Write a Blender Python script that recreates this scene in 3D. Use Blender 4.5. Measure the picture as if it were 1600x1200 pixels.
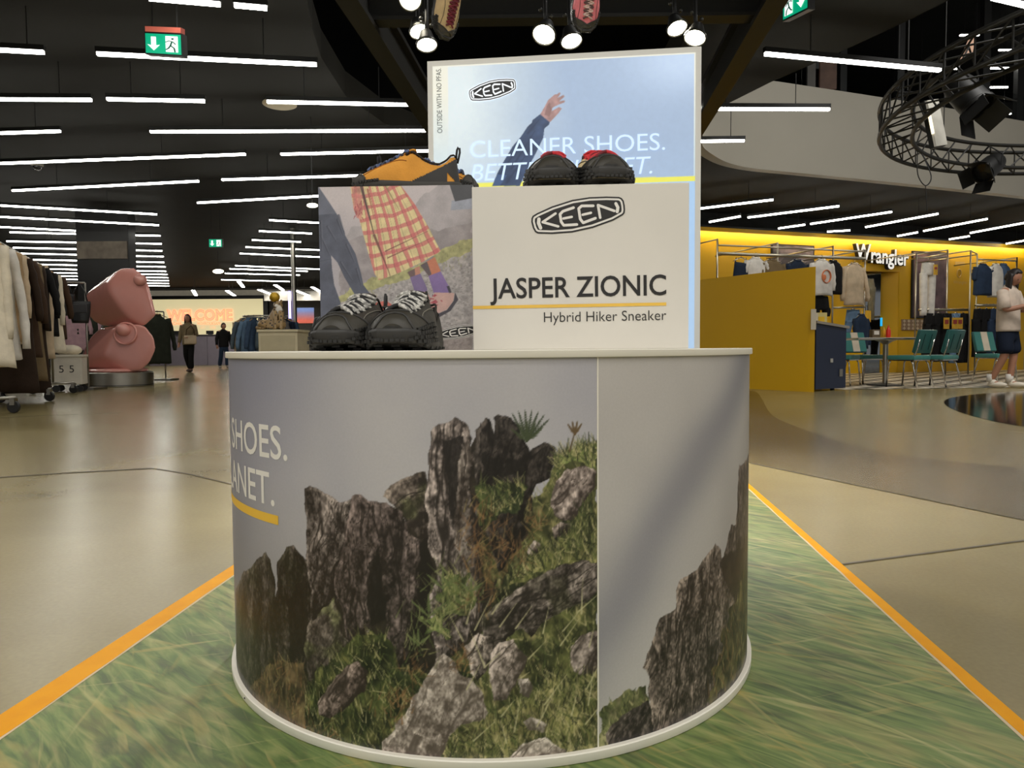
import bpy, bmesh, math, random
import numpy as np
from mathutils import Matrix, Vector, Euler

scene = bpy.context.scene
for _o in list(bpy.data.objects):
    bpy.data.objects.remove(_o)
COL = scene.collection

# ------------------------------------------------------------------ camera
FPX = 1109.0                      # focal length in pixels of the 1600 x 1200 frame
CAMH = 0.62                       # the lens is level with the podium top
PITCH = math.atan((600 - 546) / FPX)
ROLL = math.radians(0.42)
_R0 = np.array([1, 0, 0.]); _U0 = np.array([0, math.sin(PITCH), math.cos(PITCH)])
CF = np.array([0, math.cos(PITCH), -math.sin(PITCH)])
CR = math.cos(ROLL) * _R0 - math.sin(ROLL) * _U0
CU = math.sin(ROLL) * _R0 + math.cos(ROLL) * _U0
CC = np.array([0, 0, CAMH])
cam_data = bpy.data.cameras.new('camera')
cam_data.sensor_width = 36.0
cam_data.lens = FPX / 1600 * 36.0
cam_data.clip_start = 0.05
cam_data.clip_end = 200
cam = bpy.data.objects.new('camera', cam_data)
COL.objects.link(cam)
cam.matrix_world = Matrix(((CR[0], CU[0], -CF[0], 0), (CR[1], CU[1], -CF[1], 0), (CR[2], CU[2], -CF[2], CAMH), (0, 0, 0, 1)))
scene.camera = cam

# ------------------------------------------------------------------ world, exposure
world = bpy.data.worlds.new('world')
scene.world = world
world.use_nodes = True
world.node_tree.nodes['Background'].inputs[0].default_value = (1.0, 0.985, 0.96, 1)
world.node_tree.nodes['Background'].inputs[1].default_value = 0.22
scene.view_settings.view_transform = 'Standard'
scene.view_settings.look = 'None'
scene.view_settings.exposure = 0.55
scene.view_settings.gamma = 1.0
scene.view_settings.use_curve_mapping = False
scene.cycles.use_denoising = True
scene.cycles.max_bounces = 6
scene.cycles.sample_clamp_indirect = 4.0
TUBE = 13.0                       # radiance of the linear tube lights
LAMP = 30.0                       # radiance of the round spot lamps

# ------------------------------------------------------------------ measuring: where a sight line meets the place
def ray(u, v):
    return (u - 800) / FPX * CR + (600 - v) / FPX * CU + CF
def atz(u, v, z):
    d = ray(u, v); return CC + d * ((z - CAMH) / d[2])
def aty(u, v, y):
    d = ray(u, v); return CC + d * (y / d[1])
def onplane(u, v, p, n):
    d = ray(u, v); p = np.array(p, float); n = np.array(n, float)
    return CC + d * (((p - CC) @ n) / (d @ n))

# ------------------------------------------------------------------ colour and materials
def lin(c):
    c = np.asarray(c, float) / 255.0
    return np.where(c <= .04045, c / 12.92, ((c + .055) / 1.055) ** 2.4)
MATS = {}
def M(name, col, rough=.55, metal=0., var=.10, scale=6., bump=0., bscale=60., coat=0., emit=0., spec=.5, trans=0., stretch=None, col2=None):
    if name in MATS: return MATS[name]
    m = bpy.data.materials.new(name); m.use_nodes = True
    nt = m.node_tree; N = nt.nodes; L = nt.links
    b = N['Principled BSDF']
    c = lin(col); c2 = lin(col2) if col2 is not None else c * (1 - var)
    tc = N.new('ShaderNodeTexCoord'); src = tc.outputs['Object']
    if stretch:
        mp = N.new('ShaderNodeMapping'); mp.inputs['Scale'].default_value = stretch
        L.new(src, mp.inputs[0]); src = mp.outputs[0]
    nz = N.new('ShaderNodeTexNoise'); nz.inputs['Scale'].default_value = scale; nz.inputs['Detail'].default_value = 4
    L.new(src, nz.inputs['Vector'])
    rp = N.new('ShaderNodeValToRGB')
    rp.color_ramp.elements[0].position = .35; rp.color_ramp.elements[1].position = .65
    rp.color_ramp.elements[0].color = (*c2, 1); rp.color_ramp.elements[1].color = (*c, 1)
    L.new(nz.outputs['Fac'], rp.inputs[0]); L.new(rp.outputs[0], b.inputs['Base Color'])
    b.inputs['Roughness'].default_value = rough; b.inputs['Metallic'].default_value = metal
    b.inputs['Specular IOR Level'].default_value = spec
    if coat: b.inputs['Coat Weight'].default_value = coat; b.inputs['Coat Roughness'].default_value = .05
    if trans: b.inputs['Transmission Weight'].default_value = trans
    if emit:
        L.new(rp.outputs[0], b.inputs['Emission Color']); b.inputs['Emission Strength'].default_value = emit
    if bump:
        n2 = N.new('ShaderNodeTexNoise'); n2.inputs['Scale'].default_value = bscale; n2.inputs['Detail'].default_value = 3
        L.new(src, n2.inputs['Vector'])
        bp = N.new('ShaderNodeBump'); bp.inputs['Strength'].default_value = bump; bp.inputs['Distance'].default_value = .01
        L.new(n2.outputs['Fac'], bp.inputs['Height']); L.new(bp.outputs[0], b.inputs['Normal'])
    MATS[name] = m
    return m
def paint_material(name, rough=.45, grain=.12, gscale=220., emit=0., gain=1.0):
    # a flat print: its picture is stored with the mesh, a fine grain comes from nodes
    m = bpy.data.materials.new(name); m.use_nodes = True
    nt = m.node_tree; N = nt.nodes; L = nt.links; b = N['Principled BSDF']
    at = N.new('ShaderNodeAttribute'); at.attribute_name = 'print'
    tc = N.new('ShaderNodeTexCoord')
    nz = N.new('ShaderNodeTexNoise'); nz.inputs['Scale'].default_value = gscale; nz.inputs['Detail'].default_value = 3
    L.new(tc.outputs['Object'], nz.inputs['Vector'])
    mr = N.new('ShaderNodeMapRange')
    mr.inputs['To Min'].default_value = gain * (1 - grain); mr.inputs['To Max'].default_value = gain * (1 + grain)
    mr.inputs['From Min'].default_value = .3; mr.inputs['From Max'].default_value = .7
    L.new(nz.outputs['Fac'], mr.inputs['Value'])
    vm = N.new('ShaderNodeVectorMath'); vm.operation = 'SCALE'
    L.new(at.outputs['Color'], vm.inputs[0]); L.new(mr.outputs[0], vm.inputs['Scale'])
    L.new(vm.outputs[0], b.inputs['Base Color'])
    b.inputs['Roughness'].default_value = rough
    if emit:
        L.new(vm.outputs[0], b.inputs['Emission Color']); b.inputs['Emission Strength'].default_value = emit
    return m

# ------------------------------------------------------------------ objects
def wm(o):
    m = o.matrix_basis.copy()
    while o.parent is not None:
        o = o.parent; m = o.matrix_basis @ m
    return m
def tag(o, label=None, cat=None, group=None, kind=None):
    if label: o['label'] = label
    if cat: o['category'] = cat
    if group: o['group'] = group
    if kind: o['kind'] = kind
    return o
def thing(name, label, cat, loc=(0, 0, 0), rotz=0., group=None, mat=None):
    o = bpy.data.objects.new(name, None); COL.objects.link(o)
    o.empty_display_size = .1
    if mat is not None: o.matrix_basis = mat
    else:
        o.location = Vector([float(q) for q in loc]); o.rotation_euler = (0, 0, rotz)
    return tag(o, label, cat, group)
def link_mesh(name, me, mats, parent=None):
    o = bpy.data.objects.new(name, me); COL.objects.link(o)
    for m in (mats if isinstance(mats, (list, tuple)) else [mats]):
        me.materials.append(m)
    if parent is not None: o.parent = parent
    return o
class MB:
    """collects vertices and faces of ONE mesh"""
    def __init__(s): s.v = []; s.f = []; s.mi = []; s.cur = 0
    def add(s, vs, fs):
        k = len(s.v); s.v += [tuple(float(q) for q in p) for p in vs]
        s.f += [tuple(i + k for i in f) for f in fs]; s.mi += [s.cur] * len(fs)
        return s
    def box(s, c, d, rz=0., m=None):
        hx, hy, hz = d[0] / 2, d[1] / 2, d[2] / 2
        P = [Vector((x, y, z)) for x in (-hx, hx) for y in (-hy, hy) for z in (-hz, hz)]
        rot = m if m is not None else Matrix.Rotation(rz, 3, 'Z')
        P = [rot @ p + Vector([float(q) for q in c]) for p in P]
        return s.add(P, [(0, 1, 3, 2), (4, 6, 7, 5), (0, 4, 5, 1), (2, 3, 7, 6), (0, 2, 6, 4), (1, 5, 7, 3)])
    def tube(s, pts, r, n=8, cap=True, closed=False, flat=1.0):
        pts = [Vector([float(q) for q in p]) for p in pts]
        rs = r if isinstance(r, (list, tuple)) else [r] * len(pts)
        rings = []; up = None
        for i, p in enumerate(pts):
            a = pts[(i - 1) % len(pts)] if (i > 0 or closed) else p
            b = pts[(i + 1) % len(pts)] if (i < len(pts) - 1 or closed) else p
            t = (b - a)
            if t.length < 1e-9: t = Vector((0, 0, 1))
            t.normalize()
            if up is None:
                up = Vector((0, 0, 1)) if abs(t.z) < .9 else Vector((1, 0, 0))
            x = up - t * up.dot(t)
            if x.length < 1e-6: x = t.orthogonal()
            x.normalize(); y = t.cross(x); up = x
            rings.append([p + (x * math.cos(q) * flat + y * math.sin(q)) * rs[i] for q in [2 * math.pi * k / n for k in range(n)]])
        return s.rings(rings, cap and not closed, closed)
    def rings(s, R, cap=True, loop=False, closed=True):
        n = len(R[0]); vs = [p for r in R for p in r]; fs = []
        for i in range(len(R) if loop else len(R) - 1):
            j = (i + 1) % len(R)
            for k in range(n if closed else n - 1):
                l = (k + 1) % n
                fs.append((i * n + k, i * n + l, j * n + l, j * n + k))
        if cap:
            fs.append(tuple(range(n - 1, -1, -1))); fs.append(tuple((len(R) - 1) * n + k for k in range(n)))
        return s.add(vs, fs)
    def lathe(s, prof, n=24, m=None, cap=True):
        R = [[Vector((r * math.cos(2 * math.pi * k / n), r * math.sin(2 * math.pi * k / n), z)) for k in range(n)] for r, z in prof]
        if m is not None: R = [[m @ p for p in r] for r in R]
        return s.rings(R, cap)
    def prism(s, poly, d, fr):
        """poly: 2D outline; fr(x, y, z) -> 3D; extruded by d along z"""
        n = len(poly)
        vs = [fr(x, y, 0) for x, y in poly] + [fr(x, y, d) for x, y in poly]
        fs = [tuple(range(n - 1, -1, -1)), tuple(range(n, 2 * n))] + [(i, (i + 1) % n, n + (i + 1) % n, n + i) for i in range(n)]
        return s.add(vs, fs)
    def ball(s, c, r, n=12, k=8, m=None):
        r = r if isinstance(r, (list, tuple)) else (r, r, r)
        R = []
        for i in range(1, k):
            a = math.pi * i / k
            R.append([Vector((r[0] * math.sin(a) * math.cos(2 * math.pi * j / n), r[1] * math.sin(a) * math.sin(2 * math.pi * j / n), r[2] * math.cos(a))) for j in range(n)])
        if m is not None: R = [[m @ p for p in q] for q in R]
        c = Vector([float(q) for q in c]); R = [[p + c for p in q] for q in R]
        return s.rings(R, True)
    def compact(s):
        use = sorted({q for f in s.f for q in f}); m = {q: i for i, q in enumerate(use)}
        s.v = [s.v[q] for q in use]; s.f = [tuple(m[q] for q in f) for f in s.f]; return s
    def build(s, name, mats, parent=None, smooth=False, bevel=0., world_space=True):
        me = bpy.data.meshes.new(name)
        v = s.v
        if parent is not None and world_space:
            im = wm(parent).inverted(); v = [tuple(im @ Vector(p)) for p in v]
        me.from_pydata(v, [], s.f)
        if any(s.mi): me.polygons.foreach_set('material_index', s.mi)
        bm = bmesh.new(); bm.from_mesh(me)
        if bevel:
            bmesh.ops.bevel(bm, geom=[e for e in bm.edges], offset=bevel, segments=2, affect='EDGES', profile=.6)
        bmesh.ops.recalc_face_normals(bm, faces=bm.faces)
        bm.to_mesh(me); bm.free()
        if smooth:
            me.polygons.foreach_set('use_smooth', [True] * len(me.polygons))
            if smooth != 'all':
                me.set_sharp_from_angle(angle=math.radians(40))
        return link_mesh(name, me, mats, parent)
def local(name, mb, mats, parent, **k):
    return mb.build(name, mats, parent, world_space=False, **k)
def copy_tree(o, parent=None):
    c = o.copy(); COL.objects.link(c); c.parent = parent
    for ch in list(o.children): copy_tree(ch, c)
    return c
def struct(name, mb, mats, label=None, parent=None, **k):
    o = mb.build(name, mats, parent, **k)
    if parent is None: o['kind'] = 'structure'
    if label: o['label'] = label
    return o
def text_geo(body, size=1., shear=0., offset=0., outline=0., spacing=1., extrude=0.):
    c = bpy.data.curves.new('lettering', 'FONT'); c.body = body; c.size = size; c.shear = shear; c.offset = offset
    c.space_character = spacing; c.resolution_u = 4
    if outline: c.fill_mode = 'NONE'; c.bevel_depth = outline; c.bevel_resolution = 1
    elif extrude: c.fill_mode = 'BOTH'; c.extrude = extrude; c.dimensions = '2D'
    else: c.fill_mode = 'FRONT'; c.dimensions = '2D'
    o = bpy.data.objects.new('lettering', c); COL.objects.link(o)
    me = bpy.data.meshes.new_from_object(o.evaluated_get(bpy.context.evaluated_depsgraph_get()))
    V = np.array([v.co[:] for v in me.vertices]); F = [tuple(p.vertices) for p in me.polygons]
    bpy.data.objects.remove(o); bpy.data.curves.remove(c); bpy.data.meshes.remove(me)
    return V, F
def cap_text(body, cap, right=None, left=None, xscale=1., **k):
    """flat lettering whose capitals are `cap` high, standing on y = 0"""
    H, _ = text_geo('H', 1.); s = cap / (H[:, 1].max() - H[:, 1].min())
    V, F = text_geo(body, 1., **k); V = V * s; V[:, 0] *= xscale
    if left is not None: V[:, 0] += left - V[:, 0].min()
    if right is not None: V[:, 0] += right - V[:, 0].max()
    return V, F
def fit_text(body, x0, x1, cap, **k):
    V, F = cap_text(body, cap, left=0., **k)
    V[:, 0] = x0 + V[:, 0] * (x1 - x0) / V[:, 0].max()
    return V, F
def split_letters(body, V, F, k):
    """one list of faces per printed character"""
    total, _ = text_geo(body, 1., **k); sc = np.ptp(V[:, 0]) / np.ptp(total[:, 0]); x0 = V[:, 0].min() - total[:, 0].min() * sc
    cuts = []; idx = [i for i, ch in enumerate(body) if ch != ' ']
    for i in idx[:-1]:
        P, _ = text_geo(body[:i + 1], 1., **k); cuts.append(x0 + P[:, 0].max() * sc)
    # connected pieces stay together
    par = list(range(len(V)))
    def root(q):
        while par[q] != q: par[q] = par[par[q]]; q = par[q]
        return q
    for f in F:
        for q in f[1:]: par[root(q)] = root(f[0])
    comp = {}
    for f in F: comp.setdefault(root(f[0]), []).append(f)
    sh = k.get('shear', 0.)
    out = [[] for _ in idx]
    for fs in comp.values():
        vs = sorted({q for f in fs for q in f}); x = (V[vs, 0].min() + V[vs, 0].max()) / 2
        out[int(np.searchsorted(cuts, x))] += fs
    return [o for o in out if o]
def frame(o, ex, ey):
    """maps (x, y, z) to o + x ex + y ey + z n"""
    o = np.array(o, float); ex = np.array(ex, float); ey = np.array(ey, float); n = np.cross(ex, ey); n /= np.linalg.norm(n)
    return lambda x, y, z=0.: tuple(o + x * ex + y * ey + z * n)

# ------------------------------------------------------------------ prints: pictures painted by rule into the points of a fine mesh
_TAB = {}
def vnoise(x, y, seed=0):
    if seed not in _TAB: _TAB[seed] = np.random.default_rng(seed + 11).random((257, 257))
    T = _TAB[seed]
    xi = np.floor(x).astype(int); yi = np.floor(y).astype(int); fx = x - xi; fy = y - yi
    fx = fx * fx * (3 - 2 * fx); fy = fy * fy * (3 - 2 * fy); xi %= 256; yi %= 256
    return (T[yi, xi] * (1 - fx) + T[yi, xi + 1] * fx) * (1 - fy) + (T[yi + 1, xi] * (1 - fx) + T[yi + 1, xi + 1] * fx) * fy
def fbm(x, y, o=4, seed=0):
    r = 0; a = .5; t = 0
    for i in range(o):
        r = r + a * vnoise(x * 2 ** i + 17.3 * i, y * 2 ** i + 9.1 * i, seed + i); t += a; a *= .5
    return r / t
class Canvas:
    def __init__(s, x0, x1, y0, y1, cell):
        s.nx = int(round((x1 - x0) / cell)) + 1; s.ny = int(round((y1 - y0) / cell)) + 1
        s.xs = np.linspace(x0, x1, s.nx); s.ys = np.linspace(y0, y1, s.ny)
        s.X, s.Y = np.meshgrid(s.xs, s.ys); s.cell = cell
        s.C = np.zeros((s.ny, s.nx, 3))
    def win(s, x0, x1, y0, y1):
        i0, i1 = np.searchsorted(s.xs, [x0, x1]); j0, j1 = np.searchsorted(s.ys, [y0, y1])
        return slice(max(j0 - 1, 0), min(j1 + 1, s.ny)), slice(max(i0 - 1, 0), min(i1 + 1, s.nx))
    def mask(s, poly, rough=0., rscale=60., seed=3, shift=(0, 0)):
        P = np.array(poly, float) + np.array(shift)
        w = s.win(P[:, 0].min() - rough, P[:, 0].max() + rough, P[:, 1].min() - rough, P[:, 1].max() + rough)
        X = s.X[w]; Y = s.Y[w]
        if rough:
            dx = (fbm(X * rscale, Y * rscale, 3, seed) - .5) * 2 * rough; dy = (fbm(X * rscale, Y * rscale, 3, seed + 7) - .5) * 2 * rough
            X = X + dx; Y = Y + dy
        acc = np.zeros(X.shape)
        for ox, oy in ((-.25, -.25), (.25, .25), (-.25, .25), (.25, -.25)):
            ins = np.zeros(X.shape, bool); xx = X + ox * s.cell; yy = Y + oy * s.cell; j = len(P) - 1
            for i in range(len(P)):
                if P[i, 1] != P[j, 1]:
                    c = ((P[i, 1] > yy) != (P[j, 1] > yy)) & (xx < (P[j, 0] - P[i, 0]) * (yy - P[i, 1]) / (P[j, 1] - P[i, 1]) + P[i, 0])
                    ins ^= c
                j = i
            acc += ins
        return w, acc / 4
    def fill(s, poly, col, alpha=1., var=0., vscale=40., seed=5, **k):
        w, m = s.mask(poly, **k)
        c = np.asarray(col, float)
        if var:
            n = fbm(s.X[w] * vscale, s.Y[w] * vscale, 4, seed); c = c * (1 + var * (n[..., None] - .5) * 2)
        m = (m * alpha)[..., None]; s.C[w] = s.C[w] * (1 - m) + c * m
        return w, m
    def stroke(s, a, b, wd, col, alpha=1., taper=True):
        a = np.array(a, float); b = np.array(b, float); pad = wd + s.cell
        w = s.win(min(a[0], b[0]) - pad, max(a[0], b[0]) + pad, min(a[1], b[1]) - pad, max(a[1], b[1]) + pad)
        X = s.X[w] - a[0]; Y = s.Y[w] - a[1]
        if X.size == 0: return
        d = b - a; L2 = d @ d + 1e-12; t = np.clip((X * d[0] + Y * d[1]) / L2, 0, 1)
        q = np.hypot(X - t * d[0], Y - t * d[1]); ww = wd * (1 - .8 * t) if taper else wd
        m = (np.clip((ww - q) / s.cell + .5, 0, 1) * alpha)[..., None]
        s.C[w] = s.C[w] * (1 - m) + np.asarray(col, float) * m
    def mesh(s, name, fn, mat, parent=None, i0=0, i1=None):
        i1 = s.nx if i1 is None else i1
        X = s.X[:, i0:i1]; Y = s.Y[:, i0:i1]; ny, nx = X.shape
        V = np.stack(fn(X, Y), -1).reshape(-1, 3)
        if parent is not None:
            im = np.array(wm(parent).inverted()); V = V @ im[:3, :3].T + im[:3, 3]
        a = (np.arange(ny - 1)[:, None] * nx + np.arange(nx - 1)[None]).reshape(-1)
        Fc = np.stack([a, a + 1, a + 1 + nx, a + nx], -1)
        me = bpy.data.meshes.new(name)
        me.vertices.add(len(V)); me.vertices.foreach_set('co', V.astype(np.float32).ravel())
        me.loops.add(Fc.size); me.loops.foreach_set('vertex_index', Fc.astype(np.int32).ravel())
        me.polygons.add(len(Fc)); me.polygons.foreach_set('loop_start', (np.arange(len(Fc)) * 4).astype(np.int32))
        me.update(calc_edges=True)
        me.polygons.foreach_set('use_smooth', [True] * len(Fc))
        at = me.attributes.new('print', 'FLOAT_COLOR', 'POINT')
        c = lin(np.clip(s.C[:, i0:i1], 0, 255)).reshape(-1, 3)
        at.data.foreach_set('color', np.concatenate([c, np.ones((len(c), 1))], 1).astype(np.float32).ravel())
        return link_mesh(name, me, mat, parent)

# ================================================================== lights of the shop that hang outside the frame (ceiling tube rows over and behind the viewer)
def tube_lamp(x, y, z, length, rz=0., power=60.):
    d = bpy.data.lights.new('ceiling_tube_lamp', 'AREA'); d.shape = 'RECTANGLE'; d.size = length; d.size_y = .06
    d.energy = power; d.color = (1., .975, .93)
    o = bpy.data.objects.new('ceiling_tube_lamp', d); COL.objects.link(o); o.location = (x, y, z); o.rotation_euler = (0, 0, rz)
for _y in (-5.5, -4.2, -2.9, -1.6, -.3, 1.0, 2.3, 3.6, 4.9):
    tube_lamp(-4.6, _y, 3.3, 3.6, .02, 19); tube_lamp(4.6, _y, 3.3, 3.6, -.02, 19)
# light rows of the atrium, high above the upper floor's edge
for _x, _y in ((4.5, 4.2), (7.5, 4.6), (10.5, 5.0), (6.0, 6.0), (9.5, 6.6)):
    tube_lamp(_x, _y, 8.2, 2.4, .1, 95)
for _y in (-4.5, -3.0, -1.5, -.2):
    tube_lamp(-.2, _y, 3.3, 3.0, 0, 24)

# ================================================================== setting
def concrete(name, col, col2, rough, rvar=.1, grain=True):
    m = bpy.data.materials.new(name); m.use_nodes = True
    nt = m.node_tree; N = nt.nodes; L = nt.links; b = N['Principled BSDF']
    tc = N.new('ShaderNodeTexCoord')
    n1 = N.new('ShaderNodeTexNoise'); n1.inputs['Scale'].default_value = .9; n1.inputs['Detail'].default_value = 6; n1.inputs['Distortion'].default_value = .3
    n2 = N.new('ShaderNodeTexNoise'); n2.inputs['Scale'].default_value = 90; n2.inputs['Detail'].default_value = 3
    L.new(tc.outputs['Object'], n1.inputs['Vector']); L.new(tc.outputs['Object'], n2.inputs['Vector'])
    r = N.new('ShaderNodeValToRGB'); r.color_ramp.elements[0].position = .3; r.color_ramp.elements[1].position = .7
    r.color_ramp.elements[0].color = (*lin(col2), 1); r.color_ramp.elements[1].color = (*lin(col), 1)
    L.new(n1.outputs['Fac'], r.inputs[0])
    mr = N.new('ShaderNodeMapRange'); mr.inputs['To Min'].default_value = .86; mr.inputs['To Max'].default_value = 1.12
    L.new(n2.outputs['Fac'], mr.inputs['Value'])
    vm = N.new('ShaderNodeVectorMath'); vm.operation = 'SCALE'; L.new(r.outputs[0], vm.inputs[0]); L.new(mr.outputs[0], vm.inputs['Scale'])
    L.new(vm.outputs[0], b.inputs['Base Color'])
    m2 = N.new('ShaderNodeMapRange'); m2.inputs['To Min'].default_value = rough - rvar; m2.inputs['To Max'].default_value = rough + rvar
    L.new(n1.outputs['Fac'], m2.inputs['Value']); L.new(m2.outputs[0], b.inputs['Roughness'])
    b.inputs['Specular IOR Level'].default_value = .55
    return m
m_floor = concrete('polished_concrete', (146, 133, 91), (124, 111, 73), .25, .03)
m_inlay = concrete('dark_olive_concrete', (92, 81, 53), (76, 66, 42), .26, .03)
m_pool = concrete('black_brown_epoxy', (46, 41, 33), (34, 30, 24), .1, .04)
m_joint = M('floor_joint', (92, 82, 62), .7)
m_ceil = M('dark_ceiling_paint', (36, 35, 30), .85, var=.15, scale=1.5, spec=.2)
m_black = M('black_ceiling_void', (40, 40, 39), .9, spec=.1)
m_white_plaster = M('white_plaster', (176, 171, 158), .7, var=.06, scale=.8)
m_wallgrey = M('grey_wall', (96, 92, 86), .8)

def flat(name, pts, z, mat, label=None, t=.0):
    mb = MB()
    if t: mb.prism([(p[0], p[1]) for p in pts], t, lambda x, y, q: (x, y, z + q))
    else: mb.add([(p[0], p[1], z) for p in pts], [tuple(range(len(pts)))])
    return struct(name, mb, mat, label)
flat('floor', [(-28, -8), (26, -8), (26, 42), (-28, 42)], 0, m_floor, 'polished beige concrete shop floor')
def fl(*px): return [atz(u, v, 0)[:2] for u, v in px]
def spline(P, n=8):
    P = [np.array(p, float) for p in P]; out = []
    for i in range(len(P) - 1):
        a = P[max(i - 1, 0)]; b = P[i]; c = P[i + 1]; d = P[min(i + 2, len(P) - 1)]
        for k in range(n):
            t = k / n
            out.append(.5 * ((2 * b) + (-a + c) * t + (2 * a - 5 * b + 4 * c - d) * t * t + (-a + 3 * b - 3 * c + d) * t ** 3))
    out.append(P[-1]); return out
_up = spline(fl((1150, 607), (1180, 612), (1191, 624), (1208, 650), (1274, 677), (1373, 705), (1600, 732), (1900, 755)))
_lo = fl((1173, 724), (1600, 813), (2100, 917))
_lo = [(1.0, 5.9), (1.35, 4.55)] + list(_lo)
flat('trim_1', list(_up) + list(reversed(_lo)), .0012, m_inlay, 'dark olive band in the concrete floor')
_pool = spline(fl((1900, 600), (1700, 604), (1600, 611), (1540, 615), (1490, 621), (1475, 629), (1490, 640), (1530, 653), (1600, 667), (1720, 680), (1900, 690)), 6)
flat('trim_2', _pool, .002, m_pool, 'glossy dark brown floor inlay')
_gl = [(1.2, 7.5), (2.6, 7.2)] + [tuple(p) for p in fl((1175, 690), (1600, 790))]
def joint(n, pts, w=.008):
    mb = MB(); P = [np.array([*p, 0.]) for p in pts]
    for a, b in zip(P[:-1], P[1:]):
        d = (b - a) / np.linalg.norm(b - a); q = np.array([-d[1], d[0], 0]) * w / 2
        mb.add([a - q + [0, 0, .0016], b - q + [0, 0, .0016], b + q + [0, 0, .0016], a + q + [0, 0, .0016]], [(0, 1, 2, 3)])
    struct('trim_%d' % n, mb, m_joint, 'narrow dark joint line in the concrete floor')
joint(3, fl((1316, 882), (1400, 871), (1600, 845), (1900, 806)), .012)
joint(4, fl((-60, 750), (110, 739), (240, 732)), .03)
joint(5, fl((245, 733), (300, 742), (362, 757)), .012)
joint(6, fl((-40, 655), (60, 650), (190, 645)), .02)
joint(7, fl((1173, 724), (1600, 813)), .012)

# ceilings
_edgeL = [(-1.3, -8), (-1.55, 4)] + [tuple(atz(u, v, 3.7)[:2]) for u, v in ((470, -40), (480, 0), (488, 45), (502, 90), (540, 150), (600, 192), (660, 215))] + [(-.8, 16), (-.8, 36)]
flat('ceiling_left', [(-28, -8)] + _edgeL + [(-28, 36)], 3.7, m_ceil, 'low dark ceiling over the left hall', .3)
_edgeR = [tuple(atz(u, v, 3.7)[:2]) for u, v in ((1600, -50), (1483, 0), (1421, 31), (1307, 84), (1205, 128), (1135, 163), (1096, 195))]
flat('ceiling_right', [(1.75, -8), (16, -8), (16, 5.6)] + _edgeR + [(1.75, 10.0)], 3.7, m_ceil, 'low dark ceiling slab beside the atrium opening', .3)
flat('ceiling', [(-28, -8), (26, -8), (26, 42), (-28, 42)], 8.4, m_black, 'black high ceiling above the atrium')
# balcony parapet of the upper floor
_par = spline([atz(u, v, 3.6)[:2] for u, v in ((1090, 203), (1096, 212), (1104, 224), (1135, 243), (1177, 253), (1242, 260), (1340, 270), (1470, 284), (1600, 299), (1760, 318))], 6)
_pa = np.array(_par); _t = np.gradient(_pa, axis=0); _nn = np.stack([-_t[:, 1], _t[:, 0]], 1); _nn /= np.linalg.norm(_nn, axis=1)[:, None]
_po = _pa + _nn * .16
if (_po[-1] - _pa[-1])[1] < 0: _po = _pa - _nn * .16
mb = MB(); mb.rings([[(a[0], a[1], 3.5), (b[0], b[1], 3.5), (b[0], b[1], 4.93), (a[0], a[1], 4.93)] for a, b in zip(_pa, _po)])
struct('wall_balcony', mb, m_white_plaster, 'pale curved parapet of the upper floor', smooth=True)
flat('ceiling_soffit', [tuple(p) for p in _po] + [(26, 16), (26, 24), (1, 24), (.5, 9)], 3.5, m_ceil, 'dark soffit under the upper floor', .1)
# walls
mb = MB(); mb.box((-11, 34.6, 2.1), (34, .2, 4.2)); struct('wall_back', mb, m_wallgrey, 'grey back wall of the left hall')
mb = MB(); mb.box((-27, 14, 2.1), (.2, 44, 4.2)); struct('wall_left', mb, M('dark_side_wall', (46, 43, 40), .8), 'dark side wall of the left hall')
mb = MB(); mb.box((14, 23.2, 6.2), (26, .2, 5.2)); struct('wall_upper', mb, M('upper_wall', (38, 37, 35), .8), 'dark back wall of the upper floor')
mb = MB(); mb.box((12, 36, 4.2), (28, .2, 8.4)); struct('wall_far', mb, m_black, 'dark far wall')
mb = MB(); mb.box((-.9, 26, 1.85), (.2, 18, 3.7)); struct('wall_middle', mb, M('mid_wall', (40, 38, 36), .8), 'dark wall between the halls')

# the yellow shop front: a long wall seen at a slant
WA = np.array([3.4, 14.97, 0.]); WB = np.array([13.25, 18.38, 0.])
WD = (WB - WA) / np.linalg.norm(WB - WA); WN = np.array([WD[1], -WD[0], 0.])      # WN looks towards the viewer
WL = np.linalg.norm(WB - WA)
def onwall(u, v, off=0.): return onplane(u, v, WA + WN * off, WN)
def wallx(u, v=480): return float((onwall(u, v) - WA) @ WD)
WF = frame(WA, WD, (0, 0, 1))       # z of this frame points to the viewer
m_yel = M('yellow_paint', (222, 172, 0), .5, var=.03, scale=1.2)
_dx0, _dx1, _dz = wallx(1351), wallx(1404), float(onwall(1380, 424)[2])
mb = MB()
for x0, x1, z0, z1 in ((0, _dx0, 0, 3.12), (_dx0, _dx1, _dz, 3.12), (_dx1, WL, 0, 3.12)):
    mb.prism([(x0, z0), (x1, z0), (x1, z1), (x0, z1)], -.18, WF)
struct('wall_yellow', mb, m_yel, 'bright yellow wall of the denim shop')
mb = MB(); mb.prism([(0, 3.12), (WL + 4, 3.12), (WL + 4, 3.5), (0, 3.5)], -.2, WF); struct('wall_fascia', mb, m_black, 'black band above the yellow wall')
mb = MB(); mb.prism([(WL, 0), (WL + 5, 0), (WL + 5, 3.12), (WL, 3.12)], -.2, WF); struct('wall_right', mb, M('grey_white_wall', (150, 146, 138), .7), 'grey wall beyond the denim shop')
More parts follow.
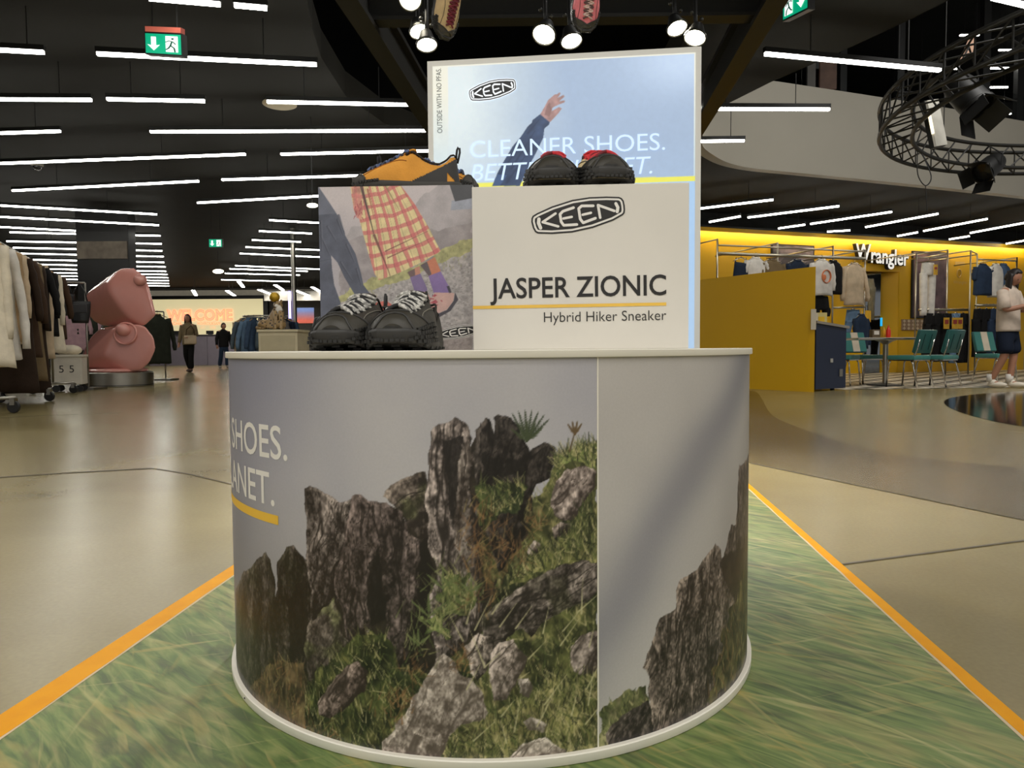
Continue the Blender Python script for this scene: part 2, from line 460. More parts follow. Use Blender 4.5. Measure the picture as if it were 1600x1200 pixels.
# door recess with a slanted yellow jamb and a mirror
_jx = wallx(1386)
mb = MB(); mb.prism([(_jx, 0), (_dx1 + .01, 0), (_dx1 + .01, _dz), (_jx, _dz)], -.02, lambda x, y, q: WF(x, y, -.5 + .48 * (x - _jx) / (_dx1 - _jx) + q))
struct('trim_8', mb, m_yel, 'slanted yellow door jamb')
_mc = (_dx0 + _jx) / 2
mb = MB(); mb.prism([(_dx0 - .1, 0), (_jx + .04, 0), (_jx + .04, _dz + .05), (_dx0 - .1, _dz + .05)], -.02, lambda x, y, q: WF(x, y, -.42 + .5 * (x - _mc) + q))
struct('door_1', mb, M('mirror_glass', (150, 155, 160), .04, 1.0, var=.02), 'mirrored fitting room door in the yellow wall')
# black and white checkered floor of the denim shop
def checker():
    m = bpy.data.materials.new('checkered_tiles'); m.use_nodes = True; N = m.node_tree.nodes; L = m.node_tree.links; b = N['Principled BSDF']
    tc = N.new('ShaderNodeTexCoord'); ck = N.new('ShaderNodeTexChecker'); ck.inputs['Scale'].default_value = 3.4
    ck.inputs['Color1'].default_value = (*lin((228, 218, 200)), 1); ck.inputs['Color2'].default_value = (*lin((38, 35, 32)), 1)
    L.new(tc.outputs['Object'], ck.inputs['Vector']); L.new(ck.outputs[0], b.inputs['Base Color']); b.inputs['Roughness'].default_value = .35
    return m
_cf = fl((1322, 609), (1600, 605)); _cb = [tuple((WA + WD * q + WN * .02)[:2]) for q in (WL + 3, .5)]
flat('trim_9', [tuple(_cf[0]), tuple(_cf[1]), (_cf[1][0] + 3.5, _cf[1][1] + 1.2)] + _cb + [(4.0, 12.4)], .003, checker(), 'black and white checkered floor of the denim shop')
# column behind the sculpture
_c = atz(175, 336, 3.7)
mb = MB(); mb.box((-8.96, 15.85, 1.85), (1.15, .3, 3.7)); _col = struct('wall_column', mb, M('black_column_cladding', (30, 29, 28), .5), 'black clad column with a bare concrete band')
mb = MB(); mb.box((-8.96, 15.69, 2.86), (1.1, .03, .38)); mb.build('concrete_band', M('raw_concrete', (118, 108, 96), .9, var=.35, scale=5, bump=.4), _col)

# ================================================================== linear tube lights
m_hous = M('tube_housing', (24, 24, 23), .5)
m_diff = M('tube_diffuser', (255, 252, 243), .5, var=0., emit=TUBE)
m_cable = M('black_cable', (20, 20, 20), .6)
def tube_light(p0, p1, label, group=None, ceil=3.7, w=.046, cables=2):
    p0 = Vector([float(q) for q in p0]); p1 = Vector([float(q) for q in p1]); d = p1 - p0; L = d.length; rz = math.atan2(d.y, d.x)
    c = (p0 + p1) / 2
    t = thing('tube_light', label, 'ceiling light', c, rz, group)
    b = MB(); b.box((0, 0, .036), (L, w, .046)); local('housing', b, m_hous, t)
    b = MB(); b.box((0, 0, 0), (L - .02, w * .8, .026)); local('diffuser', b, m_diff, t)
    for k in range(cables):
        x = (k + .5) / cables * L - L / 2
        b = MB(); b.tube([(x, 0, .06), (x, 0, ceil - c.z - .004)], .005, 6); local('cable', b, m_cable, t)
    return t
HT = 3.3
def tl(a, b, label, group=None, **k):
    return tube_light(atz(*a, HT), atz(*b, HT), label, group, **k)
tl((-40, 76), (70, 82), 'white tube light left of the hanging exit sign, cut by the left edge')
tl((150, 84), (496, 101), 'long white tube light right under the hanging exit sign')
tl((-60, 155), (144, 156), 'white tube light in the second row, cut by the left edge')
tl((166, 155), (321, 158), 'short white tube light in the second row below the exit sign')
tl((416, 159), (650, 164), 'white tube light crossing the pale round ceiling disc')
tl((-60, 210), (95, 205), 'short tube light in the third row at the left edge')
tl((234, 206), (690, 204), 'long white tube light running towards the top of the light box')
tl((-120, 260), (384, 241), 'long white tube light just above the dome camera')
tl((438, 241), (700, 235), 'white tube light behind the tan suede shoes')
tl((19, 298), (311, 283), 'white tube light just below the dome camera')
tl((346, 281), (640, 272), 'white tube light level with the tan suede shoe soles')
tl((308, 317), (540, 304), 'white tube light ending behind the top of the hiking picture box')
tl((230, -3), (346, 7), 'tube light at the top edge above the exit sign')
tl((364, 8), (419, 13), 'very short tube light at the top edge right of the exit sign')
ORD = ['zeroth', 'first', 'second', 'third', 'fourth', 'fifth', 'sixth', 'seventh', 'eighth', 'ninth', 'tenth', 'eleventh', 'twelfth', 'thirteenth', 'fourteenth', 'fifteenth']; _n = 0
_g = 'rows of tube lights deep in the left hall'
for a, b in (((-90, 316), (246, 335)), ((-90, 334), (249, 352)), ((-70, 351), (123, 361)), ((15, 368), (251, 368.5)), ((10, 377), (253, 381)), ((20, 387), (254, 392)), ((30, 396), (256, 401)),
             ((40, 405.5), (257, 410)), ((50, 413), (259, 417)), ((60, 420), (260, 424)), ((60, 426), (262, 429)), ((66, 431), (263, 434)), ((70, 436), (264, 438.5)), ((76, 441), (264, 443)), ((80, 445), (265, 447))):
    if a[1] == 368: a = (15, 363)
    _n += 1; tl(a, b, ORD[_n] + ' thin tube light from the front in the dense rows around the black column', _g)
_n = 0; _g = 'tube lights behind the hiking picture box'
for a, b in (((420, 344), (510, 349)), ((404, 361), (488, 365)), ((393, 375), (471, 378)), ((383, 386), (505, 391)), ((374, 396), (505, 402)), ((367, 415), (505, 421)), ((358, 420), (481, 424)), ((351, 427), (469, 430)), ((345, 437), (453, 440))):
    _n += 1; tl(a, b, ORD[_n] + ' thin tube light from the top in the staggered rows left of the picture box', _g)
_n = 0; _g = 'short slanted tube lights by the welcome wall'
for a, b in (((302, 463), (306, 453)), ((355, 462), (366, 455)), ((373, 447), (380, 442)), ((405, 461), (425, 453)), ((430, 452), (442, 447)), ((460, 461), (480, 454)), ((488, 456), (502, 450))):
    _n += 1
    tube_light(aty(*a, 29), aty(*b, 31.5), ORD[_n] + ' short slanted tube light from the left above the glowing welcome wall', _g, w=.16)
tl((1194, 84), (1470, 110), 'long white tube light ending at the round truss')
tl((1080, 170), (1297, 171), 'white tube light in front of the pale balcony, right of the light box')
tl((1075, 221), (1164, 220), 'short white tube light at the right edge of the light box')
_g = 'slanted tube lights in front of the yellow shop'
for a, b, s in (((1060, 330), (1209, 312), 'slanted tube light leaving the right edge of the light box above the yellow wall'), ((1108, 347), (1157, 338), 'first short slanted tube light from the light box'),
             ((1168, 340), (1312, 322), 'second long slanted tube light from the light box'), ((1216, 357), (1258, 351), 'second short slanted tube light from the light box'),
             ((1266, 350), (1394, 331), 'third long slanted tube light from the light box, above the white shop letters'), ((1292, 362), (1329, 360), 'short level tube light just left of the white shop letters'),
             ((1352, 355), (1466, 334), 'slanted tube light right above the white shop letters'), ((1402, 369), (1434, 363), 'short slanted tube light above the end of the white shop letters'),
             ((1443, 361), (1543, 342), 'long slanted tube light above the hanging white jeans'), ((1483, 374), (1515, 369), 'short slanted tube light above the clear round hanger rail'),
             ((1516, 364), (1640, 341), 'slanted tube light cut by the right edge, above the denim vests'), ((1572, 381), (1640, 369), 'lowest tube light at the right edge, above the standing man')):
    tube_light(atz(*a, 3.12), atz(*b, 3.12), s, _g, ceil=3.5)
tl((1550, -4), (1660, 22), 'bright tube light in the top right corner')

# ================================================================== podium with its wrap-around print
PCX, PCY, PR, PH = -.044, 1.55, .534, .6195
podium = thing('display_podium', 'round display podium wrapped in a rocky hillside photograph', 'podium', (PCX, PCY, 0))
m_pwhite = M('podium_white', (232, 226, 210), .45, var=.03)
def cyl(u, v):
    d = ray(u, v); ox, oy = -PCX, -PCY
    a = d[0] ** 2 + d[1] ** 2; b = 2 * (ox * d[0] + oy * d[1]); c = ox * ox + oy * oy - PR * PR
    t = (-b - math.sqrt(max(b * b - 4 * a * c, 0))) / (2 * a); p = CC + d * t
    return (math.atan2(p[0] - PCX, -(p[1] - PCY)) * PR, p[2])
def onpod(s, z, off=0.):
    th = s / PR; r = PR + off
    return PCX + r * np.sin(th), PCY - r * np.cos(th), z
mb = MB(); mb.lathe([(.5, .608), (.5385, .608), (.5392, .6095), (.5392, .6182), (.538, PH), (.3, PH)], 128, Matrix.Translation((PCX, PCY, 0))); mb.build('top_plate', m_pwhite, podium, smooth=True)
mb = MB(); mb.lathe([(.53, .0045), (.5415, .0045), (.5425, .006), (.5425, .018), (.541, .0195), (.53, .0195)], 128, Matrix.Translation((PCX, PCY, 0))); mb.build('base_ring', m_pwhite, podium, smooth=True)
mb = MB(); mb.lathe([(.529, .0), (.529, .61)], 96, Matrix.Translation((PCX, PCY, 0))); mb.build('core', m_pwhite, podium, smooth=True)
mb = MB(); mb.lathe([(.0, .0), (.52, .0), (.52, .02)], 64, Matrix.Translation((PCX, PCY, 0))); mb.build('foot', M('podium_foot', (40, 38, 36), .8), podium)
_q = cyl(391, 1119); mb = MB(); mb.ball(onpod(_q[0], .012, .0085), .0018, 8, 6); mb.build('screw', M('screw_grey', (90, 88, 84), .4, .8), podium)

cv = Canvas(-1.05, 1.05, .0195, .608, .0016)
X, Y = cv.X, cv.Y
seam = cyl(935, 880)[0]
rng = random.Random(4)
def mixc(a, b, t): return np.asarray(a, float) * (1 - t[..., None]) + np.asarray(b, float) * t[..., None]
# sky of the left panel and of the right panel
n1 = fbm(X * 5 + 3, Y * 5, 3, 20); n2 = fbm(X * 2.2, Y * 3.0, 3, 25)
base = mixc((184, 179, 176), (164, 161, 166), np.clip(n1 * 1.5 - .3, 0, 1))
dk = 1 / (1 + np.exp(-((-.42 + (Y - .40) * .75) - X + (n2 - .5) * .12) * 16))
base = base * (1 - dk[..., None]) + np.array((134, 134, 148.)) * dk[..., None]
low = np.clip((.42 - Y) / .25, 0, 1) * (X < seam) * np.clip((-X) / .4, 0, 1)
base = base * (1 - .22 * low[..., None])
# second panel: slanting dark cloud
band = (X - seam) - (Y - .16) * .92 - .02
bn = np.exp(-((band + .05 + (n2 - .5) * .16) / .085) ** 2)
rp = mixc((174, 168, 162), (192, 186, 178), np.clip(fbm(X * 6, Y * 4, 3, 31) * 1.6 - .3, 0, 1))
rp = rp * (1 - .75 * bn[..., None]) + np.array((128, 126, 132.)) * (.75 * bn[..., None])
rp = rp * (1 - .12 * np.clip((X - seam - .1) / .4, 0, 1)[..., None])
cv.C = np.where((X < seam)[..., None], base, rp)
SC7, SC8 = 1127 / 620, 1273 / 700
def P7(*pts): return [cyl(340 + x / SC7, 540 + y / SC7) for x, y in pts]
def P8(*pts): return [cyl(900 + x / SC8, 540 + y / SC8) for x, y in pts]
def rock(poly, lit=(146, 130, 120), dark=(38, 31, 27), ang=85., seed=1, br=1., lightx=-.4, rough=.006, coarse=1.0, moss=0., shade=None):
    P = np.array(poly); w, m = cv.mask(poly, rough, 45, seed)
    x = cv.X[w]; y = cv.Y[w]; a = math.radians(ang); ca, sa = math.cos(a), math.sin(a)
    wx = (fbm(x * 14, y * 14, 3, seed + 50) - .5) * .03
    al = x * ca + y * sa + wx; ac = -x * sa + y * ca + wx
    st = fbm(ac * 62 * coarse, al * 13 * coarse, 4, seed)                    # slabs along the bedding
    cr = np.abs(fbm(ac * 46 * coarse + 5, al * 9 * coarse, 3, seed + 9) - .5) * 2   # long cracks
    fi = fbm(x * 210, y * 150, 3, seed + 21); f2 = vnoise(x * 420, y * 300, seed + 27); ch = fbm(x * 75, y * 60, 3, seed + 33)
    u = (x - P[:, 0].min()) / (np.ptp(P[:, 0]) + 1e-6); v = (y - P[:, 1].min()) / (np.ptp(P[:, 1]) + 1e-6)
    s = .20 + 1.05 * (st - .30) + .50 * (fi - .5) * 2 + .42 * (f2 - .5) + .9 * (ch - .46) + lightx * (u - .5) + .30 * (v - .55)
    c2 = np.abs(fbm(ac * 120 * coarse + 2, al * 26 * coarse, 3, seed + 15) - .5) * 2; s = s * np.clip(cr / .10, .10, 1) * np.clip(c2 / .07, .35, 1) * br + .05
    edge = np.zeros(m.shape)
    w2, m2 = cv.mask(poly, rough, 45, seed, shift=(.0045, -.006))
    big = np.zeros(cv.X.shape); big[w2] = m2
    rim = np.clip(m - big[w], 0, 1); s = s + rim * .25
    w3, m3 = cv.mask(poly, rough, 45, seed, shift=(-.006, .004)); big = np.zeros(cv.X.shape); big[w3] = m3
    s = s - np.clip(m - big[w], 0, 1) * .25
    s = np.clip(s, 0, 1.3) ** 1.15
    c = mixc(dark, lit, s)
    if moss:
        g = np.clip((fbm(x * 26, y * 26, 3, seed + 71) - .52) * 7, 0, 1) * moss
        c = c * (1 - g[..., None]) + (np.array((92, 100, 52.)) * (.55 + .7 * s[..., None])) * g[..., None]
    m = m[..., None]; cv.C[w] = cv.C[w] * (1 - m) + c * m
def turf(poly, seed=1, cols=((44, 48, 27), (94, 95, 50), (146, 136, 86)), rough=.012, n=900, blade=(.008, .022), lean=.3, strokes=((146, 142, 84), (184, 172, 120), (74, 86, 44), (40, 46, 26), (106, 112, 58), (28, 32, 20)), sw=.0010):
    P = np.array(poly); w, m = cv.mask(poly, rough, 40, seed); x = cv.X[w]; y = cv.Y[w]
    t = fbm(x * 24, y * 30, 4, seed + 2); t2 = fbm(x * 120, y * 60, 3, seed + 5)
    c = mixc(cols[0], cols[1], np.clip((t - .32) * 3, 0, 1)); c = c * (1 - np.clip((t2 - .5) * 3, 0, 1)[..., None]) + np.asarray(cols[2], float) * np.clip((t2 - .5) * 3, 0, 1)[..., None]
    c = c * np.clip(.25 + 1.5 * fbm(x * 45, y * 50, 4, seed + 8), .2, 1.3)[..., None]
    mm = m[..., None]; cv.C[w] = cv.C[w] * (1 - mm) + c * mm
    r = random.Random(seed); x0, x1, y0, y1 = P[:, 0].min(), P[:, 0].max(), P[:, 1].min(), P[:, 1].max(); k = 0
    full = np.zeros(cv.X.shape, np.float32); full[w] = m
    for _ in range(n * 4):
        if k >= n: break
        px = r.uniform(x0, x1); py = r.uniform(y0, y1)
        i = min(int((px - cv.xs[0]) / (cv.xs[1] - cv.xs[0])), cv.nx - 1); j = min(max(int((py - cv.ys[0]) / (cv.ys[1] - cv.ys[0])), 0), cv.ny - 1)
        if i < 0 or full[j, i] < .5: continue
        k += 1; L = r.uniform(*blade); a = math.pi / 2 + r.gauss(lean, .5)
        cv.stroke((px, py), (px + L * math.cos(a), py + L * math.sin(a)), sw * r.uniform(.6, 1.3), r.choice(strokes), r.uniform(.45, .95))
def fern(px, py, L, n, col, spread=1.2, a0=math.pi / 2):
    for k in range(n):
        a = a0 + spread * ((k + .5) / n - .5) * 2; ex, ey = px + L * math.cos(a), py + L * math.sin(a)
        cv.stroke((px, py), (ex, ey), .0012, col)
        for q in range(3, 12):
            t = q / 12; bx, by = px + (ex - px) * t, py + (ey - py) * t
            for sg in (-1, 1): cv.stroke((bx, by), (bx + .2 * L * (1 - t) * math.cos(a + sg * .9), by + .2 * L * (1 - t) * math.sin(a + sg * .9)), .0011, col, .9)
def clump(px, py, L, n, cols, seed):
    r = random.Random(seed)
    for _ in range(n):
        a = r.gauss(1.4, .7); x = px + r.gauss(0, L * .35); y = py + r.gauss(0, L * .35); l = L * r.uniform(.25, .7)
        cv.stroke((x, y), (x + l * math.cos(a), y + l * math.sin(a)), r.uniform(.0007, .0012), r.choice(cols), r.uniform(.5, .9))
GOLD = ((132, 92, 56), (150, 112, 70), (108, 76, 46), (84, 62, 40), (140, 122, 72))
# ---- left panel, back to front
turf(P7((60, 1010), (160, 930), (250, 900), (330, 860), (430, 800), (480, 800), (500, 870), (560, 900), (620, 860), (750, 780), (770, 640), (860, 520), (930, 390), (985, 300), (1040, 285), (1083, 278), (1083, 1200), (40, 1200), (45, 1000)), 3, n=4200, cols=((32, 36, 22), (84, 86, 46), (136, 126, 80)))
cv.fill(P7((262, 640), (330, 590), (420, 500), (590, 500), (600, 400), (700, 300), (740, 260), (880, 290), (900, 390), (880, 540), (800, 660), (768, 800), (700, 860), (600, 930), (500, 880), (430, 800), (340, 880), (262, 930)), (42, 36, 29), var=.5, vscale=70, rough=.006)
turf(P7((745, 470), (800, 420), (880, 420), (900, 480), (860, 560), (800, 650), (770, 700), (750, 600)), 71, n=300, cols=((30, 30, 20), (70, 66, 38), (104, 92, 58)), strokes=((120, 92, 56), (92, 96, 52), (140, 128, 80), (60, 62, 34)))
rock(P7((475, 432), (490, 398), (540, 376), (592, 362), (600, 420), (596, 560), (570, 545), (540, 500), (505, 462)), (150, 134, 120), seed=2, moss=.5, ang=30)
rock(P7((45, 995), (52, 700), (75, 640), (100, 625), (138, 588), (150, 606), (160, 655), (168, 715), (172, 615), (195, 568), (215, 564), (242, 602), (264, 612), (268, 720), (268, 900), (250, 960), (160, 980), (60, 1010)), (108, 97, 88), (26, 22, 18), seed=3, br=.85, lightx=-.5, moss=.15)
rock(P7((250, 404), (262, 399), (300, 417), (350, 440), (388, 438), (376, 480), (362, 540), (352, 620), (337, 640), (337, 705), (345, 722), (290, 762), (266, 790), (262, 700), (255, 600), (252, 500)), (150, 136, 126), (34, 28, 25), seed=4, ang=70, lightx=.2)
rock(P7((386, 430), (402, 424), (425, 445), (460, 450), (482, 444), (522, 470), (548, 540), (578, 560), (584, 610), (562, 760), (546, 830), (522, 925), (490, 865), (480, 800), (472, 730), (432, 800), (402, 850), (365, 832), (355, 790), (345, 720), (333, 690), (333, 640), (350, 610), (360, 540), (372, 470)), (140, 122, 114), (30, 24, 21), seed=5, ang=88, br=.9, lightx=-.25)
cv.fill(P7((428, 640), (455, 560), (470, 640), (476, 770), (440, 800), (425, 740)), (24, 20, 18), .75, rough=.008)
cv.fill(P7((575, 560), (600, 540), (612, 640), (604, 800), (575, 900), (548, 930), (545, 850), (566, 760)), (26, 22, 19), .85, rough=.006)
cv.fill(P7((200, 720), (258, 650), (262, 860), (246, 900), (205, 880)), (24, 19, 16), .7, rough=.01)
rock(P7((285, 770), (330, 722), (350, 760), (356, 832), (392, 852), (330, 905), (282, 935), (256, 950), (246, 865), (256, 800)), (122, 110, 98), seed=6, moss=.5, ang=70)
turf(P7((280, 930), (340, 870), (430, 808), (484, 822), (492, 880), (520, 930), (560, 930), (600, 960), (540, 1030), (480, 1120), (440, 1190), (250, 1190), (240, 1060)), 8, n=800, cols=((28, 34, 19), (70, 78, 38), (104, 102, 54)))
rock(P7((730, 240), (756, 198), (768, 205), (782, 252), (785, 202), (800, 191), (832, 200), (856, 240), (882, 282), (886, 300), (922, 278), (956, 290), (966, 330), (942, 372), (902, 392), (872, 482), (882, 522), (832, 602), (802, 645), (772, 562), (760, 452), (735, 402), (725, 330)), (122, 110, 100), (22, 18, 16), seed=7, br=.62, ang=75, lightx=-.2)
cv.fill(P7((800, 330), (880, 310), (870, 370), (820, 380), (790, 480), (760, 500), (745, 380), (770, 300)), (20, 17, 15), .7, rough=.012)
turf(P7((740, 420), (790, 380), (840, 390), (880, 400), (860, 470), (800, 480), (745, 520)), 12, n=160, cols=((34, 44, 24), (74, 84, 44), (96, 98, 56)))
rock(P7((605, 250), (626, 227), (672, 206), (702, 230), (722, 260), (716, 330), (722, 420), (742, 470), (747, 600), (754, 760), (742, 802), (702, 842), (662, 872), (642, 905), (620, 892), (610, 800), (598, 720), (618, 650), (598, 560), (591, 450), (600, 330)), (166, 150, 140), (34, 28, 25), seed=9, ang=88, br=1.05, lightx=-.35)
cv.fill(P7((640, 268), (700, 262), (694, 300), (682, 420), (668, 530), (656, 450), (646, 340)), (30, 26, 24), .8, rough=.006)
rock(P7((688, 300), (715, 262), (722, 330), (716, 420), (735, 520), (745, 640), (750, 760), (735, 795), (700, 700), (672, 560), (680, 420)), (158, 144, 132), (44, 36, 31), seed=10, ang=86, lightx=.2)
rock(P7((948, 420), (965, 380), (990, 344), (1040, 341), (1072, 355), (1076, 402), (1042, 432), (1012, 492), (975, 492), (944, 455)), (176, 158, 146), (58, 48, 42), seed=13, ang=50, br=1.15)
turf(P7((960, 330), (1000, 292), (1040, 284), (1083, 276), (1083, 345), (1070, 352), (1040, 338), (990, 340), (962, 372)), 14, n=260, cols=((60, 78, 38), (110, 122, 60), (150, 150, 88)))
rock(P7((944, 522), (975, 498), (1002, 510), (985, 542), (950, 552)), (168, 150, 136), seed=15); rock(P7((878, 572), (900, 553), (922, 570), (915, 602), (884, 597)), (166, 150, 138), seed=16)
turf(P7((830, 640), (900, 590), (960, 560), (1020, 500), (1083, 420), (1083, 610), (1030, 606), (960, 622), (890, 660), (840, 690)), 17, n=500)
rock(P7((750, 805), (760, 760), (800, 730), (850, 690), (900, 660), (980, 620), (1040, 611), (1083, 622), (1083, 692), (1050, 732), (960, 762), (920, 792), (892, 832), (862, 802), (822, 832), (792, 872), (755, 852)), (152, 138, 126), (34, 28, 24), seed=18, ang=28, lightx=.1, moss=.25, br=.95)
rock(P7((705, 852), (740, 820), (782, 830), (792, 872), (772, 922), (740, 957), (712, 932)), (172, 156, 142), seed=19, ang=60, br=1.1)
rock(P7((775, 880), (800, 845), (832, 837), (888, 885), (872, 920), (852, 962), (822, 1002), (782, 1012), (768, 952)), (180, 163, 150), (66, 56, 48), seed=22, ang=62, br=1.15)
rock(P7((850, 952), (880, 940), (897, 970), (882, 997), (855, 987)), (184, 170, 156), (80, 70, 60), seed=23, br=1.2)
rock(P7((1000, 852), (1030, 820), (1083, 811), (1083, 922), (1042, 946), (1010, 922)), (162, 146, 134), (52, 43, 37), seed=26, ang=60, br=1.05)
rock(P7((995, 1072), (1030, 1002), (1083, 985), (1083, 1032), (1022, 1082)), (188, 176, 158), (90, 80, 66), seed=27, ang=35, br=1.2)
rock(P7((288, 1002), (330, 950), (360, 910), (402, 893), (428, 930), (416, 982), (372, 1022), (322, 1062), (290, 1052)), (146, 126, 114), (44, 34, 29), seed=28, ang=50)
turf(P7((690, 1085), (745, 1072), (770, 1030), (830, 1010), (900, 1000), (950, 930), (1083, 930), (1083, 1200), (620, 1200), (650, 1120)), 30, n=1500, cols=((62, 66, 34), (124, 118, 68), (170, 156, 106)))
rock(P7((458, 1195), (470, 1130), (520, 1060), (560, 990), (600, 930), (615, 890), (642, 874), (672, 900), (686, 940), (717, 945), (752, 990), (763, 1040), (742, 1072), (692, 1082), (656, 1112), (632, 1195), (500, 1205)), (188, 173, 158), (86, 74, 64), seed=34, ang=65, br=1.2, coarse=.8, lightx=-.2)
rock(P7((810, 1200), (860, 1140), (930, 1118), (982, 1150), (1012, 1200)), (184, 170, 154), (84, 72, 60), seed=35, br=1.2, ang=40)
rock(P7((868, 1070), (890, 1055), (930, 1068), (925, 1092), (880, 1094)), (186, 172, 156), (90, 80, 66), seed=36, br=1.2)
turf(P7((600, 730), (640, 640), (690, 620), (740, 690), (720, 740), (650, 790), (590, 830)), 40, n=150, cols=((70, 82, 44), (100, 110, 60), (130, 130, 80)), rough=.03)
for px, py, L, nn in ((742, 500, .05, 5), (750, 560, .06, 6), (748, 640, .05, 5), (830, 605, .045, 5), (800, 560, .04, 4), (690, 900, .03, 5), (560, 925, .035, 5), (500, 1035, .04, 6), (520, 1010, .03, 5), (300, 1120, .05, 6), (250, 1090, .05, 6), (735, 720, .05, 4), (905, 510, .03, 4)):
    p = P7((px, py))[0]; clump(p[0], p[1], L * .9, 34, GOLD, int(px * 7 + py))
turf(P7((60, 1030), (160, 900), (250, 900), (245, 1080), (200, 1130), (100, 1080)), 44, n=420, cols=((40, 34, 24), (92, 76, 50), (120, 104, 66)), strokes=GOLD + ((60, 66, 34), (150, 132, 90)), lean=0.)
for px, py, L, nn in ((600, 770, .05, 5), (640, 690, .045, 5), (570, 850, .035, 5), (720, 700, .03, 4)):
    p = P7((px, py))[0]; fern(p[0], p[1], L * .7, 3, (96, 108, 62), 1.3); clump(p[0], p[1], L, 30, ((112, 122, 70), (84, 96, 50), (138, 138, 88)), int(px))
p = P7((878, 272))[0]; fern(p[0], p[1], .046, 7, (52, 62, 40), .75, 1.4); fern(p[0], p[1], .03, 5, (64, 74, 46), 1.1)
p = P7((1000, 300))[0]; cv.stroke(p, (p[0] + .012, p[1] + .042), .0016, (92, 76, 50)); fern(p[0] + .008, p[1] + .024, .02, 4, (100, 78, 48), .8)
for k in range(26):
    p = P7((rng.uniform(690, 1070), rng.uniform(720, 1130)))[0]; a = rng.gauss(1.2, .5); L = rng.uniform(.03, .06)
    cv.stroke(p, (p[0] + L * math.cos(a), p[1] + L * math.sin(a)), .0012, (196, 188, 138), .8)
# ---- right panel
cv.C = np.where((X < seam)[..., None], cv.C, rp)
cv.fill(P8((396, 620), (420, 600), (440, 560), (470, 560), (497, 640), (497, 960), (440, 1000), (300, 1080), (240, 1100)), (48, 40, 33), var=.4, vscale=70, rough=.004)
turf(P8((66, 1045), (100, 1010), (190, 972), (205, 1000), (230, 1130), (100, 1170), (66, 1180)), 60, n=200, cols=((60, 66, 38), (108, 110, 68), (140, 132, 92)), blade=(.004, .010))
rock([cyl(1155, 728), cyl(1163, 724), (.655, .42), (.70, .40), (.80, .43), (.9, .3), (.9, .02), (.62, .02), (.59, .1), (.577, .25), cyl(1132, 865), cyl(1142, 820), cyl(1150, 818)], (112, 98, 88), (34, 28, 24), seed=61, br=.9)
rock(P8((205, 945), (190, 910), (200, 880), (235, 790), (285, 742), (284, 700), (300, 665), (340, 640), (370, 600), (396, 559), (411, 580), (416, 640), (440, 700), (470, 800), (490, 900), (470, 990), (400, 1045), (250, 1120), (214, 1125), (210, 1000)), (140, 124, 110), (36, 30, 26), seed=62, ang=82, lightx=-.35)
rock(P8((95, 1155), (84, 1110), (102, 1078), (132, 1048), (202, 1008), (217, 1040), (218, 1120), (150, 1150)), (134, 120, 108), (34, 29, 26), seed=63, ang=40, br=.95)
turf([(.40, .02), (.44, .09), (.49, .16), (.56, .20), (.66, .16), (.80, .20), (1.04, .15), (1.04, .02)], 66, n=700, cols=((34, 32, 20), (84, 78, 46), (112, 104, 62)), strokes=GOLD + ((60, 70, 34), (96, 100, 54), (150, 134, 90)), lean=0., blade=(.012, .04), rough=.03)
_lum = cv.C.mean(-1, keepdims=True); cv.C = cv.C * .88 + _lum * .12
m_print = paint_material('podium_print', .38, .025, 300., gain=1.12)
iseam = int(np.searchsorted(cv.xs, seam))
cv.mesh('print_panel', lambda x, y: onpod(x, y), m_print, podium, 0, iseam)
cv.mesh('print_panel', lambda x, y: onpod(x, y), m_print, podium, iseam, None)
mb = MB(); mb.box(onpod(seam - .0009, .3135), (.0022, .002, .588), seam / PR); mb.build('panel_seam', m_pwhite, podium)
m_sky = M('plain_print', (160, 156, 152), .4)
mb = MB(); _a = [1.05 + k * (2 * math.pi * PR - 2.10) / 40 for k in range(41)]
mb.rings([[onpod(a, .0195), onpod(a, .608)] for a in _a], cap=False, closed=False); mb.build('rear_panel', m_sky, podium, smooth='all')
# lettering running round the podium
m_letter = M('white_print', (232, 228, 218), .4, var=0.)
m_yline = M('yellow_print', (240, 192, 66), .45, var=.04)
for body, right, z in (('CLEANER SHOES.', -.333, .447), ('BETTER PLANET.', -.371, .3695)):
    V, Fc = cap_text(body, .0525, right=right, offset=.008)
    for wf in split_letters(body, V, Fc, dict(offset=.008)):
        mb = MB(); mb.add([onpod(x, z + y, .0006) for x, y, _ in V], wf); mb.compact().build('letter', m_letter, podium)
mb = MB(); _a = np.linspace(-.98, -.3615, 40); mb.rings([[onpod(a, .3395, .0006), onpod(a, .3545, .0006)] for a in _a], cap=False, closed=False); mb.build('yellow_line', m_yline, podium)

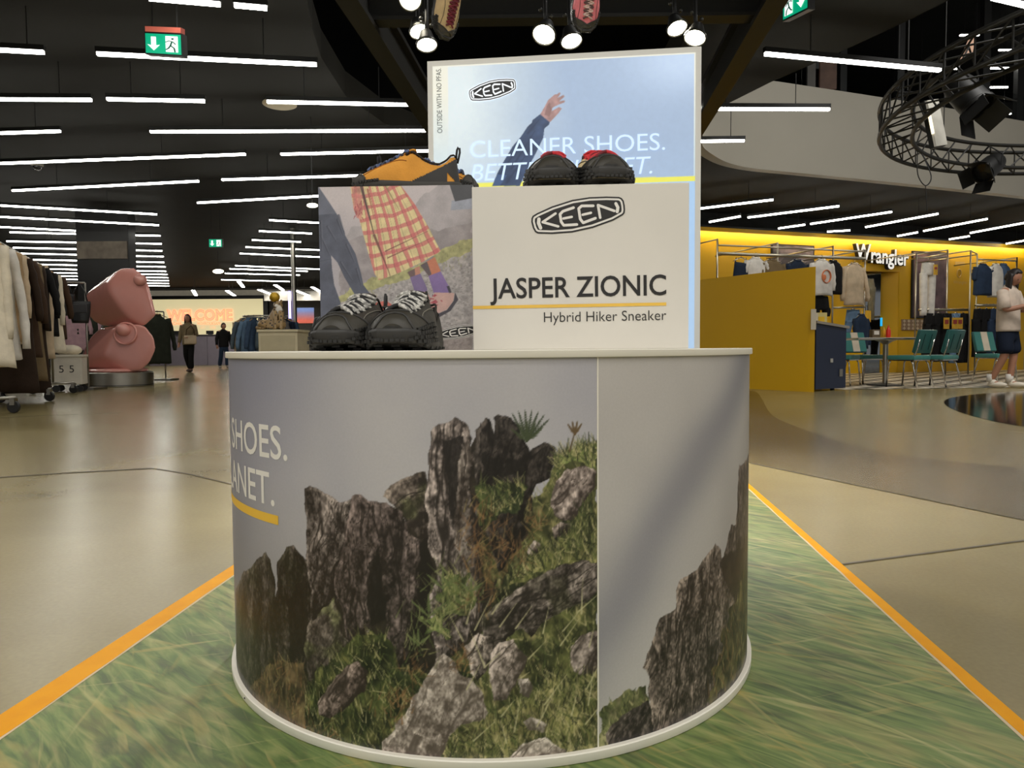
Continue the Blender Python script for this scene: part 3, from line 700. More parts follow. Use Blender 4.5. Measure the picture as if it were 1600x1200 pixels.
# ================================================================== floor mat with a grass print, edged with orange tape
def grass_mat():
    m = bpy.data.materials.new('grass_print'); m.use_nodes = True; N = m.node_tree.nodes; L = m.node_tree.links; b = N['Principled BSDF']
    tc = N.new('ShaderNodeTexCoord')
    def noise(scale, stretch, rot, detail=4., dist=0., seed=0.):
        m0 = N.new('ShaderNodeMapping'); m0.inputs['Rotation'].default_value = (0, 0, rot); L.new(tc.outputs['Object'], m0.inputs[0])
        mp = N.new('ShaderNodeMapping'); mp.inputs['Scale'].default_value = stretch; mp.inputs['Location'].default_value = (seed, seed * .7, 0)
        L.new(m0.outputs[0], mp.inputs[0]); n = N.new('ShaderNodeTexNoise'); n.inputs['Scale'].default_value = scale; n.inputs['Detail'].default_value = detail; n.inputs['Distortion'].default_value = dist
        L.new(mp.outputs[0], n.inputs['Vector']); return n.outputs['Fac']
    def ramp(f, stops):
        r = N.new('ShaderNodeValToRGB'); e = r.color_ramp.elements
        while len(e) < len(stops): e.new(.5)
        for q, (p, c) in zip(e, stops): q.position = p; q.color = (*(lin(c) if len(c) == 3 else c[:3]), 1)
        L.new(f, r.inputs[0]); return r.outputs[0]
    def mix(f, a, c):
        x = N.new('ShaderNodeMix'); x.data_type = 'RGBA'; L.new(f, x.inputs[0]); L.new(a, x.inputs[6]); L.new(c, x.inputs[7]); return x.outputs[2]
    base = ramp(noise(8., (.6, 1.3, 1), .8, 6, 1.0), ((.30, (84, 92, 62)), (.42, (106, 132, 76)), (.52, (128, 152, 90)), (.62, (156, 156, 98)), (.76, (176, 158, 112))))
    fine = ramp(noise(34., (.22, 1.5, 1), .75, 5, .9, 3.), ((.32, (54, 60, 42)), (.44, (102, 122, 66)), (.55, (150, 160, 98)), (.70, (202, 192, 132))))
    c = mix(ramp(noise(4., (1, 1, 1), 0, 3, 0, 5.), ((.3, (150, 150, 150)), (.7, (210, 210, 210)))), base, fine)
    for sc, rt, sd in ((11., .5, 14.), (18., .95, 52.)):
        dk = ramp(noise(sc, (.4, 1.3, 1), rt, 5, .8, sd), ((.56, (0, 0, 0)), (.70, (170, 170, 170))))
        c = mix(dk, c, ramp(noise(20., (.5, 1, 1), .2, 2, 0, 4.), ((.4, (78, 74, 62)), (.6, (112, 100, 82)))))
    straw = ramp(noise(7., (1, 1, 1), 0, 2, 0, 2.), ((.38, (196, 166, 84)), (.6, (216, 204, 150))))
    for sc, rt, sd, lo in ((20., .75, 9., .60), (26., 1.0, 21., .61), (24., .45, 33., .61), (15., 1.3, 41., .64), (30., -.3, 61., .65)):
        st = ramp(noise(sc, (.14, 1.7, 1), rt, 2, .7, sd), ((lo, (0, 0, 0)), (lo + .09, (176, 176, 176))))
        c = mix(st, c, straw)
    vm = N.new('ShaderNodeVectorMath'); vm.operation = 'MULTIPLY'; vm.inputs[1].default_value = (.70, .70, .62); L.new(c, vm.inputs[0])
    L.new(vm.outputs[0], b.inputs['Base Color']); b.inputs['Roughness'].default_value = .5
    return m
_ml = [atz(360, 904, 0), atz(0, 1157, 0)]; _mr = [atz(1173, 768, 0), atz(1600, 1157, 0)]
def along(a, b, y): t = (y - a[1]) / (b[1] - a[1]); return (a[0] + (b[0] - a[0]) * t, y)
MY0, MY1 = .35, 3.35
mb = MB(); mb.prism([along(*_ml, MY0), along(*_mr, MY0), along(*_mr, MY1), along(*_ml, MY1)], .0022, lambda x, y, q: (x, y, .0015 + q))
tag(mb.build('floor_mat', grass_mat()), 'floor mat printed with blurred green and straw-coloured grass under the podium', 'floor mat')
m_tape = M('orange_tape', (226, 156, 0), .45, var=.05, scale=14, col2=(220, 148, 0), spec=.12)
m_tedge = M('tape_edge', (206, 184, 150), .7)
def tape(lo, hi, label):
    P = [along(*lo, MY0), along(*hi, MY0), along(*hi, MY1), along(*lo, MY1)]
    t = thing('floor_tape', label, 'tape', (P[0][0], P[0][1], .004), 0, 'orange tape along the mat')
    mb = MB(); n = 40; r = random.Random(len(label)); R = []
    for k in range(n + 1):
        y = MY0 + (MY1 - MY0) * k / n; a = along(*lo, y); b = along(*hi, y); j = r.uniform(-.002, .002)
        R.append([(a[0] + j, y, .0041), (b[0], y, .0041), (b[0], y, .0047), (a[0] + j, y, .0047)])
    mb.rings(R); mb.build('strip', m_tape, t)
    mb = MB(); s = -1 if lo[0][0] > hi[0][0] else 1
    mb.rings([[(along(*lo, y)[0] - s * .005, y, .0038), (along(*lo, y)[0] + s * .006, y, .0038), (along(*lo, y)[0] + s * .006, y, .0043), (along(*lo, y)[0] - s * .005, y, .0043)] for y in (MY0, MY1)])
    mb.build('adhesive_edge', m_tedge, t)
tape(_ml, [atz(360, 888, 0), atz(0, 1121, 0)], 'orange tape line along the left edge of the grass mat')
tape(_mr, [atz(1173, 760, 0), atz(1600, 1131, 0)], 'orange tape line along the right edge of the grass mat')

# ================================================================== logo, boxes and the light box on the podium
m_boxwhite = M('box_white', (226, 221, 210), .5, var=.03)
m_ink = M('print_black', (38, 36, 34), .5, var=.05)
m_inkwhite = M('print_white', (238, 234, 226), .5, var=0.)
LOGO = [(95, 440), (98, 390), (115, 352), (180, 312), (400, 212), (700, 116), (950, 77), (1200, 68), (1385, 73), (1425, 90), (1455, 130), (1470, 200), (1475, 262), (1468, 310), (1445, 340), (1300, 422), (1000, 530), (700, 596), (400, 618), (190, 612), (150, 590), (118, 530)]
def inset(P, d):
    P = np.array(P, float); out = []; n = len(P)
    for i in range(n):
        a = P[i] - P[i - 1]; b = P[(i + 1) % n] - P[i]; na = np.array([-a[1], a[0]]) / np.linalg.norm(a); nb = np.array([-b[1], b[0]]) / np.linalg.norm(b)
        m = na + nb; m /= (1 + na @ nb); out.append(P[i] + m * d)
    return out
def fat(mb, pts, w, fr, z):
    pts = [np.array(p, float) for p in pts]
    for a, b in zip(pts[:-1], pts[1:]):
        d = (b - a) / np.linalg.norm(b - a); q = np.array([-d[1], d[0]]) * w / 2
        mb.add([fr(*(a - q), z), fr(*(b - q), z), fr(*(b + q), z), fr(*(a + q), z)], [(0, 1, 2, 3)])
    for i, p in enumerate(pts):
        z += 2e-5; mb.add([fr(p[0] + w / 2 * math.cos(k * math.pi / 5), p[1] + w / 2 * math.sin(k * math.pi / 5), z) for k in range(10)], [tuple(range(10))])
def logo(parent, fr, mats, out=0., z0=.0004):
    """fr maps logo units (x right, y down, 1600 wide sheet) to the surface"""
    area = sum(LOGO[i - 1][0] * LOGO[i][1] - LOGO[i][0] * LOGO[i - 1][1] for i in range(len(LOGO)))
    sg = 1 if area > 0 else -1
    mb = MB()
    if out:
        mb.cur = 1; mb.add([fr(x, y, z0 * .5) for x, y in inset(LOGO, -sg * out)], [tuple(range(len(LOGO)))])
    mb.cur = 0; mb.add([fr(x, y, z0) for x, y in LOGO], [tuple(range(len(LOGO)))])
    mb.cur = 1; mb.add([fr(x, y, z0 * 1.6) for x, y in inset(LOGO, sg * 24)], [tuple(range(len(LOGO)))])
    mb.cur = 0; mb.add([fr(x, y, z0 * 2.2) for x, y in inset(LOGO, sg * 52)], [tuple(range(len(LOGO)))])
    mb.cur = 1
    for pts, w in (([(208, 400), (203, 460), (232, 530)], 50), ([(452, 318), (262, 445), (492, 508)], 36), ([(716, 232), (560, 285), (518, 330), (535, 440), (572, 492), (765, 480)], 40), ([(568, 392), (690, 368)], 36),
                   ([(1005, 205), (835, 207), (792, 245), (815, 400), (858, 455), (1038, 388)], 40), ([(850, 337), (972, 308)], 36), ([(1108, 380), (1076, 195), (1315, 280)], 38), ([(1338, 172), (1368, 230), (1358, 292)], 46)):
        fat(mb, pts, w, fr, z0 * 2.8)
    return mb.build('logo', mats, parent)
def plate(P, d, n):   # a box behind a quad face P (TL, TR, BR, BL), pushed d along -n
    P = [np.array(p, float) for p in P]; return P + [p - np.array(n) * d for p in P]
def corner_box(cx, y0, w, h, depth, yaw, z0):
    ex = np.array([math.cos(yaw), math.sin(yaw), 0]); ey = np.array([-math.sin(yaw), math.cos(yaw), 0]); o = np.array([cx, y0, z0])
    return o, ex, ey
ZT = PH
# ---- box with the hiking picture (left)
yaw1 = math.radians(-2.2)
o1, ex1, ey1 = corner_box(-.3815, 1.425, .318, .3235, .31, yaw1, ZT)
W1, H1, D1 = .3075, .3245, .31
t = thing('picture_box', 'display box printed with a plaid skirt and hiking legs, under the tan shoes', 'display box', o1 + ex1 * W1 / 2 + ey1 * D1 / 2)
mb = MB(); mb.add([o1, o1 + ex1 * W1, o1 + ex1 * W1 + ey1 * D1, o1 + ey1 * D1] + [p + np.array([0, 0, H1]) for p in (o1, o1 + ex1 * W1, o1 + ex1 * W1 + ey1 * D1, o1 + ey1 * D1)], [(0, 1, 2, 3), (4, 7, 6, 5), (0, 4, 5, 1), (1, 5, 6, 2), (2, 6, 7, 3), (3, 7, 4, 0)])
mb.build('body', m_boxwhite, t, bevel=.0012)
F1 = frame(o1 - ey1 * .0008, ex1, (0, 0, 1))
def onbox(u, v):
    p = onplane(u, v, o1, ey1) - o1; return (float(p @ ex1), float(p[2]))
pc = Canvas(0., W1, 0., H1, .0011)
def Q2(*pts): return [onbox(480 + x / 5.714, 270 + y / 5.714) for x, y in pts]
def Q1(*pts): return [onbox(460 + x / 5.333, 440 + y / 5.333) for x, y in pts]
_X, _Y = pc.X, pc.Y
pc.C = mixc((198, 186, 186), (170, 162, 166), np.clip((.30 - _Y) / .12 + (fbm(_X * 18, _Y * 18, 3, 70) - .5), 0, 1))
pc.fill(Q2((330, 560), (450, 470), (560, 440), (720, 400), (930, 330), (1050, 190), (1200, 100), (1470, 60), (1470, 640), (1100, 800), (300, 1100), (280, 700)), (172, 163, 164), var=.13, vscale=45, rough=.006)
pc.fill(Q2((360, 620), (480, 560), (700, 520), (1000, 470), (1180, 520), (1470, 430), (1470, 660), (1100, 830), (300, 1130), (300, 800)), (152, 142, 142), var=.16, vscale=60, rough=.006)
pc.fill(Q2((250, 1130), (500, 960), (700, 890), (1100, 800), (1180, 690), (1470, 565), (1470, 760), (1180, 850), (600, 1120), (300, 1220)), (166, 162, 104), var=.25, vscale=110, rough=.008)
pc.fill(Q2((270, 1180), (520, 1060), (900, 950), (1180, 810), (1470, 700), (1480, 1700), (60, 1700), (60, 1300)), (164, 156, 152), var=.25, vscale=190, rough=.006)
w, m = pc.mask(Q1((500, 200), (1100, 330), (1480, 480), (1480, 620), (500, 620))); pc.C[w] = pc.C[w] * (1 - .35 * m[..., None]) + np.array((104, 84, 78)) * .35 * m[..., None]
rr = random.Random(9)
for k in range(900):
    p = Q2((rr.uniform(120, 1480), rr.uniform(820, 1560)))[0]
    if p[1] < .19 - (.32 - p[0]) * .35: pc.stroke(p, (p[0] + rr.uniform(.001, .004), p[1] + rr.uniform(-.001, .0015)), .0008, rr.choice(((96, 88, 84), (186, 178, 172), (120, 110, 104))), .7)
for k in range(240):
    p = Q2((rr.uniform(300, 1470), rr.uniform(600, 1150)))[0]; q = Q2((0, 0))[0]
    if abs((p[1] - .155) - (p[0] - .2) * .36) < .02: pc.stroke(p, (p[0] + rr.uniform(-.002, .002), p[1] + .006), .0008, rr.choice(((170, 164, 96), (120, 124, 66), (190, 178, 118))), .7)
# dark garment at the right top
pc.fill(Q2((1290, 250), (1450, 225), (1540, 200), (1540, 320), (1280, 335)), (150, 158, 176), .8, var=.2, vscale=60)
pc.fill(Q2((1262, 80), (1560, 70), (1560, 215), (1450, 232), (1320, 257)), (66, 66, 70), var=.1)
# man: shirt and trousers
pc.fill(Q2((80, 90), (120, 150), (200, 268), (264, 366), (60, 385)), (96, 100, 116), var=.12)
pc.fill(Q2((60, 380), (264, 364), (300, 450), (332, 520), (342, 562), (432, 722), (482, 900), (502, 1000), (606, 1135), (590, 1200), (440, 1112), (332, 932), (272, 802), (215, 738), (222, 850), (242, 1000), (300, 1160), (270, 1400), (60, 1400)), (76, 80, 96), var=.18, vscale=55)
for a, b in (((270, 420), (320, 560)), ((120, 560), (200, 740)), ((180, 480), (260, 620)), ((110, 800), (215, 770)), ((350, 640), (420, 800)), ((300, 800), (400, 960)), ((280, 380), (330, 540)), ((440, 860), (480, 1010)), ((120, 430), (130, 700))):
    p, q = Q2(a, b); pc.stroke(p, q, .0022, (54, 57, 70), .7); pc.stroke((p[0] + .002, p[1]), (q[0] + .002, q[1]), .0012, (104, 108, 124), .6)
pc.fill(Q2((585, 1190), (600, 1160), (660, 1150), (705, 1140), (770, 1185), (760, 1240), (600, 1250)), (200, 92, 78), var=.15)
# skirt: yellow cloth with red checks fanning out
SK = Q2((383, 100), (825, 100), (880, 170), (962, 282), (1082, 482), (1192, 700), (1040, 792), (880, 868), (750, 922), (642, 958), (602, 902), (560, 762), (510, 582), (462, 402), (420, 340), (400, 230))
w, m = pc.fill(SK, (226, 202, 140), var=.10, vscale=70)
apex = np.array(Q2((420, -700))[0]); dx = _X[w] - apex[0]; dy = apex[1] - _Y[w]; ang = np.degrees(np.arctan2(dx, dy)); rad = np.hypot(dx, dy)
ang = ang + (fbm(_X[w] * 30, _Y[w] * 9, 2, 80) - .5) * 3; rad = rad + (fbm(_X[w] * 26, _Y[w] * 26, 2, 81) - .5) * .012
def bands(v, per, wd): f = np.abs((v / per) % 1 - .5) * 2; return np.clip((f - (1 - wd)) / .06, 0, 1)
chk = np.clip(bands(ang, 4.6, .34) + bands(rad, .0245, .34), 0, 2)
pl = bands(ang + .7, 2.3, .12) * .35
mm = m[..., 0]
red = (np.clip(chk, 0, 1) * .72 + (chk > 1.2) * .22) * mm
pc.C[w] = pc.C[w] * (1 - red[..., None]) + np.array((210, 96, 98.)) * red[..., None]
pc.C[w] = pc.C[w] * (1 - (pl * mm)[..., None] * .6)
for a, b, wd, c in (((478, 100), (600, 560), .0032, (70, 52, 50)), ((600, 560), (742, 918), .0026, (110, 62, 56)), ((700, 700), (1080, 520), .0012, (120, 70, 60)), ((720, 760), (1090, 590), .0012, (130, 76, 64)), ((540, 150), (600, 420), .002, (170, 90, 70)), ((700, 120), (820, 330), .0016, (150, 120, 80))):
    p, q = Q2(a, b); pc.stroke(p, q, wd, c, .85)
pc.fill(Q2((395, 110), (470, 110), (500, 330), (480, 420), (440, 400), (415, 320)), (206, 120, 110), .75, var=.3, vscale=120)
for k in range(14): p = Q2((rr.uniform(420, 500), rr.uniform(250, 400)))[0]; pc.stroke(p, (p[0] + rr.uniform(-.004, .004), p[1] - .006), .0011, (160, 52, 66), .8)
# legs, socks, shoes
pc.fill(Q2((895, 888), (1000, 836), (1010, 905), (925, 940)), (110, 84, 82)); pc.fill(Q2((960, 850), (1005, 835), (1012, 905), (965, 920)), (196, 128, 104))
pc.fill(Q2((1010, 826), (1140, 752), (1195, 884), (1088, 925)), (204, 116, 82)); pc.fill(Q2((1010, 826), (1070, 792), (1110, 905), (1088, 925)), (92, 78, 82))
pc.fill(Q2((918, 934), (1012, 900), (1075, 1040), (1060, 1075), (962, 1066)), (116, 96, 140), var=.12); pc.fill(Q2((1083, 922), (1192, 880), (1264, 1012), (1274, 1075), (1130, 1075)), (128, 100, 160), var=.12)
pc.fill(Q1((958, 140), (1000, 86), (1100, 84), (1148, 150), (1085, 190), (1000, 178)), (196, 146, 136), var=.1); pc.fill(Q1((1075, 180), (1148, 140), (1150, 100), (1165, 130), (1120, 195)), (66, 64, 72))
pc.fill(Q1((1078, 258), (1110, 200), (1168, 92), (1300, 92), (1334, 98), (1324, 160), (1272, 232), (1180, 274), (1100, 276)), (206, 160, 148), var=.1)
pc.fill(Q1((1080, 262), (1180, 276), (1272, 236), (1328, 160), (1340, 90), (1366, 150), (1302, 244), (1182, 312), (1100, 324), (1084, 302)), (62, 58, 66)); pc.fill(Q1((1268, 40), (1290, 34), (1310, 92), (1290, 96)), (58, 54, 64))
for k in range(26):
    x, y = rr.uniform(1110, 1230), rr.uniform(95, 240)
    if abs((x - 1170) + (y - 160) * .5) < 52: p, q = Q1((x, y), (x + rr.uniform(-34, 34), y + rr.uniform(-16, 22))); pc.stroke(p, q, .0010, (170, 52, 66), .9, False)
_lum = pc.C.mean(-1, keepdims=True); pc.C = np.clip(pc.C * .80 + _lum * .10 + 20., 0, 255)      # the print is a little faded
pc.mesh('picture', lambda x, y: (F1(0, 0)[0] + x * ex1[0], F1(0, 0)[1] + x * ex1[1], ZT + y), paint_material('hike_print', .45, .05, 400., gain=1.08), t)
def lg(sheet_w, u0, v0, onf, fr):   # logo units -> pixels of the sheet -> the face
    def f(x, y, z=0.):
        a, b = onf(u0 + x / sheet_w, v0 + y / sheet_w); return fr(a, b, z)
    return f
_lw = (1600 / 170)
def lg1(x, y, z=0.):
    u = 460 + (1180 + (x - 95) * .272) / 5.333; v = 440 + (360 + (y - 68) * .22) / 5.333
    a, b = onbox(u, v); return F1(min(a, W1), b, z)
logo(t, lg1, [m_ink, m_inkwhite], 16)

# ---- white box with the model name (right)
yaw2 = math.radians(-3.6)
o2 = np.array([-.0735, 1.362, ZT]); ex2 = np.array([math.cos(yaw2), math.sin(yaw2), 0]); ey2 = np.array([-math.sin(yaw2), math.cos(yaw2), 0])
_e = onplane(1077, 285, o2, ey2) - o2; W2 = float(_e @ ex2); H2 = .3085; D2 = .30
t = thing('name_box', 'white display box lettered with a shoe name, under the red laced shoes', 'display box', o2 + ex2 * W2 / 2 + ey2 * D2 / 2)
mb = MB(); _b = [o2, o2 + ex2 * W2, o2 + ex2 * W2 + ey2 * D2, o2 + ey2 * D2]; mb.add(_b + [p + np.array([0, 0, H2]) for p in _b], [(0, 1, 2, 3), (4, 7, 6, 5), (0, 4, 5, 1), (1, 5, 6, 2), (2, 6, 7, 3), (3, 7, 4, 0)])
mb.build('body', m_boxwhite, t, bevel=.0012)
F2 = frame(o2 - ey2 * .0003, ex2, (0, 0, 1))
def onbox2(u, v): p = onplane(u, v, o2, ey2) - o2; return (float(p @ ex2), float(p[2]))
logo(t, lg(_lw, 820, 300, onbox2, F2), [m_ink, m_inkwhite])
def write(parent, body, onf, fr, left, right, captop, mat, name='lettering', z=.0006, **k):
    """left / right: pixels of the baseline ends; captop: pixel on the cap line above the left end"""
    a = np.array(onf(*left)); b = np.array(onf(*right)); c = np.array(onf(*captop))
    d = (b - a); L = np.linalg.norm(d); d /= L; n = np.array([-d[1], d[0]]); cap = float((c - a) @ n)
    V, Fc = fit_text(body, 0, L, cap, **k)
    for wf in split_letters(body, V, Fc, k):
        mb = MB(); mb.add([fr(*(a + d * x + n * y), z) for x, y, _ in V], wf); mb.compact().build('letter', mat, parent)
write(t, 'JASPER ZIONIC', onbox2, F2, (766, 466.5), (1041, 460.5), (766, 436), m_ink, offset=.012)
write(t, 'Hybrid Hiker Sneaker', onbox2, F2, (850, 503.5), (1041, 500), (850, 488), m_ink, offset=-.006)
a, b, c, d = (onbox2(*q) for q in ((739, 478), (1041, 472.5), (1041, 477.5), (739, 483)))
mb = MB(); mb.add([F2(*q, .0005) for q in (a, b, c, d)], [(0, 1, 2, 3)]); mb.build('yellow_line', M('soft_yellow_print', (246, 200, 84), .45), t)

# ---- standing light box behind
pR = onplane(1096, 73, (0, 2.262, 0), (0, 1, 0)); pL = onplane(667.5, 95.5, (0, 2.362, 0), (0, 1, 0))
LX = np.array([pR[0] - pL[0], pR[1] - pL[1], 0.]); WL3 = float(np.linalg.norm(LX)); LX /= WL3; LY = np.array([-LX[1], LX[0], 0.])
HL3 = float((pR[2] + pL[2]) / 2); oL = np.array([pL[0], pL[1], 0.])
t = thing('light_box', 'tall glowing light box with a raised arm against pale blue sky', 'light box', oL + LX * WL3 / 2 + LY * .05)
F3 = frame(oL, LX, (0, 0, 1))
m_alu = M('light_box_frame', (240, 238, 230), .45, 0., var=.02)
fw = .018
mb = MB()
for x0, x1, z0, z1 in ((0, fw, .0, HL3), (WL3 - fw, WL3, 0, HL3), (fw, WL3 - fw, 0, fw), (fw, WL3 - fw, HL3 - fw, HL3)): mb.prism([(x0, z0), (x1, z0), (x1, z1), (x0, z1)], -.1, F3)
mb.build('frame', m_alu, t)
mb = MB(); mb.prism([(fw, fw), (WL3 - fw, fw), (WL3 - fw, HL3 - fw), (fw, HL3 - fw)], -.03, lambda x, y, q: F3(x, y, -.06 + q)); mb.build('back_panel', m_alu, t)
def onlb(u, v): p = onplane(u, v, oL, LY) - oL; return (float(p @ LX), float(p[2]))
lc = Canvas(fw, WL3 - fw, .45, HL3 - fw, .0026)
_X, _Y = lc.X, lc.Y
def S8(*pts): return [onlb(660 + x / 5.454, 80 + y / 5.454) for x, y in pts]
xin = onlb(701, 200)[0]; xr = onlb(1084, 200)[0]; yt = onlb(800, 100)[1]; yy = onlb(900, 285)[1]
u_ = np.clip((_X - xin) / (xr - xin), 0, 1); v_ = np.clip((_Y - yy) / (yt - yy), 0, 1)
sky = mixc((200, 212, 218), (154, 174, 202), np.clip(u_ * 2.2 - .1 + (fbm(_X * 4, _Y * 4, 3, 90) - .5) * .6, 0, 1))
sky = sky * (1 - np.clip((.35 - v_) * 1.6, 0, 1)[..., None] * .6) + np.array((160, 184, 214.)) * np.clip((.35 - v_) * 1.6, 0, 1)[..., None] * .6
sky = sky + (np.exp(-((u_ - .97) / .22) ** 2 - ((v_ - .95) / .25) ** 2) * 32)[..., None] + (np.exp(-((u_ - .02) / .18) ** 2 - ((v_ - .8) / .5) ** 2) * 12)[..., None]
low = _Y < onlb(900, 284)[1]
margin = mixc((226, 226, 214), (186, 206, 220), np.clip((.8 - v_) * 1.2, 0, 1))
lc.C = np.where(((_X > xin) & (_X < xr) & (_Y < yt) & ~low)[..., None], sky, margin)
lc.C = np.where(low[..., None], mixc((158, 190, 226), (176, 202, 232), np.clip(fbm(_X * 6, _Y * 2, 2, 3), 0, 1)), lc.C)
w_, m_ = lc.fill([onlb(690, 288.0), onlb(1100, 274.5), onlb(1100, 282.5), onlb(690, 296.0)], (222, 220, 92))
SL = S8((596, 1150), (640, 1040), (700, 930), (770, 812), (840, 730), (900, 640), (934, 612), (938, 590), (1005, 538), (1087, 606), (1076, 630), (1040, 660), (1030, 740), (962, 880), (882, 1030), (830, 1150))
lc.fill(SL, (52, 68, 98), var=.25, vscale=30)
for a, b in (((640, 1080), (860, 760)), ((760, 1000), (960, 680)), ((900, 700), (1000, 580)), ((720, 1120), (900, 860))):
    p, q = S8(a, b); lc.stroke(p, q, .004, (38, 50, 76), .6)
lc.fill(S8((600, 1150), (640, 1050), (720, 1060), (660, 1150)), (70, 96, 140), .6)
lc.fill(S8((1005, 540), (1050, 460), (1072, 418), (1128, 370), (1148, 368), (1168, 353), (1178, 364), (1152, 400), (1202, 374), (1213, 388), (1162, 430), (1211, 420), (1214, 436), (1150, 462), (1108, 484), (1103, 512), (1165, 478), (1189, 490), (1152, 540), (1112, 582), (1087, 606)), (154, 122, 120), var=.2, vscale=50)
lc.fill(S8((1040, 545), (1060, 470), (1085, 430), (1100, 500), (1085, 560)), (120, 90, 88), .6)
lc.mesh('picture', lambda x, y: (oL[0] + x * LX[0] - .002 * LY[0], oL[1] + x * LX[1] - .002 * LY[1], y), paint_material('light_box_print', .4, .02, 60., emit=.40), t)
mb = MB(); mb.add([F3(fw, fw, .002), F3(WL3 - fw, fw, .002), F3(WL3 - fw, .45, .002), F3(fw, .45, .002)], [(0, 1, 2, 3)]); mb.build('picture_base', M('light_box_blue', (158, 190, 226), .4, emit=.40), t)
F3b = frame(oL - LY * .0025, LX, (0, 0, 1))
m_glow = M('glowing_white', (236, 242, 248), .4, var=0., emit=.42); m_glow2 = M('glowing_pale_blue', (200, 222, 244), .4, var=.02, emit=.46)
logo(t, lambda x, y, z=0.: F3b(*onlb(733 + (x - 95) * (73.5 / 1380), 124 + (y - 68) * (34 / 550)), z + .001), [M('light_box_black', (46, 46, 48), .5), m_glow], 14)
write(t, 'CLEANER SHOES.', onlb, F3b, (735, 247), (1039, 234.5), (735, 221.5), m_glow2, z=.0015, offset=-.002)
write(t, 'BETTER PLANET.', onlb, F3b, (736, 284), (1019, 271.5), (736, 258), m_glow2, z=.0015, offset=-.002, shear=.22)
a = np.array(onlb(691.5, 208)); b = np.array(onlb(689.5, 107)); d = b - a; Lt = np.linalg.norm(d); d /= Lt
V, Fc = fit_text('OUTSIDE WITH NO PFAS.', 0, Lt, .0165, offset=-.004); n_ = np.array([-d[1], d[0]])
mb = MB(); mb.add([F3b(*(a + d * x + n_ * y), .0012) for x, y, _ in V], Fc); mb.build('side_lettering', M('light_box_grey_ink', (96, 100, 104), .5), t)

# ================================================================== shoes
def lerpt(tab, s):
    xs = [a for a, _ in tab]; ys = [b for _, b in tab]; return float(np.interp(s, xs, ys))
def smooth(e0, e1, x): t = min(max((x - e0) / (e1 - e0), 0), 1); return t * t * (3 - 2 * t)
RIM = [(0, .262), (.04, .272), (.09, .262), (.14, .222), (.20, .196), (.27, .202), (.35, .235), (.42, .282), (.46, .30), (.5, .292), (.58, .258), (.66, .222), (.75, .19), (.83, .165), (.90, .138), (.95, .115), (.98, .094), (1., .066)]
BULK = 0.
def rimz(s): return lerpt(RIM, s) + BULK * smooth(.55, .97, s) * .055
def halfw(s):
    w = lerpt([(0, .118), (.15, .132), (.3, .130), (.42, .136), (.55, .165), (.70, .190), (.80, .186), (.88, .165), (.94, .132), (.98, .085), (1., .05)], s) * (1 + .07 * BULK * (s > .5)) + BULK * .03 * smooth(.85, 1., s)
    if s < .12: w *= math.sqrt(max(1 - (1 - s / .12) ** 2, 0)) * .9 + .1
    return w
def surf(s, t, off=0.):
    """upper of a shoe of unit length: s from heel to toe, t from -1 to 1 across"""
    w = halfw(s) * (1. - .02) + off; zt = rimz(s); at = abs(t); sg = -1 if t < 0 else 1
    xb = .012 * (1 - min(s / .06, 1))
    opn = 1 - smooth(.43, .52, s)                      # 1 where the ankle opening is
    th = (1 - at) * math.pi / 2
    eb = smooth(.62, .92, s) * (1. if BULK else .5); y1 = w * math.cos(th) ** (.72 + .30 * eb); z1 = .035 + (zt + off - .035) * math.sin(th) ** (.62 + .36 * eb)      # closed arch
    T0 = .42
    if at >= T0:
        q = (1 - at) / (1 - T0); y2 = w * (1 - .36 * q ** 1.6); z2 = .035 + (zt + off - .035) * q ** .85
    else:
        q = at / T0; y2 = w * .60 * q; z2 = zt - (zt - .06) * (1 - q ** 3) * .85
        y2 = w * .64 * q ** .6
    y = y1 * (1 - opn) + y2 * opn; z = z1 * (1 - opn) + z2 * opn
    lean = .03 * max(0, (z - .05)) / .2 * (1 if s < .12 else 0)
    return Vector((s + xb + lean * (1 - s / .12 if s < .12 else 0), sg * y, z))
def surfmesh(cond, off, ns=56, nt=40, thick=0.):
    mb = MB(); idx = {}; S = [k / ns for k in range(ns + 1)]; T = [-1 + 2 * k / nt for k in range(nt + 1)]
    def vid(i, j):
        if (i, j) not in idx:
            idx[(i, j)] = len(mb.v); mb.v.append(tuple(surf(S[i], T[j], off)))
        return idx[(i, j)]
    for i in range(ns):
        for j in range(nt):
            s = (S[i] + S[i + 1]) / 2; t = (T[j] + T[j + 1]) / 2; z = surf(s, t).z
            if cond(s, abs(t), z): mb.f.append((vid(i, j), vid(i + 1, j), vid(i + 1, j + 1), vid(i, j + 1))); mb.mi.append(0)
    # close the toe
    return mb
def scaled(mb, L):
    mb.v = [(p[0] * L, p[1] * L, p[2] * L) for p in mb.v]; return mb
_SHOE = {}
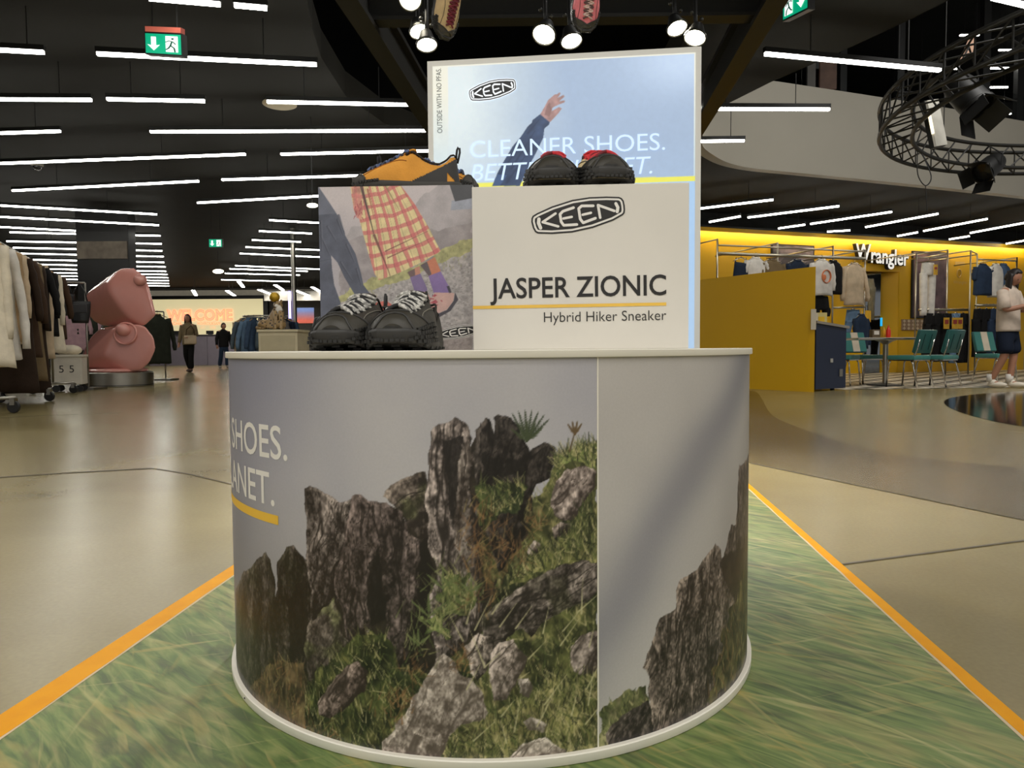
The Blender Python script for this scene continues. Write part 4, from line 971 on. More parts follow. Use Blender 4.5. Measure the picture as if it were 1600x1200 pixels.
def shoe_meshes(cap_lo, cap_hi, strap):
    key = (cap_lo, cap_hi, strap)
    P = {}
    P['upper'] = surfmesh(lambda s, t, z: not (s < .485 and t < .42), 0.)
    k = len(P['upper'].v); P['upper'].add([surf(1., -1 + 2 * j / 40) for j in range(41)], [tuple(range(41))])
    P['lining'] = surfmesh(lambda s, t, z: s < .50 and t < .43, -.002)
    cap = lambda s, t, z: s > cap_hi + (cap_lo - cap_hi) * min(t * 1.15, 1) ** 1.0
    P['toe_cap'] = surfmesh(cap, .009, 110, 60)
    P['toe_cap'].add([surf(1., -1 + 2 * j / 40, .009) + Vector((.008, 0, 0)) for j in range(41)], [tuple(range(41))])
    if strap:
        P['heel_strap'] = surfmesh(lambda s, t, z: t > .42 and s < .47 and z < .05 + (.47 - s) * .42 and not (.055 < s < .125 and .04 < z < .05 + .9 * (s - .04)), .006, 150, 90)
    # sole: lower rand and outsole with lugs
    mb = MB(); n = 60; out = []
    for k in range(n):
        a = k / n; s = (1 - math.cos(2 * math.pi * a)) / 2; sg = 1 if a < .5 else -1
        out.append((s, sg * halfw(s)))
    R = []
    for dz, g in ((0., .94), (.012, 1.02), (.04, 1.045), (.055, 1.02), (.058, .9)):
        ring = []
        for s, y in out:
            toe = smooth(.80, 1., s); heel = smooth(.15, 0., s)
            lift = .040 * toe ** 1.6 + .008 * heel
            x = .5 + (s - .5) * (1.0 + .012 * (g - .9) * 8)
            ring.append(Vector((x + (.012 if s > .99 else 0), y * g, lift * (1 if dz < .03 else .8) + dz + (.018 * toe if dz > .03 else 0))))
        R.append(ring)
    mb.rings(R); P['midsole'] = mb
    mb = MB()
    for k in range(0, n, 2):
        s, y = out[k]
        a, b = out[(k - 1) % n], out[(k + 1) % n]; ang = math.atan2(b[1] - a[1], b[0] - a[0])
        mb.box((.5 + (s - .5) * 1.01 + (.012 if s > .97 else 0), y * .99, .040 * smooth(.80, 1., s) ** 1.6 + .010), (.030, .022, .015), ang)
    for r, t in enumerate((.97, .88, .79, .70) if BULK else (.96,)):
        for k in range(9):
            s = .76 + .026 * k + .012 * (r % 2)
            if s > .995 - .01 * r: continue
            for sg in (-1, 1):
                p = surf(s, sg * t, .013); q = surf(s + .01, sg * t, .013); mb.box(p, (.020, .020, .017), math.atan2(q.y - p.y, q.x - p.x))
    for r in range(4 if BULK else 2):
        for j in range(5 - (r % 2)):
            y = (-.062 + .031 * j + .0155 * (r % 2)) * (1 - .1 * r); mb.box((1.012 - .004 * r, y, .048 + .021 * r), (.018, .022, .016))
    for k in range(16):
        s = .08 + .84 * k / 15
        for y in (-.6, 0, .6): mb.box((s, y * halfw(s), .040 * smooth(.8, 1., s) ** 1.6 + .001), (.034, .05, .012), .3 * y)
    P['outsole'] = mb
    # ridge moulded round the toe cap
    mb = MB(); pts = []
    for k in range(25):
        t = -1 + 2 * k / 24; s = cap_hi + (cap_lo - cap_hi) * min(abs(t) * 1.15, 1); s = min(s + .012, .995); p = surf(s, t * .93, .011); pts.append(p)
    mb.tube(pts, .0065, 6)
    pts = [surf(s_, t_, .012) for s_, t_ in ((.955, -.97), (.965, -.80), (.972, -.60), (.965, -.42), (.95, -.30), (.938, -.18), (.935, 0.), (.938, .18), (.95, .30), (.965, .42), (.972, .60), (.965, .80), (.955, .97))]
    mb.tube(pts, .008, 6); P['toe_ridge'] = mb
    # tongue
    R = []
    for k in range(8):
        q = k / 7; s = .60 - .17 * q; z = rimz(s) + .006 + .036 * q; w = .052 + .02 * q
        R.append([Vector((s - .012 * q, y * w, z - .25 * (y * w) ** 2 * 8 - e)) for e, ys in ((0, (-1, -.5, 0, .5, 1)), (.016, (1, .5, 0, -.5, -1))) for y in ys])
    mb = MB(); mb.rings(R); P['tongue'] = mb
    # collar piping round the opening
    pts = [surf(.02 + .44 * k / 20, .42, .004) for k in range(21)] ; pts2 = [surf(.46 - .44 * k / 20, -.42, .004) for k in range(21)]
    mb = MB(); mb.tube(pts + pts2, .008, 6, closed=True); P['collar'] = mb
    # laces
    mb = MB(); mb2 = MB()
    for k in range(8):
        s = .50 + .046 * k; ds = .046; y0 = .066 + .03 * min(BULK, 1) - .002 * k
        for sg in (-1, 1):
            pts = []
            for q in range(7):
                f = q / 6; ss = s + ds * f; y = sg * y0 * (1 - 2 * f); z = rimz(ss) + .016 + .012 * math.sin(math.pi * f) - (.018 * (abs(y) / .066) ** 2)
                pts.append((ss, y, z))
            (mb if (k + (sg > 0)) % 2 else mb2).tube(pts, .0125, 6)
        pts = [(s, y0 * (1 - 2 * q / 6), rimz(s) + .016 - .018 * abs(1 - 2 * q / 6) ** 2) for q in range(7)]
        mb.tube(pts, .0125, 6)
    for sg in (-1, 1):
        mb.tube([(.505 + .02 * math.sin(q * .9), sg * (.01 + .075 * math.sin(q * math.pi / 7)), .308 + .012 * math.cos(q * .9)) for q in range(8)], .009, 6)
    P['lace'] = mb; P['lace_dark'] = mb2
    mb = MB(); mb.tube([(.035, 0, .225), (.022, 0, .27), (.012, 0, .31), (.014, 0, .345), (.026, 0, .352), (.038, 0, .33), (.044, 0, .29), (.046, 0, .25)], .010, 6); P['heel_loop'] = mb
    mb = MB(); pts = [surf(.50 + .4 * k / 12, .62 - .25 * math.sin(math.pi * k / 12), .003) for k in range(13)]; mb.tube(pts, .0035, 5); P['stitching'] = mb; mb = MB()
    pts = [surf(.50 + .4 * k / 12, -.62 + .25 * math.sin(math.pi * k / 12), .003) for k in range(13)]; mb.tube(pts, .0035, 5); P['stitching_b'] = mb
    return P
def shoe(label, group, L, matrix, mats, cap=(.82, .90), strap=True, bulk=0., zs=1.):
    global BULK
    BULK = bulk
    t = thing('hiking_shoe', label, 'shoe', group=group, mat=matrix)
    for k, mb in shoe_meshes(cap[0], cap[1], strap).items():
        scaled(mb, L); mb.v = [(x, y, z * zs) for x, y, z in mb.v]; local({'lace_dark': 'lace', 'stitching_b': 'stitching'}.get(k, k), mb, mats.get(k.replace('_b', '') if k == 'stitching_b' else k, mats['rubber']), t, smooth=(k not in ('outsole',)) and 'all')
    return t
m_rub = M('black_rubber', (40, 39, 36), .6, var=.2, scale=40, bump=.15, bscale=200)
m_rub2 = M('grey_black_rubber', (50, 48, 44), .55, var=.15, scale=40)
def fabric(n, c, b=.2): return M(n, c, .8, var=.14, scale=30, bump=b, bscale=260, spec=.3)
S_ORANGE = dict(rubber=m_rub, upper=fabric('tan_suede', (230, 160, 66)), lining=M('dark_lining', (44, 36, 30), .9), midsole=M('charcoal_rubber', (66, 63, 58), .7), tongue=fabric('tan_suede', (214, 142, 52)), lace=M('blue_grey_lace', (98, 116, 158), .7, var=.5, scale=200), lace_dark=M('navy_lace', (60, 66, 84), .7, var=.4, scale=200), toe_cap=M('charcoal_rubber', (66, 63, 58), .7), heel_strap=M('charcoal_strap', (54, 51, 48), .7), stitching=M('brown_stitch', (168, 104, 36), .8), collar=M('dark_lining', (44, 36, 30), .9), toe_ridge=M('charcoal_rubber', (66, 63, 58), .7), heel_loop=M('black_webbing', (34, 32, 32), .8))
m_blk = M('black_nubuck', (48, 45, 38), .6, var=.25, scale=25, bump=.15, bscale=200)
S_BLACK = dict(rubber=m_rub, upper=m_blk, lining=M('black_lining', (26, 25, 24), .9), midsole=m_rub2, tongue=m_blk, lace=M('white_speckled_lace', (226, 222, 212), .7, var=.75, scale=170), lace_dark=M('black_lace', (28, 27, 26), .7), toe_cap=M('olive_black_rubber', (54, 50, 40), .5), heel_strap=m_rub2, stitching=M('grey_piping', (120, 116, 104), .6), collar=m_blk, toe_ridge=m_rub2, heel_loop=m_rub)
S_RED = dict(rubber=m_rub, upper=fabric('cream_suede', (224, 204, 156)), lining=M('red_lining', (120, 30, 34), .9), midsole=m_rub2, tongue=fabric('red_mesh', (206, 44, 52)), lace=M('red_lace', (226, 48, 58), .7, var=.3, scale=120), lace_dark=M('dark_red_lace', (120, 26, 34), .7), toe_cap=M('olive_black_rubber', (54, 50, 40), .5), heel_strap=m_rub2, stitching=m_rub, collar=m_rub, toe_ridge=m_rub2, heel_loop=m_rub)
S_BEIGE = dict(S_RED, upper=fabric('sand_suede', (206, 178, 132)), lace=M('wine_lace', (128, 34, 48), .7, var=.4, scale=160), tongue=fabric('sand_suede', (206, 178, 132)), lace_dark=M('wine_lace_dark', (96, 24, 38), .7))
S_PINK = dict(S_RED, upper=fabric('pink_suede', (236, 132, 140)), lace=M('pale_pink_lace', (240, 206, 196), .7, var=.4, scale=160), tongue=fabric('pink_suede', (236, 132, 140)), lace_dark=M('brown_lace', (96, 70, 66), .7))
def shoe_at(toe, heading, L, z):   # toe point on the ground plan, heading of the toe
    c, s = math.cos(heading), math.sin(heading)
    return Matrix.Translation((toe[0] - c * L, toe[1] - s * L, z)) @ Matrix.Rotation(heading, 4, 'Z')
R90 = math.pi / 2
# black pair in front of the picture box, toes to the viewer
pa = aty(521, 545, 1.115); shoe('black hiking shoe with speckled laces, nearer the left rim of the podium', 'black pair of shoes on the podium', .262, shoe_at((pa[0], 1.104), -R90 - .16, .262, ZT + .001), S_BLACK, (.80, .885), bulk=1.0, zs=1.14)
pa = aty(616, 545, 1.09); shoe('black hiking shoe with speckled laces, right one beside the white box', 'black pair of shoes on the podium', .268, shoe_at((pa[0], 1.078), -R90 - .08, .268, ZT + .001), S_BLACK, (.80, .885), bulk=1.0, zs=1.14)
# red laced pair on the white box
zb2 = ZT + H2
pa = aty(862, 288, 1.365); shoe('cream and black shoe with red laces, left one on the white box', 'red laced pair of shoes', .268, shoe_at((pa[0], 1.3505), -R90 - .08, .268, zb2 + .0005), S_RED, (.80, .88), bulk=1.1, zs=1.12)
pa = aty(954, 287, 1.36); shoe('cream and black shoe with red laces, right one on the white box', 'red laced pair of shoes', .268, shoe_at((pa[0], 1.345), -R90 + .10, .268, zb2 + .0005), S_RED, (.80, .88), bulk=1.1, zs=1.12)
# tan pair on the picture box: the near one points left, the far one right
zb1 = ZT + H1
_a = aty(556, 286, 1.478); _b = aty(721, 286, 1.478); Ls = float(_b[0] - _a[0])
shoe('tan suede shoe with blue laces pointing left, in front of its twin', 'tan pair of shoes', Ls, shoe_at((_a[0], 1.470), math.pi + .035, Ls, zb1 + .0005), S_ORANGE, (.87, .985), zs=1.18)
_b = aty(745.5, 286, 1.55); shoe('tan suede shoe pointing right, mostly hidden behind its twin', 'tan pair of shoes', Ls, shoe_at((_b[0], 1.556), .0, Ls, zb1 + .0005), S_ORANGE, (.84, .93), bulk=1., zs=1.25)

# ================================================================== garments
def cloth(n, c, b=.3): return M('cloth_' + n, c, .85, var=.18, scale=9, bump=b, bscale=70, spec=.2)
def loft_rings(fn, nu, n=22):
    return [[fn(u / (nu - 1), 2 * math.pi * k / n) for k in range(n)] for u in range(nu)]
m_wood = M('pale_wood', (206, 166, 120), .5, var=.2, scale=20, stretch=(1, 8, 8))
m_chrome = M('chrome', (196, 192, 184), .22, 1., var=.04)
m_steel = M('brushed_steel', (168, 164, 154), .35, 1., var=.08)
def garment(label, cat, group, loc, rz, kind, mat, L=.75, hw=.22, sleeve=.58, th=.055, seed=0, hang=True, hanger_mat=None, mat2=None, name=None, hook=.09):
    r = random.Random(seed * 7 + int(L * 100)); ph = [r.uniform(0, 6.28) for _ in range(6)]
    t = thing(name or cat.replace(' ', '_'), label, cat, loc, rz, group)
    fold = lambda u, a: 1 + (.10 * math.sin(5 * a + ph[0]) + .07 * math.sin(9 * a + ph[1] + 2 * u)) * (.25 + u)
    if kind in ('top', 'coat', 'tee', 'vest'):
        W = lambda u: np.interp(u, [0, .02, .05, .10, .2, .55, 1], [.06, .085, .15, hw * .97, hw, hw * .96, hw * (1.16 if kind == 'coat' else 1.02)])
        T = lambda u: np.interp(u, [0, .05, .12, .3, 1], [.045, .05, th, th * 1.25, th * (1.5 if kind == 'coat' else 1.2)])
        drop = lambda u, a: .05 * abs(math.cos(a)) * np.interp(u, [0, .05, .12, 1], [0, .5, 1, .35])
        f = lambda u, a: Vector((float(W(u)) * math.copysign(abs(math.cos(a)) ** .8, math.cos(a)), float(T(u)) * math.sin(a) * fold(u, a), -u * L - float(drop(u, a)) + .012 * u * math.sin(3 * a + ph[2])))
        mb = MB(); mb.rings(loft_rings(f, 18)); local('body', mb, mat, t, smooth='all')
        if kind != 'vest':
            for sg in (-1, 1):
                P = []; n = 9
                for k in range(n):
                    u = k / (n - 1); P.append((sg * (hw * .86 + (.07 + .05 * math.sin(ph[3])) * math.sin(u * 1.6)), .012 * math.sin(4 * u + ph[4]) - .02 * u, -.075 - sleeve * u))
                rr_ = [(.062 + .008 * math.sin(9 * k + ph[5])) * (1 - .22 * k / n) for k in range(n)]; rr_[-1] *= .86
                mb = MB(); mb.tube(P, rr_, 12, flat=.8); local('sleeve', mb, mat2 or mat, t, smooth='all')
        mb = MB(); mb.tube([(.068 * math.cos(a), .045 * math.sin(a), .012 - .03 * math.sin(a) * (math.sin(a) < 0) * -1) for a in [2 * math.pi * k / 14 for k in range(14)]], .016, 6, closed=True); local('collar', mb, mat2 or mat, t, smooth='all')
    elif kind in ('trousers', 'shorts'):
        mb = MB(); f = lambda u, a: Vector((hw * (.78 + .22 * u) * math.cos(a), th * (1 + .14 * u) * math.sin(a) * (1 + .1 * math.sin(6 * a + ph[0])), -u * .26)); mb.rings(loft_rings(f, 6)); local('waist', mb, mat, t, smooth='all')
        for sg in (-1, 1):
            f = lambda u, a: Vector((sg * (hw * .5 + .03 * u + .02 * math.sin(3 * u + ph[1])) + (hw * .47) * (1 - .12 * u) * math.cos(a) * (1 + .05 * math.sin(7 * u + ph[2]) * u), th * (1.1 - .1 * u) * math.sin(a) * (1 + .1 * math.sin(4 * a + 5 * u + ph[3])), -.22 - u * (L - .22)))
            mb = MB(); mb.rings(loft_rings(f, 12, 16)); local('trouser_leg', mb, mat, t, smooth='all')
        mb = MB(); f = lambda u, a: Vector((hw * .79 * math.cos(a), (th + .004) * math.sin(a), .002 - u * .035)); mb.rings(loft_rings(f, 2)); local('waistband', mb, mat2 or mat, t, smooth=True)
    elif kind == 'camisole':
        f = lambda u, a: Vector((hw * (.62 + .34 * u) * math.cos(a), th * math.sin(a) * fold(u, a), -.1 - u * L + .05 * abs(math.cos(a)) ** 3 * (1 - u))); mb = MB(); mb.rings(loft_rings(f, 10)); local('body', mb, mat, t, smooth='all')
        for sg in (-1, 1):
            mb = MB(); mb.tube([(sg * hw * .55, 0, -.06), (sg * hw * .5, 0, .02)], .006, 6); local('strap', mb, mat, t)
    if hang:
        mb = MB(); hm = hanger_mat or m_wood
        mb.tube([(-hw * .8, 0, -.055), (-hw * .4, 0, -.01), (0, 0, .02), (hw * .4, 0, -.01), (hw * .8, 0, -.055)], [.007, .01, .012, .01, .007], 8)
        h = local('hanger', mb, hm, t, smooth='all')
        mb = MB(); mb.tube([(0, 0, .015), (0, 0, hook - .04), (.018, 0, hook - .022), (.012, 0, hook - .004), (-.005, 0, hook), (-.016, 0, hook - .014)], .0035, 6); local('hook', mb, m_chrome, h)
    return t
C_ = {k: cloth(k, v) for k, v in dict(cream=(232, 220, 196), white=(226, 220, 210), tan=(168, 140, 104), brown=(70, 52, 38), dkbrown=(52, 39, 29), khaki=(120, 102, 74), black=(28, 27, 27), beige=(208, 186, 156), pink=(206, 168, 176), green=(52, 56, 46), olive=(82, 82, 62), denim=(72, 92, 118), ltdenim=(116, 144, 172), navy=(34, 44, 62), grey=(112, 108, 106), steel=(96, 110, 118), offwhite=(220, 206, 186), dkdenim=(46, 60, 82)).items()}

# ---- rolling rack of coats at the left edge
RA = np.array([-5.38, 7.2, 0]); RB = np.array([-6.92, 10.7, 0]); RD = (RB - RA) / np.linalg.norm(RB - RA); RLn = np.linalg.norm(RB - RA)
rz_r = math.atan2(RD[1], RD[0]) - math.pi / 2          # garments hang across the rail
t = thing('garment_rack', 'long rolling rack of brown and cream coats at the left edge', 'clothes rack', (RA + RB) / 2)
mb = MB(); mb.tube([RA + [0, 0, 1.86], RB + [0, 0, 1.86]], .016, 10); mb.build('rail', m_steel, t, smooth='all')
for q in (RA, (RA + RB) / 2, RB):
    mb = MB(); mb.tube([q + [0, 0, .16], q + [0, 0, 1.86]], .016, 10); mb.build('post', m_steel, t, smooth='all')
    mb = MB(); s_ = np.array([RD[1], -RD[0], 0]); mb.tube([q - s_ * .28 + [0, 0, .16], q + s_ * .28 + [0, 0, .16]], .018, 8); mb.build('foot_bar', m_steel, t, smooth='all')
    for sg in (-1, 1):
        c = q + s_ * sg * .26; w_ = mb = MB(); mb.lathe([(.03, -.018), (.06, -.018), (.065, -.01), (.065, .01), (.06, .018), (.03, .018)], 16, Matrix.Translation((c[0], c[1], .066)) @ Matrix.Rotation(R90, 4, 'X')); wh = mb.build('wheel', M('black_caster', (30, 29, 28), .45), t, smooth=True)
        mb = MB(); mb.box((c[0], c[1], .12), (.05, .06, .07)); mb.build('caster_fork', m_steel, wh)
_gr = 'coats on the rack at the left edge'
for q, kind, c, L, sl, lab in ((.05, 'coat', 'cream', 1.30, .95, 'cream quilted coat nearest the viewer on the left rack'), (.34, 'coat', 'white', 1.22, 1.05, 'white long-sleeved top second on the left rack'), (.62, 'top', 'tan', 1.02, .62, 'tan work jacket on the left rack'),
                               (.88, 'top', 'beige', 1.05, .7, 'beige blouson between tan jacket and brown coats'), (1.16, 'coat', 'dkbrown', 1.62, .72, 'dark brown floor-length coat on the left rack'), (1.44, 'coat', 'brown', 1.2, .74, 'mid brown short coat on the left rack'), (1.70, 'coat', 'khaki', 1.5, .7, 'khaki brown long coat on the left rack'),
                               (1.98, 'coat', 'dkbrown', 1.66, .8, 'very long dark brown coat in the middle of the left rack'), (2.28, 'top', 'black', .86, .6, 'black jacket with a cream lining on the left rack'), (2.55, 'trousers', 'beige', 1.25, 0, 'beige trousers hanging behind the black jacket'), (2.82, 'top', 'black', .92, .62, 'black padded jacket far down the left rack'), (3.12, 'coat', 'cream', 1.15, .7, 'cream coat near the far end of the left rack'), (3.45, 'top', 'brown', .95, .6, 'short brown jacket last on the left rack')):
    p = RA + RD * q + [0, 0, 1.79]; garment(lab, 'trousers' if kind == 'trousers' else 'coat', _gr, p, rz_r + random.Random(int(q * 100)).uniform(-.12, .12), kind, C_[c], L, .25, sl, .075, seed=int(q * 10), hook=.085)
# ---- white crate on wheels behind the rack
_p = atz(110, 612, 0); t = thing('storage_crate', 'white crate on wheels with black numerals beside the coat rack', 'crate', (_p[0], _p[1], 0), .35)
m_crate = M('white_crate', (214, 206, 190), .6)
mb = MB(); mb.box((0, 0, .34), (.42, .4, .44)); local('body', mb, m_crate, t, bevel=.01)
mb = MB(); mb.box((0, 0, .57), (.45, .43, .04)); local('rim', mb, m_crate, t, bevel=.008)
for x in (-.16, .16):
    for y in (-.15, .15):
        mb = MB(); mb.lathe([(.02, -.015), (.055, -.015), (.055, .015), (.02, .015)], 14, Matrix.Translation((x, y, .056)) @ Matrix.Rotation(R90, 4, 'X')); local('wheel', mb, M('black_caster', (30, 29, 28), .45), t)
for x in (-.07, .07):
    V, Fc = cap_text('5', .11, left=x - .03); mb = MB(); mb.add([(a, -.2025, .31 + b) for a, b, _ in V], Fc); local('numeral', mb, m_ink, t)
mb = MB(); mb.ball((0, 0, .66), (.19, .17, .09), 16, 8); tag(local('folded_sweater', mb, C_['cream'], None, smooth='all'), 'crumpled cream sweater lying on the white crate', 'sweater').location = (_p[0], _p[1], 0)

# ---- bags and pink shirts behind
def hang_rail(label, a, b, z, group=None):
    a = np.array([*a, 0.]); b = np.array([*b, 0.]); t = thing('garment_rack', label, 'clothes rack', (a + b) / 2)
    mb = MB(); mb.tube([a + [0, 0, z], b + [0, 0, z]], .015, 8); mb.build('rail', m_steel, t, smooth='all')
    for q in (a, b):
        mb = MB(); mb.tube([q, q + [0, 0, z]], .015, 8); mb.build('post', m_steel, t, smooth='all'); mb = MB(); mb.box(q + [0, 0, .02], (.4, .4, .035)); mb.build('foot_plate', m_steel, t)
    return t
def px_rail(u0, v0, u1, v1, Y0, Y1): return aty(u0, v0, Y0), aty(u1, v1, Y1)
a = aty(100, 480, 15.4); b = aty(134, 480, 15.8); zr = 1.58
hang_rail('low rack with pink shirts left of the pink sculpture', (a[0] - .1, 15.4), (b[0] + .6, 15.9), zr)
for k, (c, lab) in enumerate((('pink', 'pale pink sweatshirt left of the sculpture'), ('green', 'dark green top beneath the pink sweatshirts'), ('pink', 'second pink shirt close behind the sculpture'), ('grey', 'grey shirt hanging behind the sculpture'))):
    garment(lab, 'shirt', 'shirts left of the sculpture', (a[0] + .2 + .24 * k, 15.5 + .1 * k, zr - .07), .25 + .2 * (k % 2), 'tee', C_[c], .82 if c != 'green' else .98, .24, .42, .06, seed=k + 20)
a = aty(92, 455, 11.6)
t = hang_rail('rack of black bags behind the left coat rack', (a[0] - .5, 11.5), (a[0] + .25, 11.9), 1.78)
for k in range(4):
    x = a[0] - .42 + .2 * k; y = 11.55 + .1 * k; zz = 1.45 - .12 * (k % 2)
    g = thing('shoulder_bag', ['black leather shoulder bag, leftmost on its rack', 'black bag hanging lower on the rack behind the coats', 'black bag with grey flap on the rack behind the coats', 'black bag nearest the pink shirts'][k], 'bag', (x, y, zz), .4, 'black bags behind the coats')
    f = lambda u, q: Vector((.16 * math.cos(q) * (1 - .25 * u ** 2), .07 * math.sin(q), .14 - .36 * u)); mb = MB(); mb.rings(loft_rings(f, 8, 16)); local('bag_body', mb, M('black_leather', (26, 25, 26), .35, bump=.2), g, smooth='all')
    mb = MB(); mb.tube([(-.12, 0, .1), (-.08, 0, .3), (0, 0, 1.78 - zz), (.08, 0, .3), (.12, 0, .1)], .01, 6); local('handle', mb, M('black_leather', (26, 25, 26), .35, bump=.2), g, smooth='all')
    mb = MB(); mb.box((0, -.062, .02), (.22, .03, .14)); local('flap', mb, M('grey_leather', (52, 50, 52), .4), g, bevel=.01)

# ---- pink sculpture on a steel drum
SP = atz(184, 603, 0); SP = np.array([SP[0], SP[1], 0.])
SF = lambda u, v, dy=0.: Vector([float(q) for q in aty(100 + u / 5.456, 400 + v / 5.456, SP[1] + dy)])
t = thing('pink_sculpture', 'glossy pink sculpture of two stacked bulbous wedges', 'sculpture', SP)
m_pink = M('glossy_pink_lacquer', (226, 156, 144), .12, var=.03, coat=.8)
def hull(pts, bev, name, sub=2):
    bm = bmesh.new()
    for p in pts: bm.verts.new(p)
    r = bmesh.ops.convex_hull(bm, input=bm.verts); bmesh.ops.delete(bm, geom=[v for v in bm.verts if not v.link_faces], context='VERTS')
    me = bpy.data.meshes.new(name); bm.to_mesh(me); bm.free()
    o = bpy.data.objects.new(name, me); COL.objects.link(o)
    md = o.modifiers.new('r', 'REMESH'); md.mode = 'VOXEL'; md.voxel_size = .028
    md2 = o.modifiers.new('s', 'SMOOTH'); md2.factor = .5; md2.iterations = bev
    m2 = bpy.data.meshes.new_from_object(o.evaluated_get(bpy.context.evaluated_depsgraph_get())); bpy.data.objects.remove(o); bpy.data.meshes.remove(me)
    return m2
def add_hull(name, pts, bev, parent, mat):
    me = hull(pts, bev, name); im = wm(parent).inverted(); me.transform(im); me.polygons.foreach_set('use_smooth', [True] * len(me.polygons)); o = link_mesh(name, me, mat, parent); o.name = name; return o
top_face = [SF(x, y, -.30) for x, y in ((480, 100), (600, 85), (690, 150), (735, 240), (770, 400), (800, 500), (690, 600), (560, 530), (470, 430), (380, 290), (370, 230))]
top_back = [SF(x, y, .45) for x, y in ((340, 190), (175, 330), (155, 390), (180, 500), (240, 570), (340, 610), (560, 560), (640, 580))]
add_hull('upper_form', top_face + top_back, 34, t, m_pink)
lo_face = [SF(x, y, -.34) for x, y in ((430, 610), (560, 570), (690, 585), (770, 690), (790, 790), (740, 900), (660, 980), (560, 985), (400, 880), (330, 850))]
lo_back = [SF(x, y, .42) for x, y in ((300, 610), (230, 680), (135, 880), (160, 930), (200, 965), (420, 985), (600, 990), (660, 700))] + [SF(135, 890, -.1), SF(200, 960, -.1)]
add_hull('lower_form', lo_face + lo_back, 30, t, m_pink)
mb = MB(); mb.ball(SF(650, 205, -.31), (.115, .1, .105), 20, 12); mb.build('upper_knob', m_pink, t, smooth='all')
mb = MB(); mb.ball(SF(505, 630, -.36), (.125, .11, .115), 20, 12); mb.build('lower_knob', m_pink, t, smooth='all')
c = SF(520, 650, -.36); mb = MB(); mb.tube([c + Vector((.20 * math.cos(k * .39), .01 + .03 * math.sin(k * .39), .19 * math.sin(k * .39) - .02)) for k in range(16)], .02, 8, closed=True); mb.build('ring_fold', m_pink, t, smooth='all')
c = np.array(SF(455, 985)); mb = MB(); mb.lathe([(.05, .262), (.5, .262), (.525, .28), (.525, .30), (.49, .325), (.05, .325)], 40, Matrix.Translation((c[0], SP[1], 0))); mb.build('foot', m_pink, t, smooth=True)
t = thing('plinth', 'round brushed steel plinth under the pink sculpture', 'plinth', (c[0], SP[1], 0))
mb = MB(); mb.lathe([(.05, 0), (.59, 0), (.60, .01), (.60, .25), (.585, .262), (.05, .262)], 48, Matrix.Translation((c[0], SP[1], 0))); mb.build('drum', m_steel, t, smooth=True)
mb = MB(); mb.lathe([(.601, .02), (.604, .02), (.604, .035), (.601, .035)], 48, Matrix.Translation((c[0], SP[1], 0))); mb.build('base_band', M('dark_steel', (90, 90, 88), .4, .9), t, smooth=True)

# ---- green jackets right of the sculpture
a = aty(238, 490, 15.2); hang_rail('rack of dark green jackets right of the sculpture', (a[0] - .9, 15.0), (a[0] + .05, 15.6), 1.50)
for k in range(4):
    garment(['dark green jacket at the right end of the rack by the sculpture', 'dark olive jacket second from the right behind the sculpture', 'black green jacket third behind the sculpture', 'olive jacket hidden deepest behind the sculpture'][k], 'jacket', 'jackets right of the sculpture', (a[0] - .05 - .2 * k, 15.5 - .12 * k, 1.43), .9, 'top', C_['green' if k % 2 == 0 else 'olive'], 1.05, .28, .7, .09, seed=k + 40)

# ---- far end: welcome wall, till desk, people
m_cream_lit = M('lit_cream_panel', (240, 226, 176), .6, var=.04, scale=.4, emit=.42)
a = aty(225, 468, 34.3); b = aty(413, 524, 34.3)
t = thing('welcome_wall', 'glowing cream wall panel with orange welcome lettering', 'wall panel', ((a[0] + b[0]) / 2, 34.4, b[2]))
mb = MB(); mb.box(((a[0] + b[0]) / 2, 34.42, (a[2] + b[2]) / 2), (b[0] - a[0], .1, a[2] - b[2])); mb.build('panel', m_cream_lit, t)
mb = MB(); mb.box(((a[0] + b[0]) / 2 + .3, 34.35, a[2] + .08), (b[0] - a[0] + .6, .2, .16)); mb.build('top_frame', m_hous, t)
mb = MB(); mb.box((b[0] + .1, 34.35, (a[2] + b[2]) / 2), (.22, .2, a[2] - b[2])); mb.build('side_frame', m_hous, t)
m_neon = M('orange_neon', (255, 128, 84), .5, var=0., emit=1.1); m_neonfill = M('pale_orange_fill', (250, 190, 150), .5, var=0., emit=.5)
fw_ = lambda x, y, z=0.: (x, 34.36 - z, y)
def onw(u, v): p = aty(u, v, 34.36); return (p[0], p[2])
def write_far(body, l, r_, top, mat, outline=0., z=.01, **k):
    A = np.array(onw(*l)); B = np.array(onw(*r_)); T_ = np.array(onw(*top)); V, Fc = fit_text(body, 0, B[0] - A[0], T_[1] - A[1], **k)
    mb = MB(); mb.add([fw_(A[0] + x, A[1] + y + (B[1] - A[1]) * x / (B[0] - A[0]), z) for x, y, _ in V], Fc); mb.build('lettering', mat, t)
write_far('WELCOME', (261, 500.5), (364, 500), (261, 485), m_neonfill, offset=.03)
_H, _ = text_geo('H', 1.); _sc = (onw(261, 485)[1] - onw(261, 500.5)[1]) / _H[:, 1].max()
V, Fc = text_geo('WELCOME', 1., outline=.018, offset=.03); V = V.copy(); V[:, 0] = (V[:, 0] - V[:, 0].min()) * (onw(364, 500)[0] - onw(261, 500)[0]) / np.ptp(V[:, 0])
mb = MB(); mb.add([fw_(onw(261, 500)[0] + x, onw(261, 500.5)[1] + y * _sc, .03 + z * .5) for x, y, z in V], Fc); mb.build('neon_outline', m_neon, t)
write_far('ECHA', (267.5, 507.5), (284, 507.5), (267.5, 503.5), m_neon); write_far('MTHROUKSAM', (309, 507.5), (344, 507.5), (309, 503.5), m_neon)
